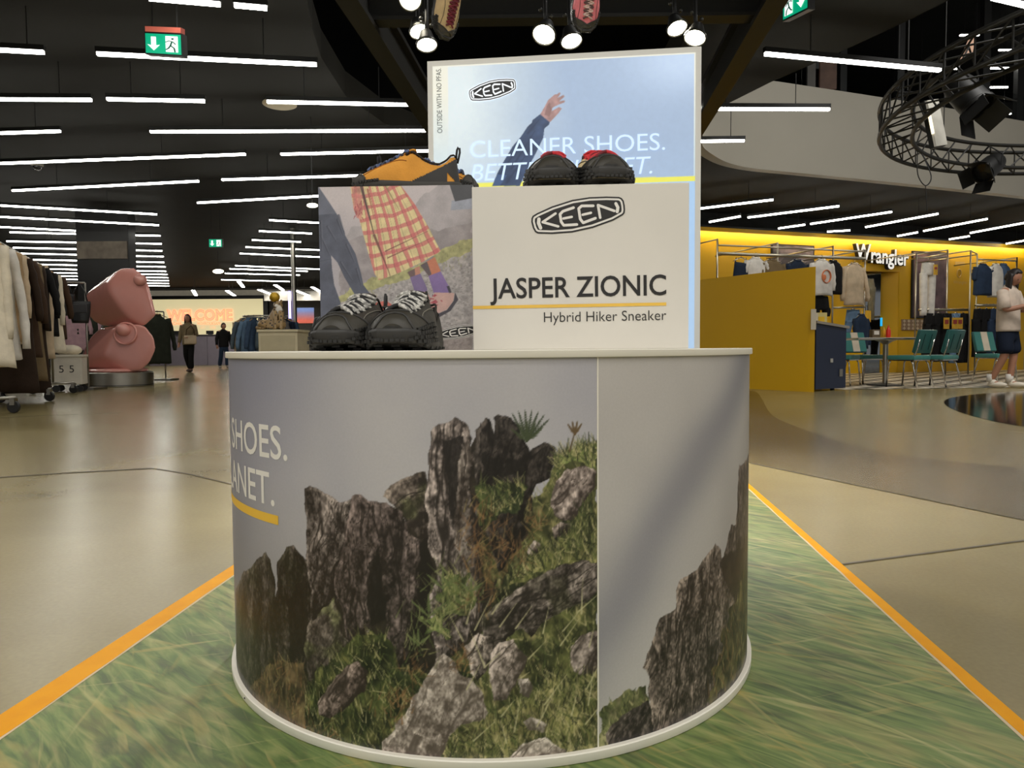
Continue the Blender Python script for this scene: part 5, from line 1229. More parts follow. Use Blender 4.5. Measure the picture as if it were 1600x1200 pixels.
write_far('ACT', (313, 513.5), (321, 513.5), (313, 510), m_neonfill); write_far('DEI', (328, 513.5), (337, 513.5), (328, 510), m_neonfill)
a = aty(232, 523.5, 32.6); b = aty(445, 523.5, 32.6)
t = thing('till_desk', 'long mauve grey till desk below the welcome wall', 'counter', ((a[0] + b[0]) / 2, 32.9, 0))
m_desk = M('mauve_desk', (120, 112, 122), .6, var=.06)
n_ = 7
for k in range(n_):
    x0 = a[0] + (b[0] - a[0]) * k / n_; x1 = a[0] + (b[0] - a[0]) * (k + 1) / n_
    mb = MB(); mb.box(((x0 + x1) / 2, 32.9, a[2] / 2 - .03), (x1 - x0 - .02, .6, a[2] - .06)); mb.build('front_panel', m_desk, t)
mb = MB(); mb.box(((a[0] + b[0]) / 2, 32.9, a[2] - .02), (b[0] - a[0] + .1, .7, .05)); mb.build('desk_top', M('desk_top_dark', (70, 66, 72), .5), t)
for k, u in enumerate((276, 328)):
    p = aty(u, 521, 32.9); g = thing('till_screen', ['black till screen left of the walking woman', 'black till screen right of the walking woman'][k], 'screen', (p[0], p[1], a[2] + .005)); mb = MB(); mb.box((p[0], p[1], a[2] + .11), (.34, .05, .16)); mb.build('display', m_hous, g, bevel=.01); mb = MB(); mb.box((p[0], p[1] + .05, a[2] + .03), (.16, .16, .05)); mb.build('stand', m_hous, g)
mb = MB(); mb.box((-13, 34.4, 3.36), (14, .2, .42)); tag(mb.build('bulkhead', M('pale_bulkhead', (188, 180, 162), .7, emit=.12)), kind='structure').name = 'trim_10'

# ---- blue and grey clothes on a round rack, pedestal with a seated figure
a = aty(398, 500, 16.5); ctr = np.array([a[0] + .12, 16.9, 0])
t = thing('round_rack', 'round rack of blue and grey shirts behind the podium rim', 'clothes rack', ctr)
mb = MB(); mb.tube([ctr + [.50 * math.cos(k * math.pi / 12), .50 * math.sin(k * math.pi / 12), 1.44] for k in range(24)], .016, 8, closed=True); mb.build('ring_rail', m_steel, t, smooth='all')
mb = MB(); mb.tube([ctr, ctr + [0, 0, 1.44]], .02, 8); mb.build('post', m_steel, t, smooth='all')
for k in range(4): mb = MB(); q = k * R90 + .4; mb.tube([ctr + [0, 0, 1.42], ctr + [.50 * math.cos(q), .50 * math.sin(q), 1.44]], .012, 6); mb.build('spoke', m_steel, t); mb = MB(); mb.tube([ctr + [0, 0, .03], ctr + [.4 * math.cos(q), .4 * math.sin(q), .03]], .02, 6); mb.build('foot', m_steel, t)
cols = ['grey', 'beige', 'steel', 'ltdenim', 'denim', 'steel', 'denim', 'ltdenim', 'grey', 'navy', 'denim', 'steel']
nm = ['grey shirt at the left end of the round rack', 'beige shirt on the round rack next to the grey one', 'slate shirt on the left side of the round rack', 'light blue denim shirt on the front left of the round rack', 'mid blue denim shirt at the front of the round rack', 'slate blue shirt at the front of the round rack', 'blue shirt right of centre on the round rack', 'pale blue shirt beside the white pedestal', 'grey top at the right end of the round rack', 'navy shirt nearest the white pedestal', 'blue jacket at the back of the round rack', 'slate jacket at the back left of the round rack']
for k in range(12):
    q = math.pi + .1 + k * math.pi / 10; p = ctr + [.50 * math.cos(q), .50 * math.sin(q), 1.37]; garment(nm[k], 'shirt', 'shirts on the round rack', p, q, 'top', C_[cols[k]], 1.0, .22, .62, .075, seed=60 + k)
a = aty(403, 515, 11.6); b = aty(464, 515, 11.6); zt_ = float(a[2]); xc = (a[0] + b[0]) / 2; w_ = b[0] - a[0]
t = thing('pedestal', 'white wooden pedestal under the seated leopard figure', 'pedestal', (xc, 11.95, 0))
m_ped = M('pedestal_white', (204, 192, 160), .6)
mb = MB(); mb.box((xc, 11.95, zt_ / 2 - .02), (w_, .68, zt_ - .04)); mb.build('body', m_ped, t, bevel=.004)
mb = MB(); mb.box((xc, 11.95, zt_ - .02), (w_ + .04, .72, .04)); mb.build('top', m_ped, t, bevel=.004)
mb = MB(); mb.box((xc, 11.605, zt_ / 2 - .02), (w_ - .08, .01, zt_ - .16)); mb.build('front_inset', M('pedestal_inset', (190, 178, 146), .6), t)
def leopard():
    m = bpy.data.materials.new('leopard_spots'); m.use_nodes = True; N = m.node_tree.nodes; L = m.node_tree.links; b = N['Principled BSDF']
    tc = N.new('ShaderNodeTexCoord'); v = N.new('ShaderNodeTexVoronoi'); v.inputs['Scale'].default_value = 22; L.new(tc.outputs['Object'], v.inputs['Vector'])
    r = N.new('ShaderNodeValToRGB'); r.color_ramp.elements[0].position = .28; r.color_ramp.elements[1].position = .42; r.color_ramp.elements[0].color = (*lin((58, 44, 30)), 1); r.color_ramp.elements[1].color = (*lin((150, 124, 84)), 1)
    L.new(v.outputs['Distance'], r.inputs[0]); L.new(r.outputs[0], b.inputs['Base Color']); b.inputs['Roughness'].default_value = .4; return m
m_leo = leopard()
LP = np.array([aty(428, 515, 11.9)[0], 11.9, zt_])
t = thing('seated_figure', 'seated leopard patterned figure with a golden ball on its head', 'figurine', LP)
mb = MB(); f = lambda u, q: Vector((-.02 + .10 * u + (.20 * (1 - .62 * u)) * math.cos(q), (.17 * (1 - .5 * u)) * math.sin(q), .02 + .34 * u)) ; mb.rings(loft_rings(f, 10, 18)); local('body', mb, m_leo, t, smooth='all')
for sx in (.07, .16):
    mb = MB(); mb.tube([(sx, -.10, .30), (sx + .01, -.15, .15), (sx + .01, -.16, .03), (sx + .01, -.21, .015)], [.05, .035, .03, .025], 10); local('front_leg', mb, m_leo, t, smooth='all')
for sx in (-.14, .12): mb = MB(); mb.ball((sx, -.06, .09), (.10, .13, .09), 14, 8); local('haunch', mb, m_leo, t, smooth='all')
mb = MB(); mb.ball((.12, -.09, .32), (.06, .05, .09), 12, 8); local('chest', mb, C_['white'], t, smooth='all')
mb = MB(); mb.ball((.09, -.03, .41), (.075, .09, .075), 14, 10); h = local('head', mb, m_leo, t, smooth='all')
for sx in (-.05, .05): mb = MB(); mb.ball((.09 + sx, -.02, .475), (.022, .015, .03), 8, 6); local('ear', mb, m_leo, h, smooth='all')
mb = MB(); mb.ball((.09, -.11, .395), (.035, .04, .03), 10, 6); local('muzzle', mb, C_['white'], h, smooth='all')
mb = MB(); mb.ball((.03, -.02, .545), .085, 16, 10); local('golden_ball', mb, M('gold_lacquer', (196, 156, 40), .3, .5), t, smooth='all')
mb = MB(); mb.tube([(-.18, .02, .05), (-.26, -.04, .04), (-.24, -.14, .03), (-.1, -.2, .025)], [.03, .028, .025, .015], 8); local('tail', mb, m_leo, t, smooth='all')
# chrome pillar with a violet light strip, sunset poster behind
p = aty(457, 515, 18); t = thing('light_pillar', 'chrome pillar with a vertical violet light strip', 'pillar', (p[0], 18, 0))
mb = MB(); mb.lathe([(.05, 0), (.06, 0), (.06, 3.7), (.05, 3.7)], 20, Matrix.Translation((p[0] + .06, 18, 0))); mb.build('post', m_steel, t, smooth=True)
mb = MB(); mb.box((p[0] - .035, 17.93, 1.5), (.06, .03, 1.25)); mb.build('light_strip', M('violet_light', (186, 176, 255), .5, var=.1, emit=1.6), t)
a = aty(459, 481, 30); b = aty(491, 505, 30); t = thing('sunset_poster', 'small sunset poster on the far wall beside the chrome pillar', 'poster', ((a[0] + b[0]) / 2, 30, b[2]))
sc_ = Canvas(0, 1, 0, 1, .04); q = sc_.Y; sc_.C = mixc((214, 104, 84), (108, 128, 180), np.clip(q * 1.6 - .3, 0, 1)); sc_.mesh('picture', lambda x, y: (a[0] + x * (b[0] - a[0]), 29.99 + 0 * x, b[2] + y * (a[2] - b[2])), paint_material('sunset_print', .5, .05, 10, emit=.3), t)
mb = MB(); mb.box(((a[0] + b[0]) / 2, 30.03, (a[2] + b[2]) / 2), (b[0] - a[0] + .06, .05, a[2] - b[2] + .06)); mb.build('backing', m_hous, t); mb = MB(); mb.box((a[0] + .1, 30.03, b[2] / 2), (.05, .05, b[2])); mb.build('stand', m_hous, t)
p = aty(470, 475, 31.5); mb = MB(); mb.box((p[0], 31.5, 3.05), (3.2, .08, .42)); t = thing('hanging_banner', 'grey white banner hanging above the sunset poster', 'banner', (p[0], 31.5, 2.84)); mb.build('cloth', M('banner_white', (196, 190, 180), .7), t); mb = MB(); mb.tube([(p[0] - 1.6, 31.5, 3.28), (p[0] + 1.6, 31.5, 3.28)], .02, 6); mb.build('rod', m_hous, t)
for sg in (-1, 1): mb = MB(); mb.tube([(p[0] + sg * 1.5, 31.5, 3.28), (p[0] + sg * 1.5, 31.5, 3.7)], .01, 6); mb.build('cord', m_hous, t)

# ---- things on the left ceiling: exit signs, pale disc, dome camera
m_signgreen = M('sign_green', (0, 150, 110), .5, var=0., emit=.75); m_signwhite = M('sign_white', (236, 244, 240), .5, var=0., emit=.9); m_signorange = M('sign_orange', (222, 116, 96), .5, emit=.25)
def exit_sign(label, F_, w, h, parent_loc, ceil, orange=True, flip=False, body=True):
    """F_(x, y, z): x right, y up from the lower left corner of the green face"""
    t = thing('exit_sign', label, 'exit sign', parent_loc)
    def quad(n, x0, y0, x1, y1, z, m): mb = MB(); mb.add([F_(x0, y0, z), F_(x1, y0, z), F_(x1, y1, z), F_(x0, y1, z)], [(0, 1, 2, 3)]); return mb.build(n, m, t)
    mb = MB(); mb.prism([(-.01, -.012), (w + .01, -.012), (w + .01, h + .012), (-.01, h + .012)], -.05, lambda x, y, q: F_(x, y, q)); mb.build('housing', m_hous, t)
    g = quad('green_face', 0, 0, w, h, .003, m_signgreen)
    X0 = lambda q: (w - q) if flip else q
    def poly(n, P, m): mb = MB(); P = [(X0(a * w), b * h) for a, b in P]; mb.add([F_(a, b, .006) for a, b in P], [tuple(range(len(P)))]); return mb.build(n, m, t)
    poly('arrow', [(.24, .14), (.42, .44), (.31, .40), (.31, .84), (.17, .84), (.17, .40), (.06, .44)], m_signwhite)
    poly('door_symbol', [(.58, .1), (.92, .1), (.92, .9), (.58, .9)], m_signwhite)
    mb = MB(); fr_ = lambda x, y, z: F_(X0(x * w), y * h * 1., .008)
    fat(mb, [(.76, .62), (.72, .42), (.66, .28), (.60, .22)], .05, fr_, 0); fat(mb, [(.72, .42), (.82, .30), (.84, .12)], .05, fr_, 0); fat(mb, [(.60, .60), (.68, .66), (.78, .62), (.86, .50)], .04, fr_, 0); fat(mb, [(.78, .76), (.785, .765)], .085, fr_, 0); mb.build('running_figure', M('sign_green_dark', (0, 96, 70), .5, emit=.2), t)
    if orange: quad('orange_top', 0, h + .015, w, h * 1.36, .002, m_signorange); mb = MB(); mb.prism([(0, h + .012), (w, h + .012), (w, h * 1.38), (0, h * 1.38)], -.04, F_); mb.build('upper_housing', M('sign_orange_body', (150, 70, 58), .5), t)
    top = h * (1.38 if orange else 1.0)
    for x in (.15 * w, .85 * w):
        p = F_(x, top, -.02); mb = MB(); mb.tube([p, (p[0], p[1], ceil)], .006, 6); mb.build('suspension', m_cable, t)
    return t
a = aty(228.5, 82.5, 5.9); b = aty(284, 86, 5.75); d_ = (b - a); w_ = float(np.linalg.norm(d_[:2])); ex_ = np.array([d_[0], d_[1], d_[2]]) / w_
exit_sign('green exit sign with down arrow and orange top among the left tube lights', frame(a, ex_, (-.01, 0, 1)), w_, float(aty(228.5, 52, 5.9)[2] - a[2]), a, 3.7)
a = aty(327, 386, 15.5); b = aty(347, 387, 15.5); exit_sign('small far exit sign glowing left of the hiking picture box', frame(a, (1, 0, 0), (0, 0, 1)), float(b[0] - a[0]), float(aty(327, 374, 15.5)[2] - a[2]), a, 3.7, False)
a = aty(1224, 31, 5.55); b = aty(1262, 12, 5.2); d_ = b - a; w_ = float(np.linalg.norm(d_)); exit_sign('exit sign cut by the top edge right of the light box', frame(a, d_ / w_, (0, 0, 1)), w_, .17, a, 3.7, False, True)
p = atz(437, 162, 3.69); mb = MB(); mb.lathe([(.0, .01), (.19, .01), (.205, .0), (.205, -.012), (.19, -.02), (.0, -.02)], 40, Matrix.Translation((p[0], p[1], 3.69))); tag(mb.build('ceiling_disc', M('pale_disc', (186, 172, 142), .7, emit=.08), smooth=True), 'pale round cover on the dark ceiling behind a tube light', 'ceiling cover')
p = atz(58, 255, 3.69); t = thing('dome_camera', 'small white dome camera on the left ceiling', 'camera', (p[0], p[1], 3.69)); mb = MB(); mb.lathe([(.0, .01), (.09, .01), (.09, -.04), (.07, -.05), (.0, -.05)], 24, Matrix.Translation((p[0], p[1], 3.69))); mb.build('mount', M('camera_white', (190, 186, 176), .5), t, smooth=True); mb = MB(); mb.ball((p[0], p[1], 3.64), .065, 16, 10); mb.build('dome', M('smoked_dome', (30, 30, 32), .08, coat=1.), t, smooth='all')

for u, v, Y, lab in ((488, 321, 9.5, 'small oval emergency lamp beside the top corner of the picture box'), (341, 424, 22., 'small oval emergency lamp near the welcome wall')):
    p = aty(u, v, Y); t = thing('emergency_lamp', lab, 'ceiling light', p); s_ = Y / 9.5
    mb = MB(); mb.ball(p, (.075 * s_, .05, .03 * s_), 16, 8); mb.build('diffuser', M('lamp_glow', (255, 248, 220), .5, var=0., emit=3.), t, smooth='all')
    mb = MB(); mb.tube([p, (p[0], p[1], 3.695)], .006, 6); mb.build('rod', m_cable, t)

# ================================================================== the yellow denim shop on the right
rzW = math.atan2(WD[1], WD[0])
def onrack(u, v, off): return onplane(u, v, WA + WN * off, WN)
# LED strip that washes the top of the wall
t = thing('wall_light', 'thin light strip along the top of the yellow wall', 'wall light', WF(WL / 2, 3.1, .1))
mb = MB(); mb.prism([(0, 3.125), (WL, 3.125), (WL, 3.165), (0, 3.165)], .34, WF); mb.build('ledge', m_hous, t)
mb = MB(); mb.prism([(0, 3.045), (WL, 3.045), (WL, 3.125), (0, 3.125)], .02, lambda x, y, q: WF(x, y, .32 + q)); mb.build('lip', m_yel, t)
mb = MB(); mb.prism([(0, 3.110), (WL, 3.110), (WL, 3.124), (0, 3.124)], .03, lambda x, y, q: WF(x, y, .12 + q)); mb.build('led_strip', M('warm_led', (255, 240, 190), .5, var=0., emit=26.), t)
# white shop letters
t = thing('shop_sign', 'white raised shop name lettering on the yellow wall', 'sign', onwall(1370, 410, .1))
m_sign = M('white_sign_letter', (240, 238, 230), .4, var=0., emit=.45); m_signside = M('black_sign_side', (30, 28, 24), .5)
A = onwall(1330, 409.5); B = onwall(1412, 411.5); word = 'Wrangler'
V, _ = text_geo(word, 1., offset=.02); wtot = V[:, 0].max(); sx = float((B - A) @ WD) / wtot; Hh, _ = text_geo('l', 1.); sy = float(onwall(1330, 386.5)[2] - A[2]) / Hh[:, 1].max()
x0w = float((A - WA) @ WD)
for k, ch in enumerate(word):
    adv = 0.
    if k:
        Vp, _ = text_geo(word[:k + 1], 1., offset=.02); Vc, _ = text_geo(ch, 1., offset=.02); adv = Vp[:, 0].max() - Vc[:, 0].max()
    fz = lambda x, y, z: WF(x0w + (x + adv) * sx, A[2] + y * sy + (.06 if ch == 'W' else 0) - .05 * k / 8, z)
    V, Fc = text_geo(ch, 1., offset=.02); mb = MB(); mb.add([fz(x, y, .145) for x, y, z in V], Fc); o = mb.build('letter', m_sign, t)
    V, Fc = text_geo(ch, 1., offset=.028, extrude=.05); mb = MB(); mb.add([fz(x, y, .09 + z) for x, y, z in V], Fc); mb.build('letter_side', m_signside, o)
# pictures on the wall
def wall_picture(label, u0, v0, u1, v1, c1, c2, cat='poster'):
    a = onwall(u0, v0); b = onwall(u1, v1); xa, xb = float((a - WA) @ WD), float((b - WA) @ WD); za, zb = float(a[2]), float(onwall(u0, v1)[2])
    t = thing('wall_picture', label, cat, WF((xa + xb) / 2, zb, .03))
    mb = MB(); mb.prism([(xa, zb), (xb, zb), (xb, za), (xa, za)], .04, WF); mb.build('frame', m_hous, t)
    cvs = Canvas(0, 1, 0, 1, .02); n = fbm(cvs.X * 4, cvs.Y * 4, 4, int(u0)); cvs.C = mixc(c1, c2, np.clip(n * 2.2 - .6 + .4 * (cvs.Y - .5), 0, 1))
    cvs.fill([(.15, 0), (.3, .55), (.55, .6), (.7, 0)], np.array(c1) * .5, .6, rough=.05, rscale=8)
    P0 = np.array(WF(xa + .03, zb + .03, .045)); cvs.mesh('print', lambda x, y: (P0[0] + x * WD[0] * (xb - xa - .06), P0[1] + x * WD[1] * (xb - xa - .06), P0[2] + y * (za - zb - .06)), paint_material('wall_print_%d' % u0, .4, .05, 20.), t)
    return t
wall_picture('dark framed photograph on the yellow wall behind the navy jacket', 1204, 381, 1270, 418, (66, 58, 58), (150, 130, 132))
wall_picture('tall plum coloured poster behind the hanging white jeans', 1424, 392, 1476, 497, (58, 42, 44), (128, 100, 106))
# brown lettering printed on the wall and the diamond pattern board
t = thing('wall_lettering', 'small pale print on the yellow wall between the racks', 'lettering', onwall(1500, 440, .01))
m_pale = M('pale_wall_print', (214, 176, 96), .5)
for body, u0, u1, v, top in (('BORN', 1492, 1507, 415, 408), ('Wrangler', 1489, 1511, 443, 438)):
    xa = float((onwall(u0, v) - WA) @ WD); xb = float((onwall(u1, v) - WA) @ WD); V, Fc = fit_text(body, xa, xb, float(onwall(u0, top)[2] - onwall(u0, v)[2])); zz = float(onwall(u0, v)[2])
    if body == 'BORN':
        mb = MB(); mb.prism([(xa, zz), (xb, zz), (xb, zz + .1), (xa, zz + .1)], .006, WF); mb.build('emblem', m_pale, t)
    else:
        mb = MB(); mb.add([WF(x, zz + y, .006) for x, y, _ in V], Fc); mb.build('lettering', m_pale, t)
c = onwall(1498, 427); xc_ = float((c - WA) @ WD); mb = MB(); mb.tube([WF(xc_ + .07 * math.cos(q * .52), float(c[2]) + .1 * math.sin(q * .52), .01) for q in range(12)], .012, 6, closed=True); mb.build('horseshoe', m_pale, t)
a = onwall(1408, 499); b = onwall(1442, 516); xa, xb = float((a - WA) @ WD), float((b - WA) @ WD)
t = thing('pattern_board', 'small board with a beige diamond pattern on the yellow wall', 'board', WF((xa + xb) / 2, float(b[2]), .02))
mb = MB(); mb.prism([(xa, float(b[2])), (xb, float(b[2])), (xb, float(a[2])), (xa, float(a[2]))], .03, WF); mb.build('board', M('board_brown', (150, 122, 96), .6), t)
for i in range(5):
    for j in range(3):
        x = xa + (i + .5) * (xb - xa) / 5; z = float(b[2]) + (j + .5) * (float(a[2]) - float(b[2])) / 3; mb = MB(); mb.prism([(x - .045, z), (x, z - .04), (x + .045, z), (x, z + .04)], .036, WF); mb.build('diamond', M('diamond_cream', (206, 186, 156), .6), t)

# yellow partition and navy cabinet
t = thing('partition', 'yellow partition panel standing in front of the denim shop', 'partition', (3.6, 10.7, 0))
a = atz(1272, 613, 0); hgt = 1.72; dirp = np.array([3.08 - 4.16, 11.53 - 9.77, 0.]); dirp /= np.linalg.norm(dirp); nrm = np.array([-dirp[1], dirp[0], 0]); 
if nrm[1] > 0: nrm = -nrm
a = np.array([a[0], a[1], 0.]); e1 = a + dirp * 3.6; bk = -nrm * .12; sh = np.array([-.085, .03, 0])
a0 = atz(1262, 612.5, 0); a0 = np.array([a0[0], a0[1], 0.])
mb = MB(); mb.add([a0, a0 + dirp * 3.6, a + dirp * 3.6 + np.array([.12, .05, 0]), a, *[q + np.array([0, 0, hgt]) for q in (a0, a0 + dirp * 3.6, a + dirp * 3.6 + np.array([.12, .05, 0]), a)]], [(0, 1, 2, 3), (4, 5, 6, 7), (0, 1, 5, 4), (1, 2, 6, 5), (2, 3, 7, 6), (3, 0, 4, 7)])
mb.build('panel', m_yel, t)
p = onplane(1267, 500, a0, a - a0 + np.array([0, .1, 0])); mb = MB(); mb.box(((a[0] + a0[0]) / 2, min(a[1], a0[1]) - .012, 1.0), (.07, .01, .28)); mb.build('notice', M('grey_notice', (190, 180, 160), .5), t)
b0 = atz(1274, 612, 0); b1 = atz(1321, 609, 0); zt0 = float(aty(1274, 505, b0[1])[2]); zt1 = float(aty(1321, 513.5, b1[1])[2])
t = thing('cabinet', 'navy blue cabinet with grey top beside the yellow partition', 'cabinet', ((b0[0] + b1[0]) / 2, (b0[1] + b1[1]) / 2 + .4, 0))
dc = np.array([b1[0] - b0[0], b1[1] - b0[1], 0.]); nc = np.array([-dc[1], dc[0], 0.]) / np.linalg.norm(dc) * .8
q0 = np.array([b0[0], b0[1], .03]); q1 = np.array([b1[0], b1[1], .03]); up0 = np.array([0, 0, zt0 - .03]); up1 = np.array([0, 0, zt1 - .03])
mb = MB(); mb.add([q0, q1, q1 + nc, q0 + nc, q0 + up0, q1 + up1, q1 + up1 + nc, q0 + up0 + nc], [(0, 1, 2, 3), (4, 5, 6, 7), (0, 1, 5, 4), (1, 2, 6, 5), (2, 3, 7, 6), (3, 0, 4, 7)]); mb.build('body', M('navy_lacquer', (22, 34, 58), .4, var=.05), t)
k_ = np.array([0, 0, .035]); s_ = dc / np.linalg.norm(dc) * .03
mb = MB(); T4 = [q0 + up0 - s_ - nc * .04, q1 + up1 + s_ - nc * .04, q1 + up1 + s_ + nc, q0 + up0 - s_ + nc]; mb.add(T4 + [q + k_ for q in T4], [(0, 1, 2, 3), (4, 5, 6, 7), (0, 1, 5, 4), (1, 2, 6, 5), (2, 3, 7, 6), (3, 0, 4, 7)]); mb.build('worktop', M('worktop_grey', (146, 138, 126), .5), t)
dcu = dc / np.linalg.norm(dc); ncu = nc / .8
for (fx, z, r_, n__, m__) in ((.5, .40, .028, 'emblem', M('emblem_white', (170, 168, 160), .5)), (.82, .22, .035, 'socket', M('socket_grey', (120, 116, 108), .5))):
    c = q0 + dc * fx; mb = MB(); mb.box(c - ncu * .008 + np.array([0, 0, z]), (r_ * 2, .012, r_ * (2 if n__ == 'emblem' else 3)), math.atan2(dc[1], dc[0])); mb.build(n__, m__, t)
for fx in (.1, .9): c = q0 + dc * fx + nc * .2; mb = MB(); mb.tube([(c[0], c[1], 0), (c[0], c[1], .035)], .03, 10); mb.build('foot', m_hous, t)
topz = lambda f: zt0 + (zt1 - zt0) * f + .036
for k, (fx, lab, w_, h_, c_) in enumerate(((.28, 'black hat tray on the navy cabinet', .28, .09, (30, 29, 28)), (.62, 'small white box on the navy cabinet', .14, .17, (206, 196, 172)), (.9, 'yellow and white carton at the right end of the navy cabinet', .16, .2, (206, 190, 120)))):
    c = q0 + dc * fx + nc * .5; g = thing('tray' if k == 0 else 'carton', lab, 'tray' if k == 0 else 'box', (c[0], c[1], topz(fx)))
    mb = MB(); mb.box((c[0], c[1], topz(fx) + h_ / 2), (w_, .2, h_), .1); mb.build('body', M('counter_item_%d' % k, c_, .6), g, bevel=.006)
    if k == 0:
        for j in range(3): mb = MB(); mb.ball((c[0] - .1 + .1 * j, c[1], topz(fx) + .11), (.06, .07, .035), 12, 6); mb.build('cap', C_['black'], g, smooth='all')
    else: mb = MB(); mb.box((c[0], c[1] - .102, topz(fx) + h_ * .5), (w_ * .6, .006, h_ * .4), .1); mb.build('label_patch', M('label_yellow', (222, 180, 40), .5), g)

# ---- racks of the denim shop
m_rack = M('rack_chrome', (176, 168, 150), .3, 1., var=.05)
def shop_rack(label, off, posts, bars, back=None):
    c = onrack(posts[0][0], 560, off); t = thing('display_rack', label, 'clothes rack', (c[0], c[1], 0))
    for u, v in posts:
        p = onrack(u, v, off); mb = MB(); mb.tube([(p[0], p[1], 0), (p[0], p[1], p[2])], .018, 8); mb.build('upright', m_rack, t, smooth='all')
        q = p - WN * (off - .06); mb = MB(); mb.tube([(p[0], p[1], p[2] - .01), (q[0], q[1], p[2] - .01)], .013, 8); mb.build('arm', m_rack, t, smooth='all')
    for (u0, v0), (u1, v1), r_ in bars:
        mb = MB(); mb.tube([onrack(u0, v0, off), onrack(u1, v1, off)], r_, 8); mb.build('hang_rail', m_rack, t, smooth='all')
    return t
shop_rack('tall chrome rack above the yellow partition', 2.0, [(1121, 373), (1215, 379), (1302, 384), (1352, 390)], [((1121, 383), (1352, 393), .016), ((1121, 396), (1352, 404), .03), ((1302, 481), (1352, 480), .02)])
_g = 'clothes on the rack above the partition'
for u, v, kind, col, L, hw, sl, lab, cat in ((1158, 404, 'camisole', 'navy', .55, .22, 0, 'navy camisole hanging above the yellow partition', 'camisole'), (1181, 403, 'tee', 'white', .6, .22, .22, 'white tee shirt next to the navy camisole', 'shirt'), (1207, 406, 'top', 'khaki', .65, .27, .6, 'khaki jacket on the rack above the partition', 'jacket'), (1246, 407, 'top', 'navy', .65, .27, .6, 'navy jacket on the rack above the partition', 'jacket'),
                         (1302, 408, 'vest', 'black', .62, .22, 0, 'black jacket behind the white sweatshirt', 'jacket'), (1335, 412, 'top', 'beige', .80, .24, .66, 'beige corduroy overshirt hanging left of the mirror', 'shirt')):
    p = onrack(u, v, 2.0); garment(lab, cat, _g, p, rzW, kind, C_[col], L, hw, sl, .06, seed=int(u), hanger_mat=m_chrome, hook=.10)
p = onrack(1284, 406, 2.2); g = garment('white sweatshirt with an orange round print', 'sweatshirt', _g, p, rzW, 'tee', C_['white'], .66, .25, .5, .075, seed=5, hanger_mat=m_chrome)
mb = MB(); mb.tube([(.02 + .10 * math.cos(k * .35), -.105, -.32 + .12 * math.sin(k * .35)) for k in range(18)], .02, 6, closed=True, flat=.4); mb.ball((-.03, -.10, -.34), (.05, .02, .06), 10, 6); local('orange_print', mb, M('orange_ink', (224, 130, 84), .7), g)
p = onrack(1283, 463, 2.15); garment('black shorts below the white sweatshirt', 'shorts', _g, p, rzW, 'shorts', C_['black'], .38, .2, 0, .06, seed=8, hook=.35, hanger_mat=m_chrome)
p = onrack(1333, 484, 1.9); garment('pale blue jeans top peeking under the beige overshirt', 'jeans', _g, p, rzW, 'trousers', C_['ltdenim'], .5, .2, 0, .05, seed=9, hanger_mat=m_chrome)
p = onrack(1346, 492, 2.4); garment('dark denim jacket behind the striped diner chair', 'jacket', _g, p, rzW + .3, 'top', C_['dkdenim'], .62, .22, .5, .07, seed=10, hanger_mat=m_chrome, hook=.16)
shop_rack('chrome rack with white jeans in front of the plum poster', 1.5, [(1432, 395), (1481, 390)], [((1432, 396), (1481, 391), .014), ((1432, 403), (1481, 402), .016), ((1436, 484), (1514, 484), .03)])
p = onrack(1450, 411, 1.5); garment('white jeans hanging in front of the plum poster', 'jeans', 'trousers of the denim shop', p, rzW, 'trousers', C_['white'], 1.12, .2, 0, .06, seed=31, hanger_mat=m_chrome, hook=.12)
p = onrack(1462, 414, 1.62); mb = MB(); mb.box((0, 0, -.1), (.11, .008, .22)); t = thing('price_tag', 'yellow tag on the white jeans', 'tag', p, rzW); local('card', mb, M('tag_yellow', (220, 170, 40), .5, var=.3, scale=20), t); mb = MB(); mb.box((0, -.006, -.07), (.07, .006, .05)); local('print', mb, M('tag_red', (150, 50, 40), .5), t)
for k, (u, col, lab, L) in enumerate(((1452, 'black', 'black jeans at the left end of the lower rail', 1.0), (1466, 'black', 'black wide trousers with a yellow tag', 1.04), (1479, 'black', 'black trousers between the two yellow tags', 1.04), (1494, 'ltdenim', 'pale blue jeans on the lower rail', 1.08), (1505, 'black', 'black trousers at the right end of the lower rail', 1.08))):
    p = onrack(u, 490, 1.5); garment(lab, 'trousers', 'trousers of the denim shop', p, rzW + .25, 'trousers', C_[col], L, .2, 0, .07, seed=50 + k, hanger_mat=m_chrome, hook=.12)
for k, u in enumerate((1479, 1492, 1500)):
    p = onrack(u, 497, 1.68); t = thing('price_tag', ['left yellow tag on the black trousers', 'middle yellow tag on the black trousers', 'right yellow tag on the black trousers'][k], 'tag', p, rzW); mb = MB(); mb.box((0, 0, -.11), (.16, .01, .24), .0); local('card', mb, M('tag_yellow', (220, 170, 40), .5, var=.3, scale=20), t); mb = MB(); mb.box((0, -.008, -.08), (.1, .008, .09)); local('print', mb, M('tag_red', (150, 50, 40), .5), t); mb = MB(); mb.tube([(0, 0, .01), (0, .05, .08)], .004, 5); local('string', mb, m_cable, t)
shop_rack('chrome rack with denim vests at the right edge', 1.6, [(1517, 391), (1527, 397), (1589, 402)], [((1517, 392), (1527, 397), .014), ((1527, 405), (1589, 408), .016), ((1524, 477), (1580, 477), .03)])
for u, col, kind, lab, L in ((1536, 'dkdenim', 'tee', 'dark denim vest on the right rack', .66), (1556, 'white', 'top', 'white shirt between the denim vests', .7), (1568, 'denim', 'vest', 'denim vest nearest the standing man', .66)):
    p = onrack(u, 413, 1.6); garment(lab, 'shirt', 'tops on the right rack', p, rzW, kind, C_[col], L, .25 if u == 1536 else .2, .28, .08, seed=int(u), hanger_mat=m_chrome)
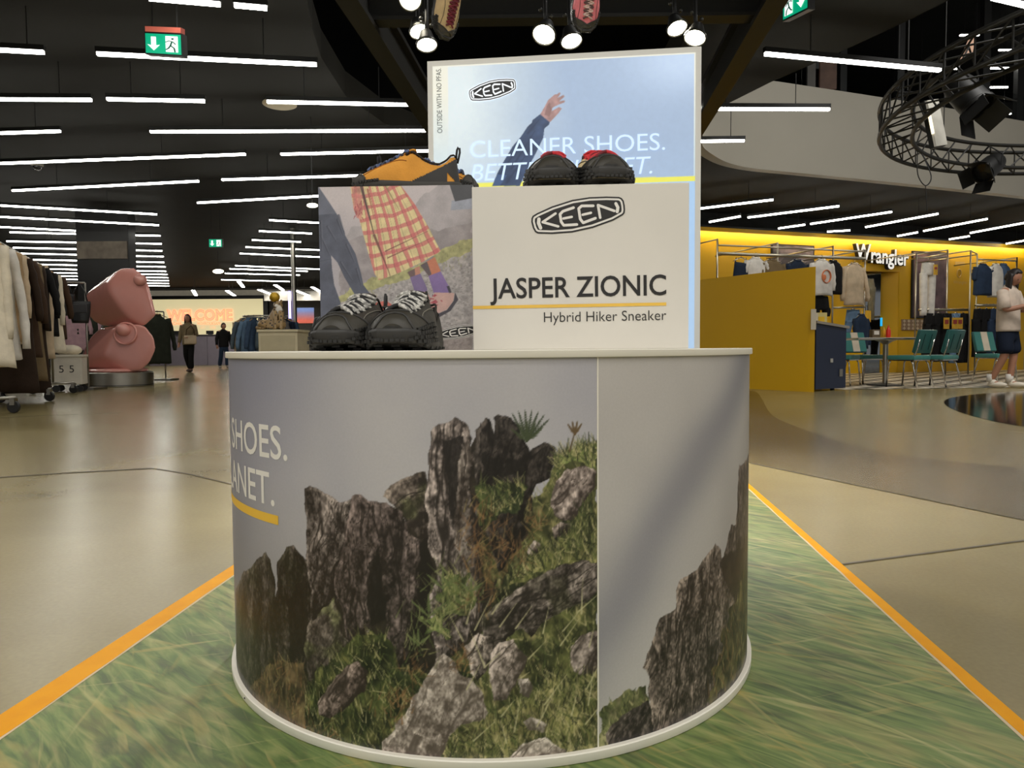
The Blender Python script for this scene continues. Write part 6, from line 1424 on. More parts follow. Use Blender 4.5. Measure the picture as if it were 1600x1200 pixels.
for k, (u, lab, col) in enumerate(((1530, 'black trousers left end of the right lower rail', 'black'), (1541, 'black trousers in the middle of the right lower rail', 'black'), (1552, 'dark patterned trousers on the right lower rail', 'dkdenim'), (1565, 'black trousers just behind the standing man', 'black'))):
    p = onrack(u, 483, 1.6); garment(lab, 'trousers', 'trousers on the right rack', p, rzW + .2, 'trousers', C_[col], 1.05, .22, 0, .07, seed=70 + k, hanger_mat=m_chrome, hook=.12)
# blue screen and yellow bag by the mirror
p = onwall(1377, 503, -.3); t = thing('blue_screen', 'bright blue screen in the doorway', 'screen', (p[0], p[1], p[2] - .12), rzW); mb = MB(); mb.box((0, 0, .12), (.3, .04, .2)); local('display', mb, M('cyan_screen', (40, 170, 232), .4, var=.2, emit=.8), t); mb = MB(); mb.box((0, .03, .12), (.34, .03, .25)); local('casing', mb, m_hous, t); mb = MB(); mb.tube([(0, .03, 0), (0, .03, -float(p[2] - .12))], .02, 8); local('pole', mb, m_hous, t)
p = onwall(1354, 486, .5); t = thing('shopping_bag', 'yellow shopping bag hanging beside the denim jacket', 'bag', p, rzW + .3); mb = MB(); mb.box((0, 0, -.12), (.24, .08, .26)); local('bag_body', mb, M('bag_yellow', (236, 184, 30), .5, var=.2), t); mb = MB(); mb.tube([(-.06, 0, 0), (-.04, 0, .12), (.04, 0, .12), (.06, 0, 0)], .008, 6); local('handle', mb, m_cable, t)

# ---- diner table and teal chairs
m_teal = M('teal_vinyl', (66, 130, 122), .4, var=.05); m_tealdk = M('teal_vinyl_back', (44, 94, 90), .4, var=.05); m_strp = M('cream_vinyl', (222, 206, 182), .45)
def diner_chair():
    t = thing('diner_chair', 'x', 'chair', group='teal diner chairs')
    mb = MB(); mb.box((0, 0, .45), (.43, .44, .07)); local('seat', mb, m_teal, t, bevel=.022, smooth=True)
    mb = MB(); mb.box((0, 0, .41), (.40, .41, .02)); local('seat_rim', mb, m_chrome, t)
    ang = .26; rm = Matrix.Rotation(-ang, 3, 'Y')
    mb = MB(); mb.box((-.24, 0, .69), (.05, .44, .36), m=rm); bk = local('backrest', mb, m_tealdk, t, bevel=.018, smooth=True)
    mb = MB(); mb.box((-.214, 0, .697), (.012, .42, .335), m=rm); local('front_pad', mb, m_teal, bk, bevel=.005)
    mb = MB(); mb.box((-.2065, 0, .699), (.012, .14, .338), m=rm); local('cream_stripe', mb, m_strp, bk, bevel=.004)
    for y in (-.09, .09): mb = MB(); mb.box((-.268, y, .682), (.006, .008, .24), m=rm); local('seam', mb, M('dark_seam', (24, 52, 50), .5), bk)
    for sg in (-1, 1):
        mb = MB(); mb.tube([(-.14, sg * .2, .41), (-.20, sg * .2, .46), (-.245, sg * .19, .6), (-.27, sg * .19, .72)], .011, 8); local('back_post', mb, m_chrome, t, smooth='all')
        mb = MB(); mb.tube([(.17, sg * .19, .40), (.19, sg * .20, .36), (.22, sg * .21, .0)], .012, 8); local('leg', mb, m_chrome, t, smooth='all')
        mb = MB(); mb.tube([(-.15, sg * .19, .40), (-.18, sg * .20, .36), (-.26, sg * .21, .0)], .012, 8); local('leg', mb, m_chrome, t, smooth='all')
    return t
ch0 = diner_chair()
def put_chair(o, u, Y, heading, label):
    p = aty(u, 560, Y); o.location = (p[0], p[1], .0035); o.rotation_euler = (0, 0, heading); o['label'] = label
for k, (u, Y, hd, lab) in enumerate(((1420, 10.85, 2.1, 'teal diner chair with its back to the viewer, nearest the table'), (1464, 10.95, 2.1, 'teal diner chair with its back to the viewer, farther right'), (1350, 11.95, -1.3, 'teal diner chair with cream stripe behind the table'), (1315, 11.5, -.8, 'teal diner chair half hidden behind the navy cabinet'), (1556, 12.2, -1.3, 'teal diner chair with cream stripe beside the standing man'))):
    put_chair(ch0 if k == 0 else copy_tree(ch0), u, Y, hd, lab)
p = aty(1386, 528, 11.35); tc_ = np.array([p[0] - .12, 11.35, 0])
t = thing('diner_table', 'diner table with metal edged top between the teal chairs', 'table', tc_)
mb = MB(); mb.box(tc_ + [0, 0, .745], (1.0, .7, .035)); mb.build('tabletop', M('tabletop_grey', (176, 166, 148), .35), t, bevel=.008)
mb = MB(); mb.box(tc_ + [0, 0, .742], (1.015, .715, .028)); mb.build('metal_edge', m_chrome, t, bevel=.006)
mb = MB(); mb.lathe([(.04, .03), (.04, .66), (.09, .70), (.16, .722)], 20, Matrix.Translation((tc_[0] + .1, tc_[1], 0))); mb.build('pillar', m_steel, t, smooth=True)
mb = MB(); mb.lathe([(.02, .004), (.27, .004), (.27, .015), (.06, .04), (.02, .04)], 28, Matrix.Translation((tc_[0] + .1, tc_[1], 0))); mb.build('base', m_hous, t, smooth=True)
p = aty(1388, 525, 11.3); t = thing('sauce_bottle', 'red sauce bottle standing on the diner table', 'bottle', (p[0], 11.3, .764)); mb = MB(); mb.lathe([(.0, 0), (.034, 0), (.036, .01), (.036, .11), (.02, .15), (.014, .16), (.0, .16)], 18); local('bottle_body', mb, M('sauce_red', (214, 44, 28), .35), t, smooth=True); mb = MB(); mb.lathe([(.012, .158), (.014, .165), (.004, .20), (.0, .2)], 12); local('nozzle', mb, M('sauce_red', (214, 44, 28), .35), t)
p = aty(1382, 525, 11.4); t = thing('sauce_bottle', 'yellow sauce bottle close to the red one', 'bottle', (p[0], 11.42, .764)); mb = MB(); mb.lathe([(.0, 0), (.03, 0), (.032, .01), (.032, .09), (.018, .13), (.0, .135)], 18); local('bottle_body', mb, M('mustard', (226, 166, 30), .35), t, smooth=True); mb = MB(); mb.lathe([(.011, .133), (.012, .14), (.003, .17), (.0, .17)], 12); local('nozzle', mb, M('mustard', (226, 166, 30), .35), t)
p = aty(1367, 524, 11.4); t = thing('napkin_box', 'brown napkin box on the diner table', 'box', (p[0], 11.4, .764)); mb = MB(); mb.box((0, 0, .065), (.13, .1, .13)); local('body', mb, M('napkin_brown', (96, 80, 58), .5), t, bevel=.004); mb = MB(); mb.box((0, -.052, .08), (.08, .004, .06)); local('napkin', mb, C_['white'], t)

# ================================================================== upper floor seen over the balcony
t_ = []
for k, (u, Y) in enumerate(((1275, 14.5), (1316, 15.5), (1405, 14.5), (1538, 14.5), (1592, 16.))):
    p = aty(u, 120, Y); mb = MB(); mb.box((p[0], Y, 6.2), (.14, .14, 5.0)); tag(mb.build('post', m_hous, smooth=False), kind='structure').name = 'trim_%d' % (11 + k)
gp = MB(); A = np.array(_po[-1]); 
for k, ((u0, v0), (u1, v1), Y) in enumerate((((1420, 108), (1500, 107), 17), ((1535, 106), (1640, 107), 16), ((1535, 136), (1575, 137), 18), ((1535, 176), (1580, 180), 17), ((1560, 78), (1640, 78), 18), ((1500, 60), (1530, 50), 16))):
    tube_light(aty(u0, v0, Y), aty(u1, v1, Y), ['small tube light behind the top left arc of the truss', 'longer tube light at the right edge of the upper floor', 'short tube light low on the upper floor by the right post', 'lowest tube light on the upper floor just above the balcony', 'topmost tube light on the upper floor at the right edge', 'tiny slanted tube light beside the salmon panel'][k], 'tube lights of the upper floor', ceil=8.4, w=.05)
a = aty(1501, 92, 15.5); b = aty(1527, 46, 15.5); t = thing('backlit_sheet', 'salmon coloured panel glowing on the upper floor behind the truss', 'panel', ((a[0] + b[0]) / 2, 15.5, a[2])); mb = MB(); mb.add([(a[0], 15.5, a[2]), (b[0] - .1, 15.5, a[2] + .05), (b[0], 15.5, b[2]), (a[0] + .22, 15.5, b[2] - .1), (a[0], 15.54, a[2]), (b[0] - .1, 15.54, a[2] + .05), (b[0], 15.54, b[2]), (a[0] + .22, 15.54, b[2] - .1)], [(0, 1, 2, 3), (4, 5, 6, 7), (0, 1, 5, 4), (1, 2, 6, 5), (2, 3, 7, 6), (3, 0, 4, 7)]); mb.build('sheet', M('salmon_panel', (222, 180, 152), .6, emit=.5), t); mb = MB(); mb.tube([(b[0], 15.52, b[2]), (b[0], 15.52, 8.4)], .01, 5); mb.build('cord', m_cable, t)
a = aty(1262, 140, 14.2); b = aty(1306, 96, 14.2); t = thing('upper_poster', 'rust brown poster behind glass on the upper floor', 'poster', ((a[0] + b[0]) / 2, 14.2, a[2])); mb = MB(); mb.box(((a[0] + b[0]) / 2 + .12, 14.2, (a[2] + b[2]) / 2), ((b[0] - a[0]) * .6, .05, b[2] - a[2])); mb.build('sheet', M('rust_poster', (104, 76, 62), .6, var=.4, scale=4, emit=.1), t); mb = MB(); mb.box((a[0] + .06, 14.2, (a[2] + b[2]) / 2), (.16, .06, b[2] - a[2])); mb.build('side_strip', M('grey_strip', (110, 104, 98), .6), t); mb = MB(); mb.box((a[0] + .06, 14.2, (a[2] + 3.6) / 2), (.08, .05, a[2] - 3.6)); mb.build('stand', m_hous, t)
def glass():
    m = bpy.data.materials.new('balcony_glass'); m.use_nodes = True; b = m.node_tree.nodes['Principled BSDF']; b.inputs['Transmission Weight'].default_value = 1.; b.inputs['Roughness'].default_value = .02; b.inputs['IOR'].default_value = 1.02; b.inputs['Base Color'].default_value = (.92, .96, .95, 1)
    return m
m_glass = glass()
_seg = [int(k * (len(_pa) - 10) / 6) + 9 for k in range(7)]
for k, (i, j) in enumerate(zip(_seg[:-1], _seg[1:])):
    mid = (np.array(_pa) + np.array(_po)) / 2; mb = MB(); R_ = [[(mid[q][0], mid[q][1], 4.93), (mid[q][0] + .01, mid[q][1] + .012, 4.93), (mid[q][0] + .01, mid[q][1] + .012, 5.45), (mid[q][0], mid[q][1], 5.45)] for q in range(i, min(j, len(mid) - 1) + 1)]
    if len(R_) > 1: mb.rings(R_); tag(mb.build('glass', m_glass), kind='structure').name = 'window_%d' % (k + 1)

# ================================================================== round lighting truss
_tube = MB(); _tube.tube([(0, 0, 0), (0, 0, 1)], 1., 6); _tm = bpy.data.meshes.new('brace'); _tm.from_pydata(_tube.v, [], _tube.f)
m_truss = M('black_truss', (34, 33, 29), .5, var=.1); _tm.materials.append(m_truss)
TC = Vector((7.95, 7.85, 3.33)); TR0, TR1, TH = 3.5, 3.12, .33
t = thing('round_truss', 'black round lighting truss hanging at the right', 'truss', TC)
def brace(a, b, r, name='brace'):
    o = bpy.data.objects.new(name, _tm); COL.objects.link(o); o.parent = t; d = b - a
    o.matrix_basis = Matrix.Translation(a) @ d.to_track_quat('Z', 'Y').to_matrix().to_4x4() @ Matrix.Diagonal((r, r, d.length, 1))
NT = 56
def tp(k, r, z): q = 2 * math.pi * k / NT; return Vector((r * math.cos(q), r * math.sin(q), z))
for r in (TR0, TR1):
    for z in (0, TH):
        mb = MB(); mb.tube([tp(k * .5, r, z) for k in range(NT * 2)], .028, 8, closed=True); local('chord', mb, m_truss, t, smooth='all')
for k in range(NT):
    for a, b in ((tp(k, TR0, 0), tp(k + 1, TR0, TH)), (tp(k, TR1, TH), tp(k + 1, TR1, 0)), (tp(k, TR0, 0), tp(k + 1, TR1, 0)), (tp(k, TR0, TH), tp(k + 1, TR1, TH)), (tp(k, TR0, 0), tp(k, TR0, TH))):
        brace(a, b, .011)
for k in (10, 18, 26, 34):
    a = tp(k, (TR0 + TR1) / 2, TH); brace(a, Vector((a.x, a.y, 8.4 - TC.z)), .008, 'suspension')
# lamps hung in the truss
def par_can(label, loc, aim, s=1., lens=None, doors=True, hook=.3):
    t = thing('stage_light', label, 'stage light', loc); d = Vector(aim).normalized(); q = d.to_track_quat('Z', 'Y').to_matrix().to_4x4()
    mb = MB(); mb.lathe([(.05, -.22), (.10, -.2), (.125, -.1), (.13, .12), (.14, .13), (.14, .16), (.12, .16), (.115, .1)], 20, q @ Matrix.Scale(s, 4)); local('can', mb, m_hous, t, smooth=True)
    mb = MB(); mb.lathe([(.0, .09), (.11, .09), (.11, .1), (.0, .105)], 20, q @ Matrix.Scale(s, 4)); local('lens', mb, lens or M('dark_lens', (40, 42, 46), .1), t)
    mb = MB(); mb.tube([q @ Vector((-.15, 0, 0)) * s, q @ Vector((-.16, 0, 0)) * s + Vector((0, 0, hook * .5)), Vector((0, 0, hook)), q @ Vector((.16, 0, 0)) * s + Vector((0, 0, hook * .5)), q @ Vector((.15, 0, 0)) * s], .012, 6); local('yoke', mb, m_hous, t)
    if doors:
        for k in range(4):
            a = k * R90; mm = q @ Matrix.Rotation(a, 4, 'Z') @ Matrix.Translation((.155 * s, 0, .22 * s)) @ Matrix.Rotation(.5, 4, 'Y'); mb = MB(); mb.add([mm @ Vector((x, y, z)) for x in (-.004, .004) for y in (-.11 * s, .11 * s) for z in (-.08 * s, .08 * s)], [(0, 1, 3, 2), (4, 6, 7, 5), (0, 4, 5, 1), (2, 3, 7, 6), (0, 2, 6, 4), (1, 5, 7, 3)]); local('barn_door', mb, m_hous, t)
    return t
p = aty(1512, 150, 8.3); par_can('large dark stage light hanging inside the round truss', p, (.3, -.5, -.8), 1.35, hook=.55)
p = aty(1545, 262, 10.2); par_can('stage light with barn doors under the lower truss arc', p, (-.75, -.35, -.5), 1.15, hook=.3)
p = aty(1463, 192, 8.8); t = thing('flat_panel_light', 'pale flat panel light tilted inside the truss', 'stage light', p)
rot = Matrix.Rotation(-.22, 4, 'Y') @ Matrix.Rotation(.35, 4, 'Z')
for n_, sz, off_, m_ in (('panel', (.19, .03, .56), 0, M('panel_grey_white', (206, 202, 190), .5, emit=.12)), ('casing', (.21, .05, .58), .045, m_hous), ('edge_light', (.016, .03, .26), -.02, M('edge_glow', (250, 236, 200), .5, emit=1.2))):
    mb = MB(); x = -.115 if n_ == 'edge_light' else 0
    mb.add([rot @ Vector((x + a * sz[0] / 2, off_ + b * sz[1] / 2, c * sz[2] / 2)) for a in (-1, 1) for b in (-1, 1) for c in (-1, 1)], [(0, 1, 3, 2), (4, 6, 7, 5), (0, 4, 5, 1), (2, 3, 7, 6), (0, 2, 6, 4), (1, 5, 7, 3)]); local(n_, mb, m_, t)
mb = MB(); mb.tube([(0, .05, .2), (-.05, .1, .4), (-.35, .25, .45)], .015, 6); local('clamp', mb, m_hous, t)
p, q = (np.array([TC.x + TR1 * math.cos(math.atan2(c_[1] - TC.y, c_[0] - TC.x)), TC.y + TR1 * math.sin(math.atan2(c_[1] - TC.y, c_[0] - TC.x)), TC.z]) for c_ in (aty(1434, 243, 9.9), aty(1456, 246, 9.95))); t = thing('loose_cable', 'loop of black cable hanging from the truss', 'cable', (p[0], p[1], p[2] - .5)); mb = MB(); b_ = np.array(aty(1446, 290, 9.9)); mb.tube(spline([p, np.array(aty(1434, 272, 9.9)), b_, np.array(aty(1455, 275, 9.9)), q], 6), .008, 6); mb.build('cable', m_cable, t, smooth='all'); mb = MB(); mb.tube([b_, aty(1449, 333, 9.9)], .006, 6); mb.build('tail', m_cable, t)

# ================================================================== steel frame and spot lamps over the podium
m_beam = M('dark_steel_beam', (40, 40, 38), .5, var=.1)
def beam(label, a, b, w, h):
    a = Vector([float(q) for q in a]); b = Vector([float(q) for q in b]); t = thing('ceiling_beam', label, 'beam', (a + b) / 2); d = (b - a).normalized(); s = d.cross(Vector((0, 0, 1))).normalized(); u = s.cross(d)
    for n_, (w_, h_, o_) in (('web', (w * .3, h, 0)), ('upper_flange', (w, h * .14, h / 2)), ('lower_flange', (w, h * .14, -h / 2))):
        mb = MB(); P = []
        for q in (a, b): P += [q + s * x * w_ / 2 + u * (o_ + y * h_ / 2) for x, y in ((-1, -1), (1, -1), (1, 1), (-1, 1))]
        mb.add(P, [(0, 1, 2, 3), (4, 5, 6, 7), (0, 1, 5, 4), (1, 2, 6, 5), (2, 3, 7, 6), (3, 0, 4, 7)]); mb.build(n_, m_beam, t)
beam('dark diagonal ceiling beam left of the light box', atz(540, -40, 3.25), atz(690, 205, 3.25), .16, .3)
beam('dark diagonal ceiling beam right of the light box', atz(1222, -50, 3.25), atz(1080, 200, 3.25), .16, .3)
beam('dark cross beam behind the spot lamps', atz(560, 14, 3.25), atz(1190, 6, 3.25), .14, .2)
m_lens = M('lamp_lens', (255, 246, 222), .5, var=0., emit=LAMP)
m_bez = M('lamp_bezel', (70, 70, 66), .35, .6)
def spot_lamp(label, u, v, Y, aim, dia):
    p = Vector([float(q) for q in aty(u, v, Y)]); t = thing('spot_lamp', label, 'spot lamp', p, group='spot lamps over the podium'); q = Vector(aim).normalized().to_track_quat('Z', 'Y').to_matrix().to_4x4(); r = dia * .46
    mb = MB(); mb.lathe([(.3 * r, -1.5 * r), (.6 * r, -1.45 * r), (.75 * r, -.9 * r), (.98 * r, -.15 * r), (1.0 * r, .0)], 24, q); local('housing', mb, m_hous, t, smooth=True)
    mb = MB(); mb.lathe([(1.0 * r, -.12 * r), (1.12 * r, -.1 * r), (1.12 * r, .08 * r), (1.0 * r, .1 * r), (.93 * r, .0)], 28, q, cap=False); local('bezel', mb, m_bez, t, smooth=True)
    mb = MB(); mb.lathe([(.0, .02 * r), (.6 * r, .015 * r), (.94 * r, .0), (.94 * r, -.05 * r), (.0, -.05 * r)], 24, q); local('lens', mb, m_lens, t)
    a = q @ Vector((0, 0, -.8 * r)); mb = MB(); mb.tube([a, a + Vector((0, .03, .12)), Vector((a.x, .05, 2.98 - p.z))], .012, 8); arm = local('arm', mb, m_hous, t, smooth='all')
    for k in range(2): mb = MB(); mb.ball(a + Vector((.03 * (-1) ** k, 0, .07 + .04 * k)), .013, 8, 6); local('knob', mb, m_bez, arm, smooth='all')
    l = bpy.data.lights.new('spot_lamp_beam', 'SPOT'); l.energy = 90; l.spot_size = math.radians(60); l.spot_blend = .6; l.color = (1, .96, .9); l.shadow_soft_size = .05
    o = bpy.data.objects.new('spot_lamp_beam', l); COL.objects.link(o); d = Vector(aim).normalized(); o.location = p + d * .03; o.rotation_euler = d.to_track_quat('-Z', 'Y').to_euler()
    return t
t = thing('light_track', 'dark lighting track carrying the spot lamps', 'track', aty(870, 2, 4.3))
a = aty(610, 4, 4.35); b = aty(1130, 0, 4.35); mb = MB(); mb.tube([(a[0], 4.35, 2.98), (b[0], 4.35, 2.98)], .025, 8); mb.build('track', m_beam, t, smooth='all')
for x in (a[0] + .1, (a[0] + b[0]) / 2, b[0] - .1): mb = MB(); mb.tube([(x, 4.35, 2.98), (x, 4.35, 8.4)], .008, 6); mb.build('suspension', m_cable, t)
spot_lamp('round spot lamp above the beige hanging shoe, cut by the top edge', 641, -2, 4.2, (.1, -.75, -.66), .135)
spot_lamp('round spot lamp half behind the toe of the beige hanging shoe', 655, 49, 4.3, (.25, -.35, -.9), .12)
spot_lamp('round spot lamp just under the beige hanging shoe', 667, 70, 4.2, (.1, -.30, -.95), .125)
spot_lamp('round spot lamp left of the pink hanging shoe', 850, 54, 4.2, (-.22, -.5, -.84), .14)
spot_lamp('round spot lamp under the pink hanging shoe', 893, 64, 4.25, (.15, -.35, -.93), .13)
spot_lamp('left spot lamp of the pair at the right corner of the light box', 1058, 44, 4.3, (.15, -.40, -.9), .125)
spot_lamp('right spot lamp of the pair at the right corner of the light box', 1086, 59, 4.25, (-.25, -.35, -.9), .13)
# hanging shoes, toes down
def hung(label, u, v, Y, L, mats, yaw, tilt):
    p = Vector([float(q) for q in aty(u, v, Y)])
    # toe along -Z, laces towards the viewer (-Y)
    base = Matrix(((0, -1, 0, 0), (0, 0, -1, 0), (-1, 0, 0, 0), (0, 0, 0, 1)))
    base = Matrix(((0, 1, 0, 0), (0, 0, -1, 0), (-1, 0, 0, 0), (0, 0, 0, 1)))
    rot = Matrix.Rotation(yaw, 4, 'Z') @ Matrix.Rotation(tilt, 4, 'X') @ base
    m = Matrix.Translation(p) @ rot @ Matrix.Translation((-L, 0, 0))
    s = shoe(label, 'shoes hung over the podium', L, m, mats, (.82, .93), bulk=.3)
    h = m @ Vector((.03 * L, 0, .25 * L)); mb = MB(); mb.tube([h, (h.x, h.y, 8.4)], .002, 5); mb.build('hanging_cord', m_cable, s)
hung('beige shoe with wine red laces hanging toe down at the top edge', 690, 61, 2.62, .255, S_BEIGE, .75, .10)
hung('pink shoe hanging toe down at the top edge above the light box', 912, 50, 2.62, .255, S_PINK, .18, .18)

# ================================================================== people
def skin(name, verts, edges, mat, parent, root=0, sub=2):
    me = bpy.data.meshes.new(name); me.from_pydata([v[:3] for v in verts], edges, [])
    o = bpy.data.objects.new(name, me); COL.objects.link(o)
    sk = o.modifiers.new('s', 'SKIN'); ss = o.modifiers.new('d', 'SUBSURF'); ss.levels = sub; ss.render_levels = sub
    if not me.skin_vertices:
        bm = bmesh.new(); bm.from_mesh(me); bm.verts.layers.skin.verify(); bm.to_mesh(me); bm.free()
    for i, v in enumerate(verts):
        sv = me.skin_vertices[0].data[i]; r = v[3]; sv.radius = r if isinstance(r, tuple) else (r, r); sv.use_root = (i == root)
    m2 = bpy.data.meshes.new_from_object(o.evaluated_get(bpy.context.evaluated_depsgraph_get())); bpy.data.objects.remove(o); bpy.data.meshes.remove(me)
    m2.polygons.foreach_set('use_smooth', [True] * len(m2.polygons)); m2.materials.clear()
    r = link_mesh(name, m2, mat, parent); r.name = name; return r
m_skin = M('skin', (176, 126, 100), .5, var=.05); m_hair = M('dark_hair', (34, 26, 22), .55, var=.3, scale=60, stretch=(1, 1, .1))
def head_pt(q, f, g=1.):
    """point of a head: q round the axis (face at -Y), f from the crown down"""
    x, y, z = math.sin(f) * math.cos(q), math.sin(f) * math.sin(q), math.cos(f)
    jw = 1 - .30 * max(0, -z) ** 1.3; X = .076 * x * jw * g; Y = .094 * y * (jw if y > 0 else 1 - .12 * max(0, -z)) * g; Z = .118 * z * g
    if y < 0:
        Y -= .020 * math.exp(-((x / .16) ** 2 + ((z + .16) / .22) ** 2)) * g - .008 * (math.exp(-(((x - .42) / .2) ** 2 + ((z - .06) / .14) ** 2)) + math.exp(-(((x + .42) / .2) ** 2 + ((z - .06) / .14) ** 2)))
        Y -= .006 * math.exp(-((x / .4) ** 2 + ((z + .78) / .2) ** 2))
    return Vector((X, Y, Z))
def person(label, loc, rz, h=1.7, stride=.0, arms='down', head_down=0., shirt=None, trousers=None, shoes=None, hair=m_hair, shorts=False, long_hair=False, sleeve='long', bend=0., bag=None, socks=None, puff=0.):
    t = thing('person', label, 'person', loc, rz)
    k = h / 1.75; V = []; E_ = []
    def v(x, y, z, r): V.append((x * k, y * k, z * k, tuple(q * k for q in r) if isinstance(r, tuple) else r * k)); return len(V) - 1
    def chain(*ids): E_.extend([(a, b) for a, b in zip(ids[:-1], ids[1:])])
    fw = lambda y, z: (y - bend * max(0, z - .95) , z)
    pel = v(0, 0, .95, (.10, .075)); sp = v(0, fw(0, 1.15)[0], 1.15, (.105, .08)); chs = v(0, fw(0, 1.34)[0], 1.34, (.13, .09)); nk = v(0, fw(.0, 1.48)[0], 1.48, .058)
    nt_ = v(0, fw(0, 1.55)[0] - .015 * head_down, 1.555, .052); chain(pel, sp, chs, nk, nt_)
    HM = Matrix.Translation((0, (fw(0, 1.55)[0] - .02 - .03 * head_down) * k, (1.625 - .015 * head_down) * k)) @ Matrix.Rotation(.5 * head_down, 4, 'X') @ Matrix.Scale(k * 1.1, 4)
    J = {}
    for sg, s in ((-1, 'r'), (1, 'l')):
        f = stride * sg
        hip = v(sg * .085, 0, .86, .075); kn = v(sg * .105, -.03 - f * .5, .50, .06); an = v(sg * .105, .03 - f + (.12 if f < 0 else 0), .09, .042); ft = v(sg * .115, -.10 - f + (.1 if f < 0 else 0), .04, .036); chain(pel, hip, kn, an, ft)
        sy = fw(0, 1.42)[0]; sh = v(sg * .185, sy, 1.42, .065)
        if arms == 'phone': el = v(sg * .25, sy - .06, 1.13, .045); wr = v(sg * .10, sy - .30, 1.20, .032); pm = v(sg * .06, sy - .36, 1.24, .032)
        elif arms == 'bag' and sg > 0: el = v(sg * .26, sy - .02, 1.14, .045); wr = v(sg * .14, sy - .20, 1.06, .032); pm = v(sg * .09, sy - .26, 1.05, .032)
        else: el = v(sg * .25, sy + .02, 1.14, .045); wr = v(sg * .27, sy - .05, .90, .032); pm = v(sg * .27, sy - .07, .83, .032)
        chain(chs, sh, el, wr, pm); J[s] = dict(hip=hip, kn=kn, an=an, ft=ft, sh=sh, el=el, wr=wr, pm=pm)
        pv = Vector(V[pm][:3]); d = (pv - Vector(V[wr][:3])).normalized(); side = d.cross(Vector((0, 0, 1)) if abs(d.z) < .9 else Vector((0, 1, 0))).normalized(); dn = Vector((0, -.3, -1)).normalized() if arms == 'phone' else d
        for q in range(4):
            b0 = pv + d * .03 * k + side * (.024 - .016 * q) * k; ln = (.036, .042, .04, .03)[q] * k; f1 = b0 + d * ln; f2 = f1 + (d * .5 + Vector((0, -.4, .35))).normalized() * ln * .8
            i1 = len(V); V.append((*b0, .0095 * k)); V.append((*f1, .0085 * k)); V.append((*f2, .0075 * k)); E_.extend([(pm, i1), (i1, i1 + 1), (i1 + 1, i1 + 2)])
        b0 = pv + side * .034 * k; i1 = len(V); V.append((*b0, .011 * k)); V.append((*(b0 + (d * .5 + side * .6) * .05 * k), .009 * k)); E_.extend([(pm, i1), (i1, i1 + 1)])
    body = skin('body', V, E_, m_skin, t)
    bm = bmesh.new(); bm.from_mesh(body.data)
    R_ = [[HM @ head_pt(q, f) for q in [2 * math.pi * j / 28 for j in range(28)]] for f in [math.pi * i / 20 for i in range(1, 20)]]
    hv = [[bm.verts.new(p) for p in r] for r in R_]
    for r0, r1 in zip(hv[:-1], hv[1:]):
        for j in range(28): bm.faces.new((r0[j], r0[(j + 1) % 28], r1[(j + 1) % 28], r1[j])).smooth = True
    bm.faces.new(hv[0]); bm.faces.new(hv[-1][::-1]); bmesh.ops.recalc_face_normals(bm, faces=bm.faces); bm.to_mesh(body.data); bm.free()
    G = lambda i, g: (*V[i][:3], tuple(q + g * k for q in V[i][3]) if isinstance(V[i][3], tuple) else V[i][3] + g * k)
    # top
    px_, py_ = V[pel][0], V[pel][1]
    mb = MB(); R_ = []
    for z, rx, ry in ((.83, .185, .14), (.86, .19, .145), (1.0, .186, .142), (1.15, .184, .138), (1.28, .192, .136), (1.38, .206, .122), (1.425, .19, .104), (1.46, .13, .085), (1.50, .07, .066), (1.515, .068, .064)):
        R_.append([Vector(((rx + puff) * math.cos(q) * k, (fw(0, z)[0] + (ry + puff) * math.sin(q) * (1 + .03 * math.sin(5 * q + 9 * z))) * k, z * k)) for q in [2 * math.pi * j / 24 for j in range(24)]])
    mb.rings(R_)
    for s in 'rl':
        A_, B_, W_ = (Vector(V[J[s][q]][:3]) for q in ('sh', 'el', 'wr'))
        A_ = A_ + Vector((0, 0, -.028 * k)); A0 = A_ + Vector((-.06 * k if A_.x > 0 else .06 * k, 0, .0))
        if sleeve == 'long': mb.tube([A0, A_, A_.lerp(B_, .5), B_, B_.lerp(W_, .5), W_], [(q + puff * .6) * k for q in (.06, .076, .07, .064, .056, .048)], 14)
        else: mb.tube([A0, A_, A_.lerp(B_, .4), A_.lerp(B_, .9)], [q * k for q in (.06, .078, .08, .086)], 14)
    local('shirt', mb, shirt, t, smooth='all')
    # trousers
    S = [(px_, py_, .98 * k, (.15 * k, .12 * k)), (px_, py_, .86 * k, (.14 * k, .115 * k))]; ES = [(0, 1)]
    for s in 'rl':
        i = len(S); h_ = V[J[s]['hip']]; kn_ = V[J[s]['kn']]; S += [(h_[0], h_[1], .74 * k, (.115 if shorts else .095) * k), (kn_[0], kn_[1], kn_[2] - (.02 if shorts else 0) * k, (.115 if shorts else .085) * k)]; ES += [(1, i), (i, i + 1)]
        if not shorts: S.append(G(J[s]['an'], .04)); ES.append((i + 1, i + 2))
    skin('shorts' if shorts else 'trousers', S, ES, trousers, t)
    for s in 'rl':
        a, f = V[J[s]['an']], V[J[s]['ft']]; mb = MB(); c = Vector(((a[0] + f[0]) / 2, (a[1] + f[1]) / 2 - .02 * k, .045 * k)); mb.ball(c, (.05 * k, .135 * k, .045 * k), 14, 8); mb.ball((c.x, c.y + .06 * k, .07 * k), (.045 * k, .06 * k, .055 * k), 12, 6); local('shoe', mb, shoes, t, smooth='all')
        if socks: mb = MB(); mb.tube([(a[0], a[1], .08 * k), (a[0], a[1], .2 * k)], .052 * k, 10); local('sock', mb, socks, t, smooth='all')
    mb = MB(); R_ = []
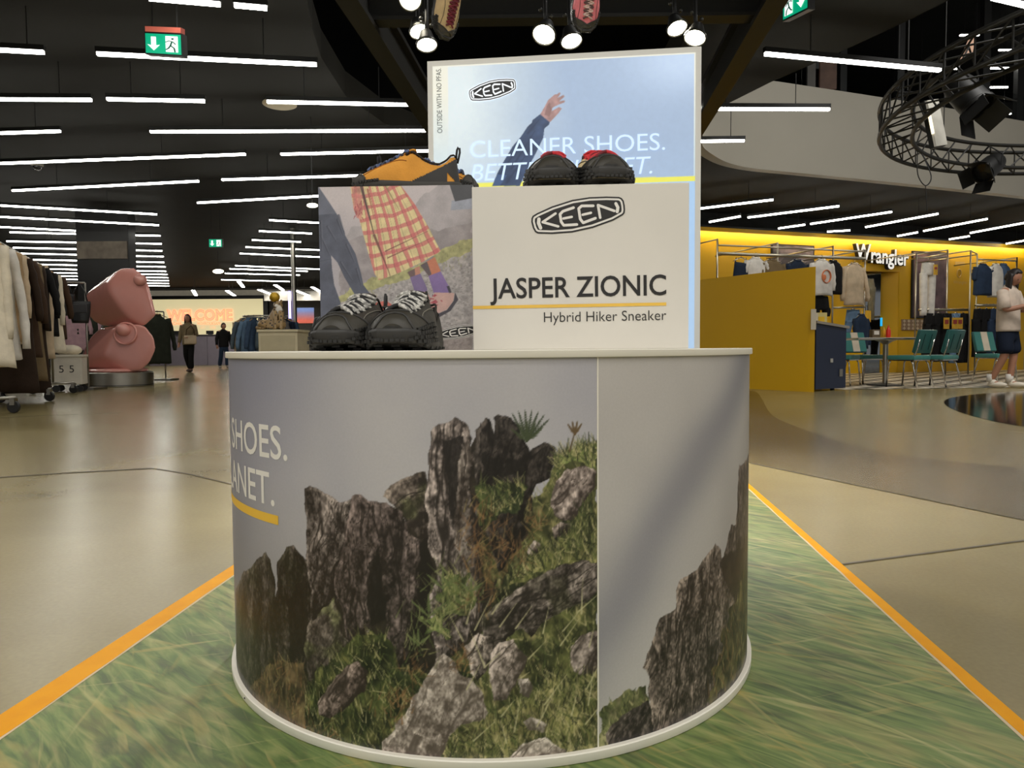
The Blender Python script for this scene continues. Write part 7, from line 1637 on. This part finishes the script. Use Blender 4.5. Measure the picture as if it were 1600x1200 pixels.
    for i in range(12):
        row = []
        for j in range(28):
            q = 2 * math.pi * j / 28; fr_ = max(0., -math.sin(q)); lim = (1.05 - .35 * fr_ ** .5 * (fr_ > 0)) if fr_ > .35 else 1.95 - (.35 - fr_) * -.2
            row.append(HM @ head_pt(q, .05 + (lim - .05) * i / 11, 1.13))
        R_.append(row)
    mb.rings(R_)
    if long_hair:
        R_ = []
        for i in range(8):
            z = .06 - .045 * i; row = []
            for sgn, rr_ in ((1, 1.), (-1, .72)):
                for j in range(13):
                    q = math.radians(-14 + 208 * (j if sgn > 0 else 12 - j) / 12); row.append(HM @ Vector((.090 * rr_ * math.cos(q) * (1 + .03 * i), (.006 + .100 * rr_ * math.sin(q)), .05)) + Vector((0, .004 * i * k, (z - .05) * k)))
            R_.append(row)
        mb.rings(R_)
    local('hair', mb, hair, t, smooth='all')
    for sg in (-1, 1):
        mb = MB(); mb.ball(HM @ Vector((sg * .031, -.079, .008)), (.011 * k, .007 * k, .007 * k), 10, 6); local('eye', mb, M('eye_dark', (40, 32, 28), .3), t)
        if not long_hair: mb = MB(); mb.ball(HM @ Vector((sg * .077, .01, -.01)), (.012 * k, .022 * k, .03 * k), 8, 6); local('ear', mb, m_skin, t)
    mb = MB(); mb.ball(HM @ Vector((0, -.083, -.06)), (.022 * k, .008 * k, .006 * k), 10, 6); local('mouth', mb, M('lips', (130, 76, 66), .5), t)
    return t, [Vector(V[J[s]['pm']][:3]) for s in 'rl']
# man at the right edge, looking down at his phone
p = atz(1596, 606, 0)
man, hands = person('man in a cream short-sleeved shirt and navy shorts looking at his phone', (p[0] - .22, p[1], .004), .55, 1.74, .02, 'phone', 1., cloth('manshirt', (222, 204, 186)), cloth('manshorts', (26, 34, 50)), M('white_sneaker', (226, 216, 198), .6), shorts=True, long_hair=True, sleeve='short', socks=C_['white'])
c = (hands[0] + hands[1]) / 2 + Vector((0, -.035, .03)); c = wm(man) @ c
t = thing('phone', 'dark phone held in both hands by the standing man', 'phone', c, .55); mb = MB(); mb.box((0, 0, 0), (.075, .15, .009), m=Matrix.Rotation(-.6, 3, 'X')); local('case', mb, m_hous, t, bevel=.003); mb = MB(); mb.box((0, .004, .006), (.068, .138, .002), m=Matrix.Rotation(-.6, 3, 'X')); local('screen', mb, M('phone_screen', (120, 130, 140), .1, emit=.3), t)
# woman walking in the left hall
p = aty(296, 577, 21.5); wom, _ = person('woman in a khaki jacket and black trousers walking towards the viewer', (p[0], 21.5, .002), -.05, 1.74, .12, 'bag', .1, cloth('womanjacket', (128, 112, 84)), C_['black'], M('brown_boot', (70, 50, 40), .5), long_hair=True)
p2 = wm(wom) @ Vector((.16, -.2, .98)); t = thing('handbag', 'pale handbag carried by the walking woman', 'bag', p2, .3); mb = MB(); mb.box((0, 0, 0), (.34, .1, .26)); local('bag_body', mb, C_['beige'], t, bevel=.03, smooth=True); mb = MB(); mb.tube([(-.12, 0, .12), (-.1, 0, .3), (.02, .05, .42), (.1, 0, .3), (.12, 0, .12)], .012, 6); local('strap', mb, C_['brown'], t)
p = aty(350, 560, 26); person('person in a black hooded jacket and blue jeans by the till desk', (p[0], 26, .002), .7, 1.66, .06, 'down', .5, C_['black'], C_['dkdenim'], M('grey_sneaker', (150, 146, 140), .6))
p = aty(513, 545, 9.3); person('person in a black quilted jacket, half hidden behind the picture box', (p[0], 9.35, .002), 2.9, 1.27, .03, 'down', .8, M('black_quilting', (40, 41, 40), .45, var=.3, scale=14, bump=.8, bscale=16, stretch=(.2, .2, 1)), C_['dkdenim'], M('grey_sneaker', (150, 146, 140), .6), puff=.05)
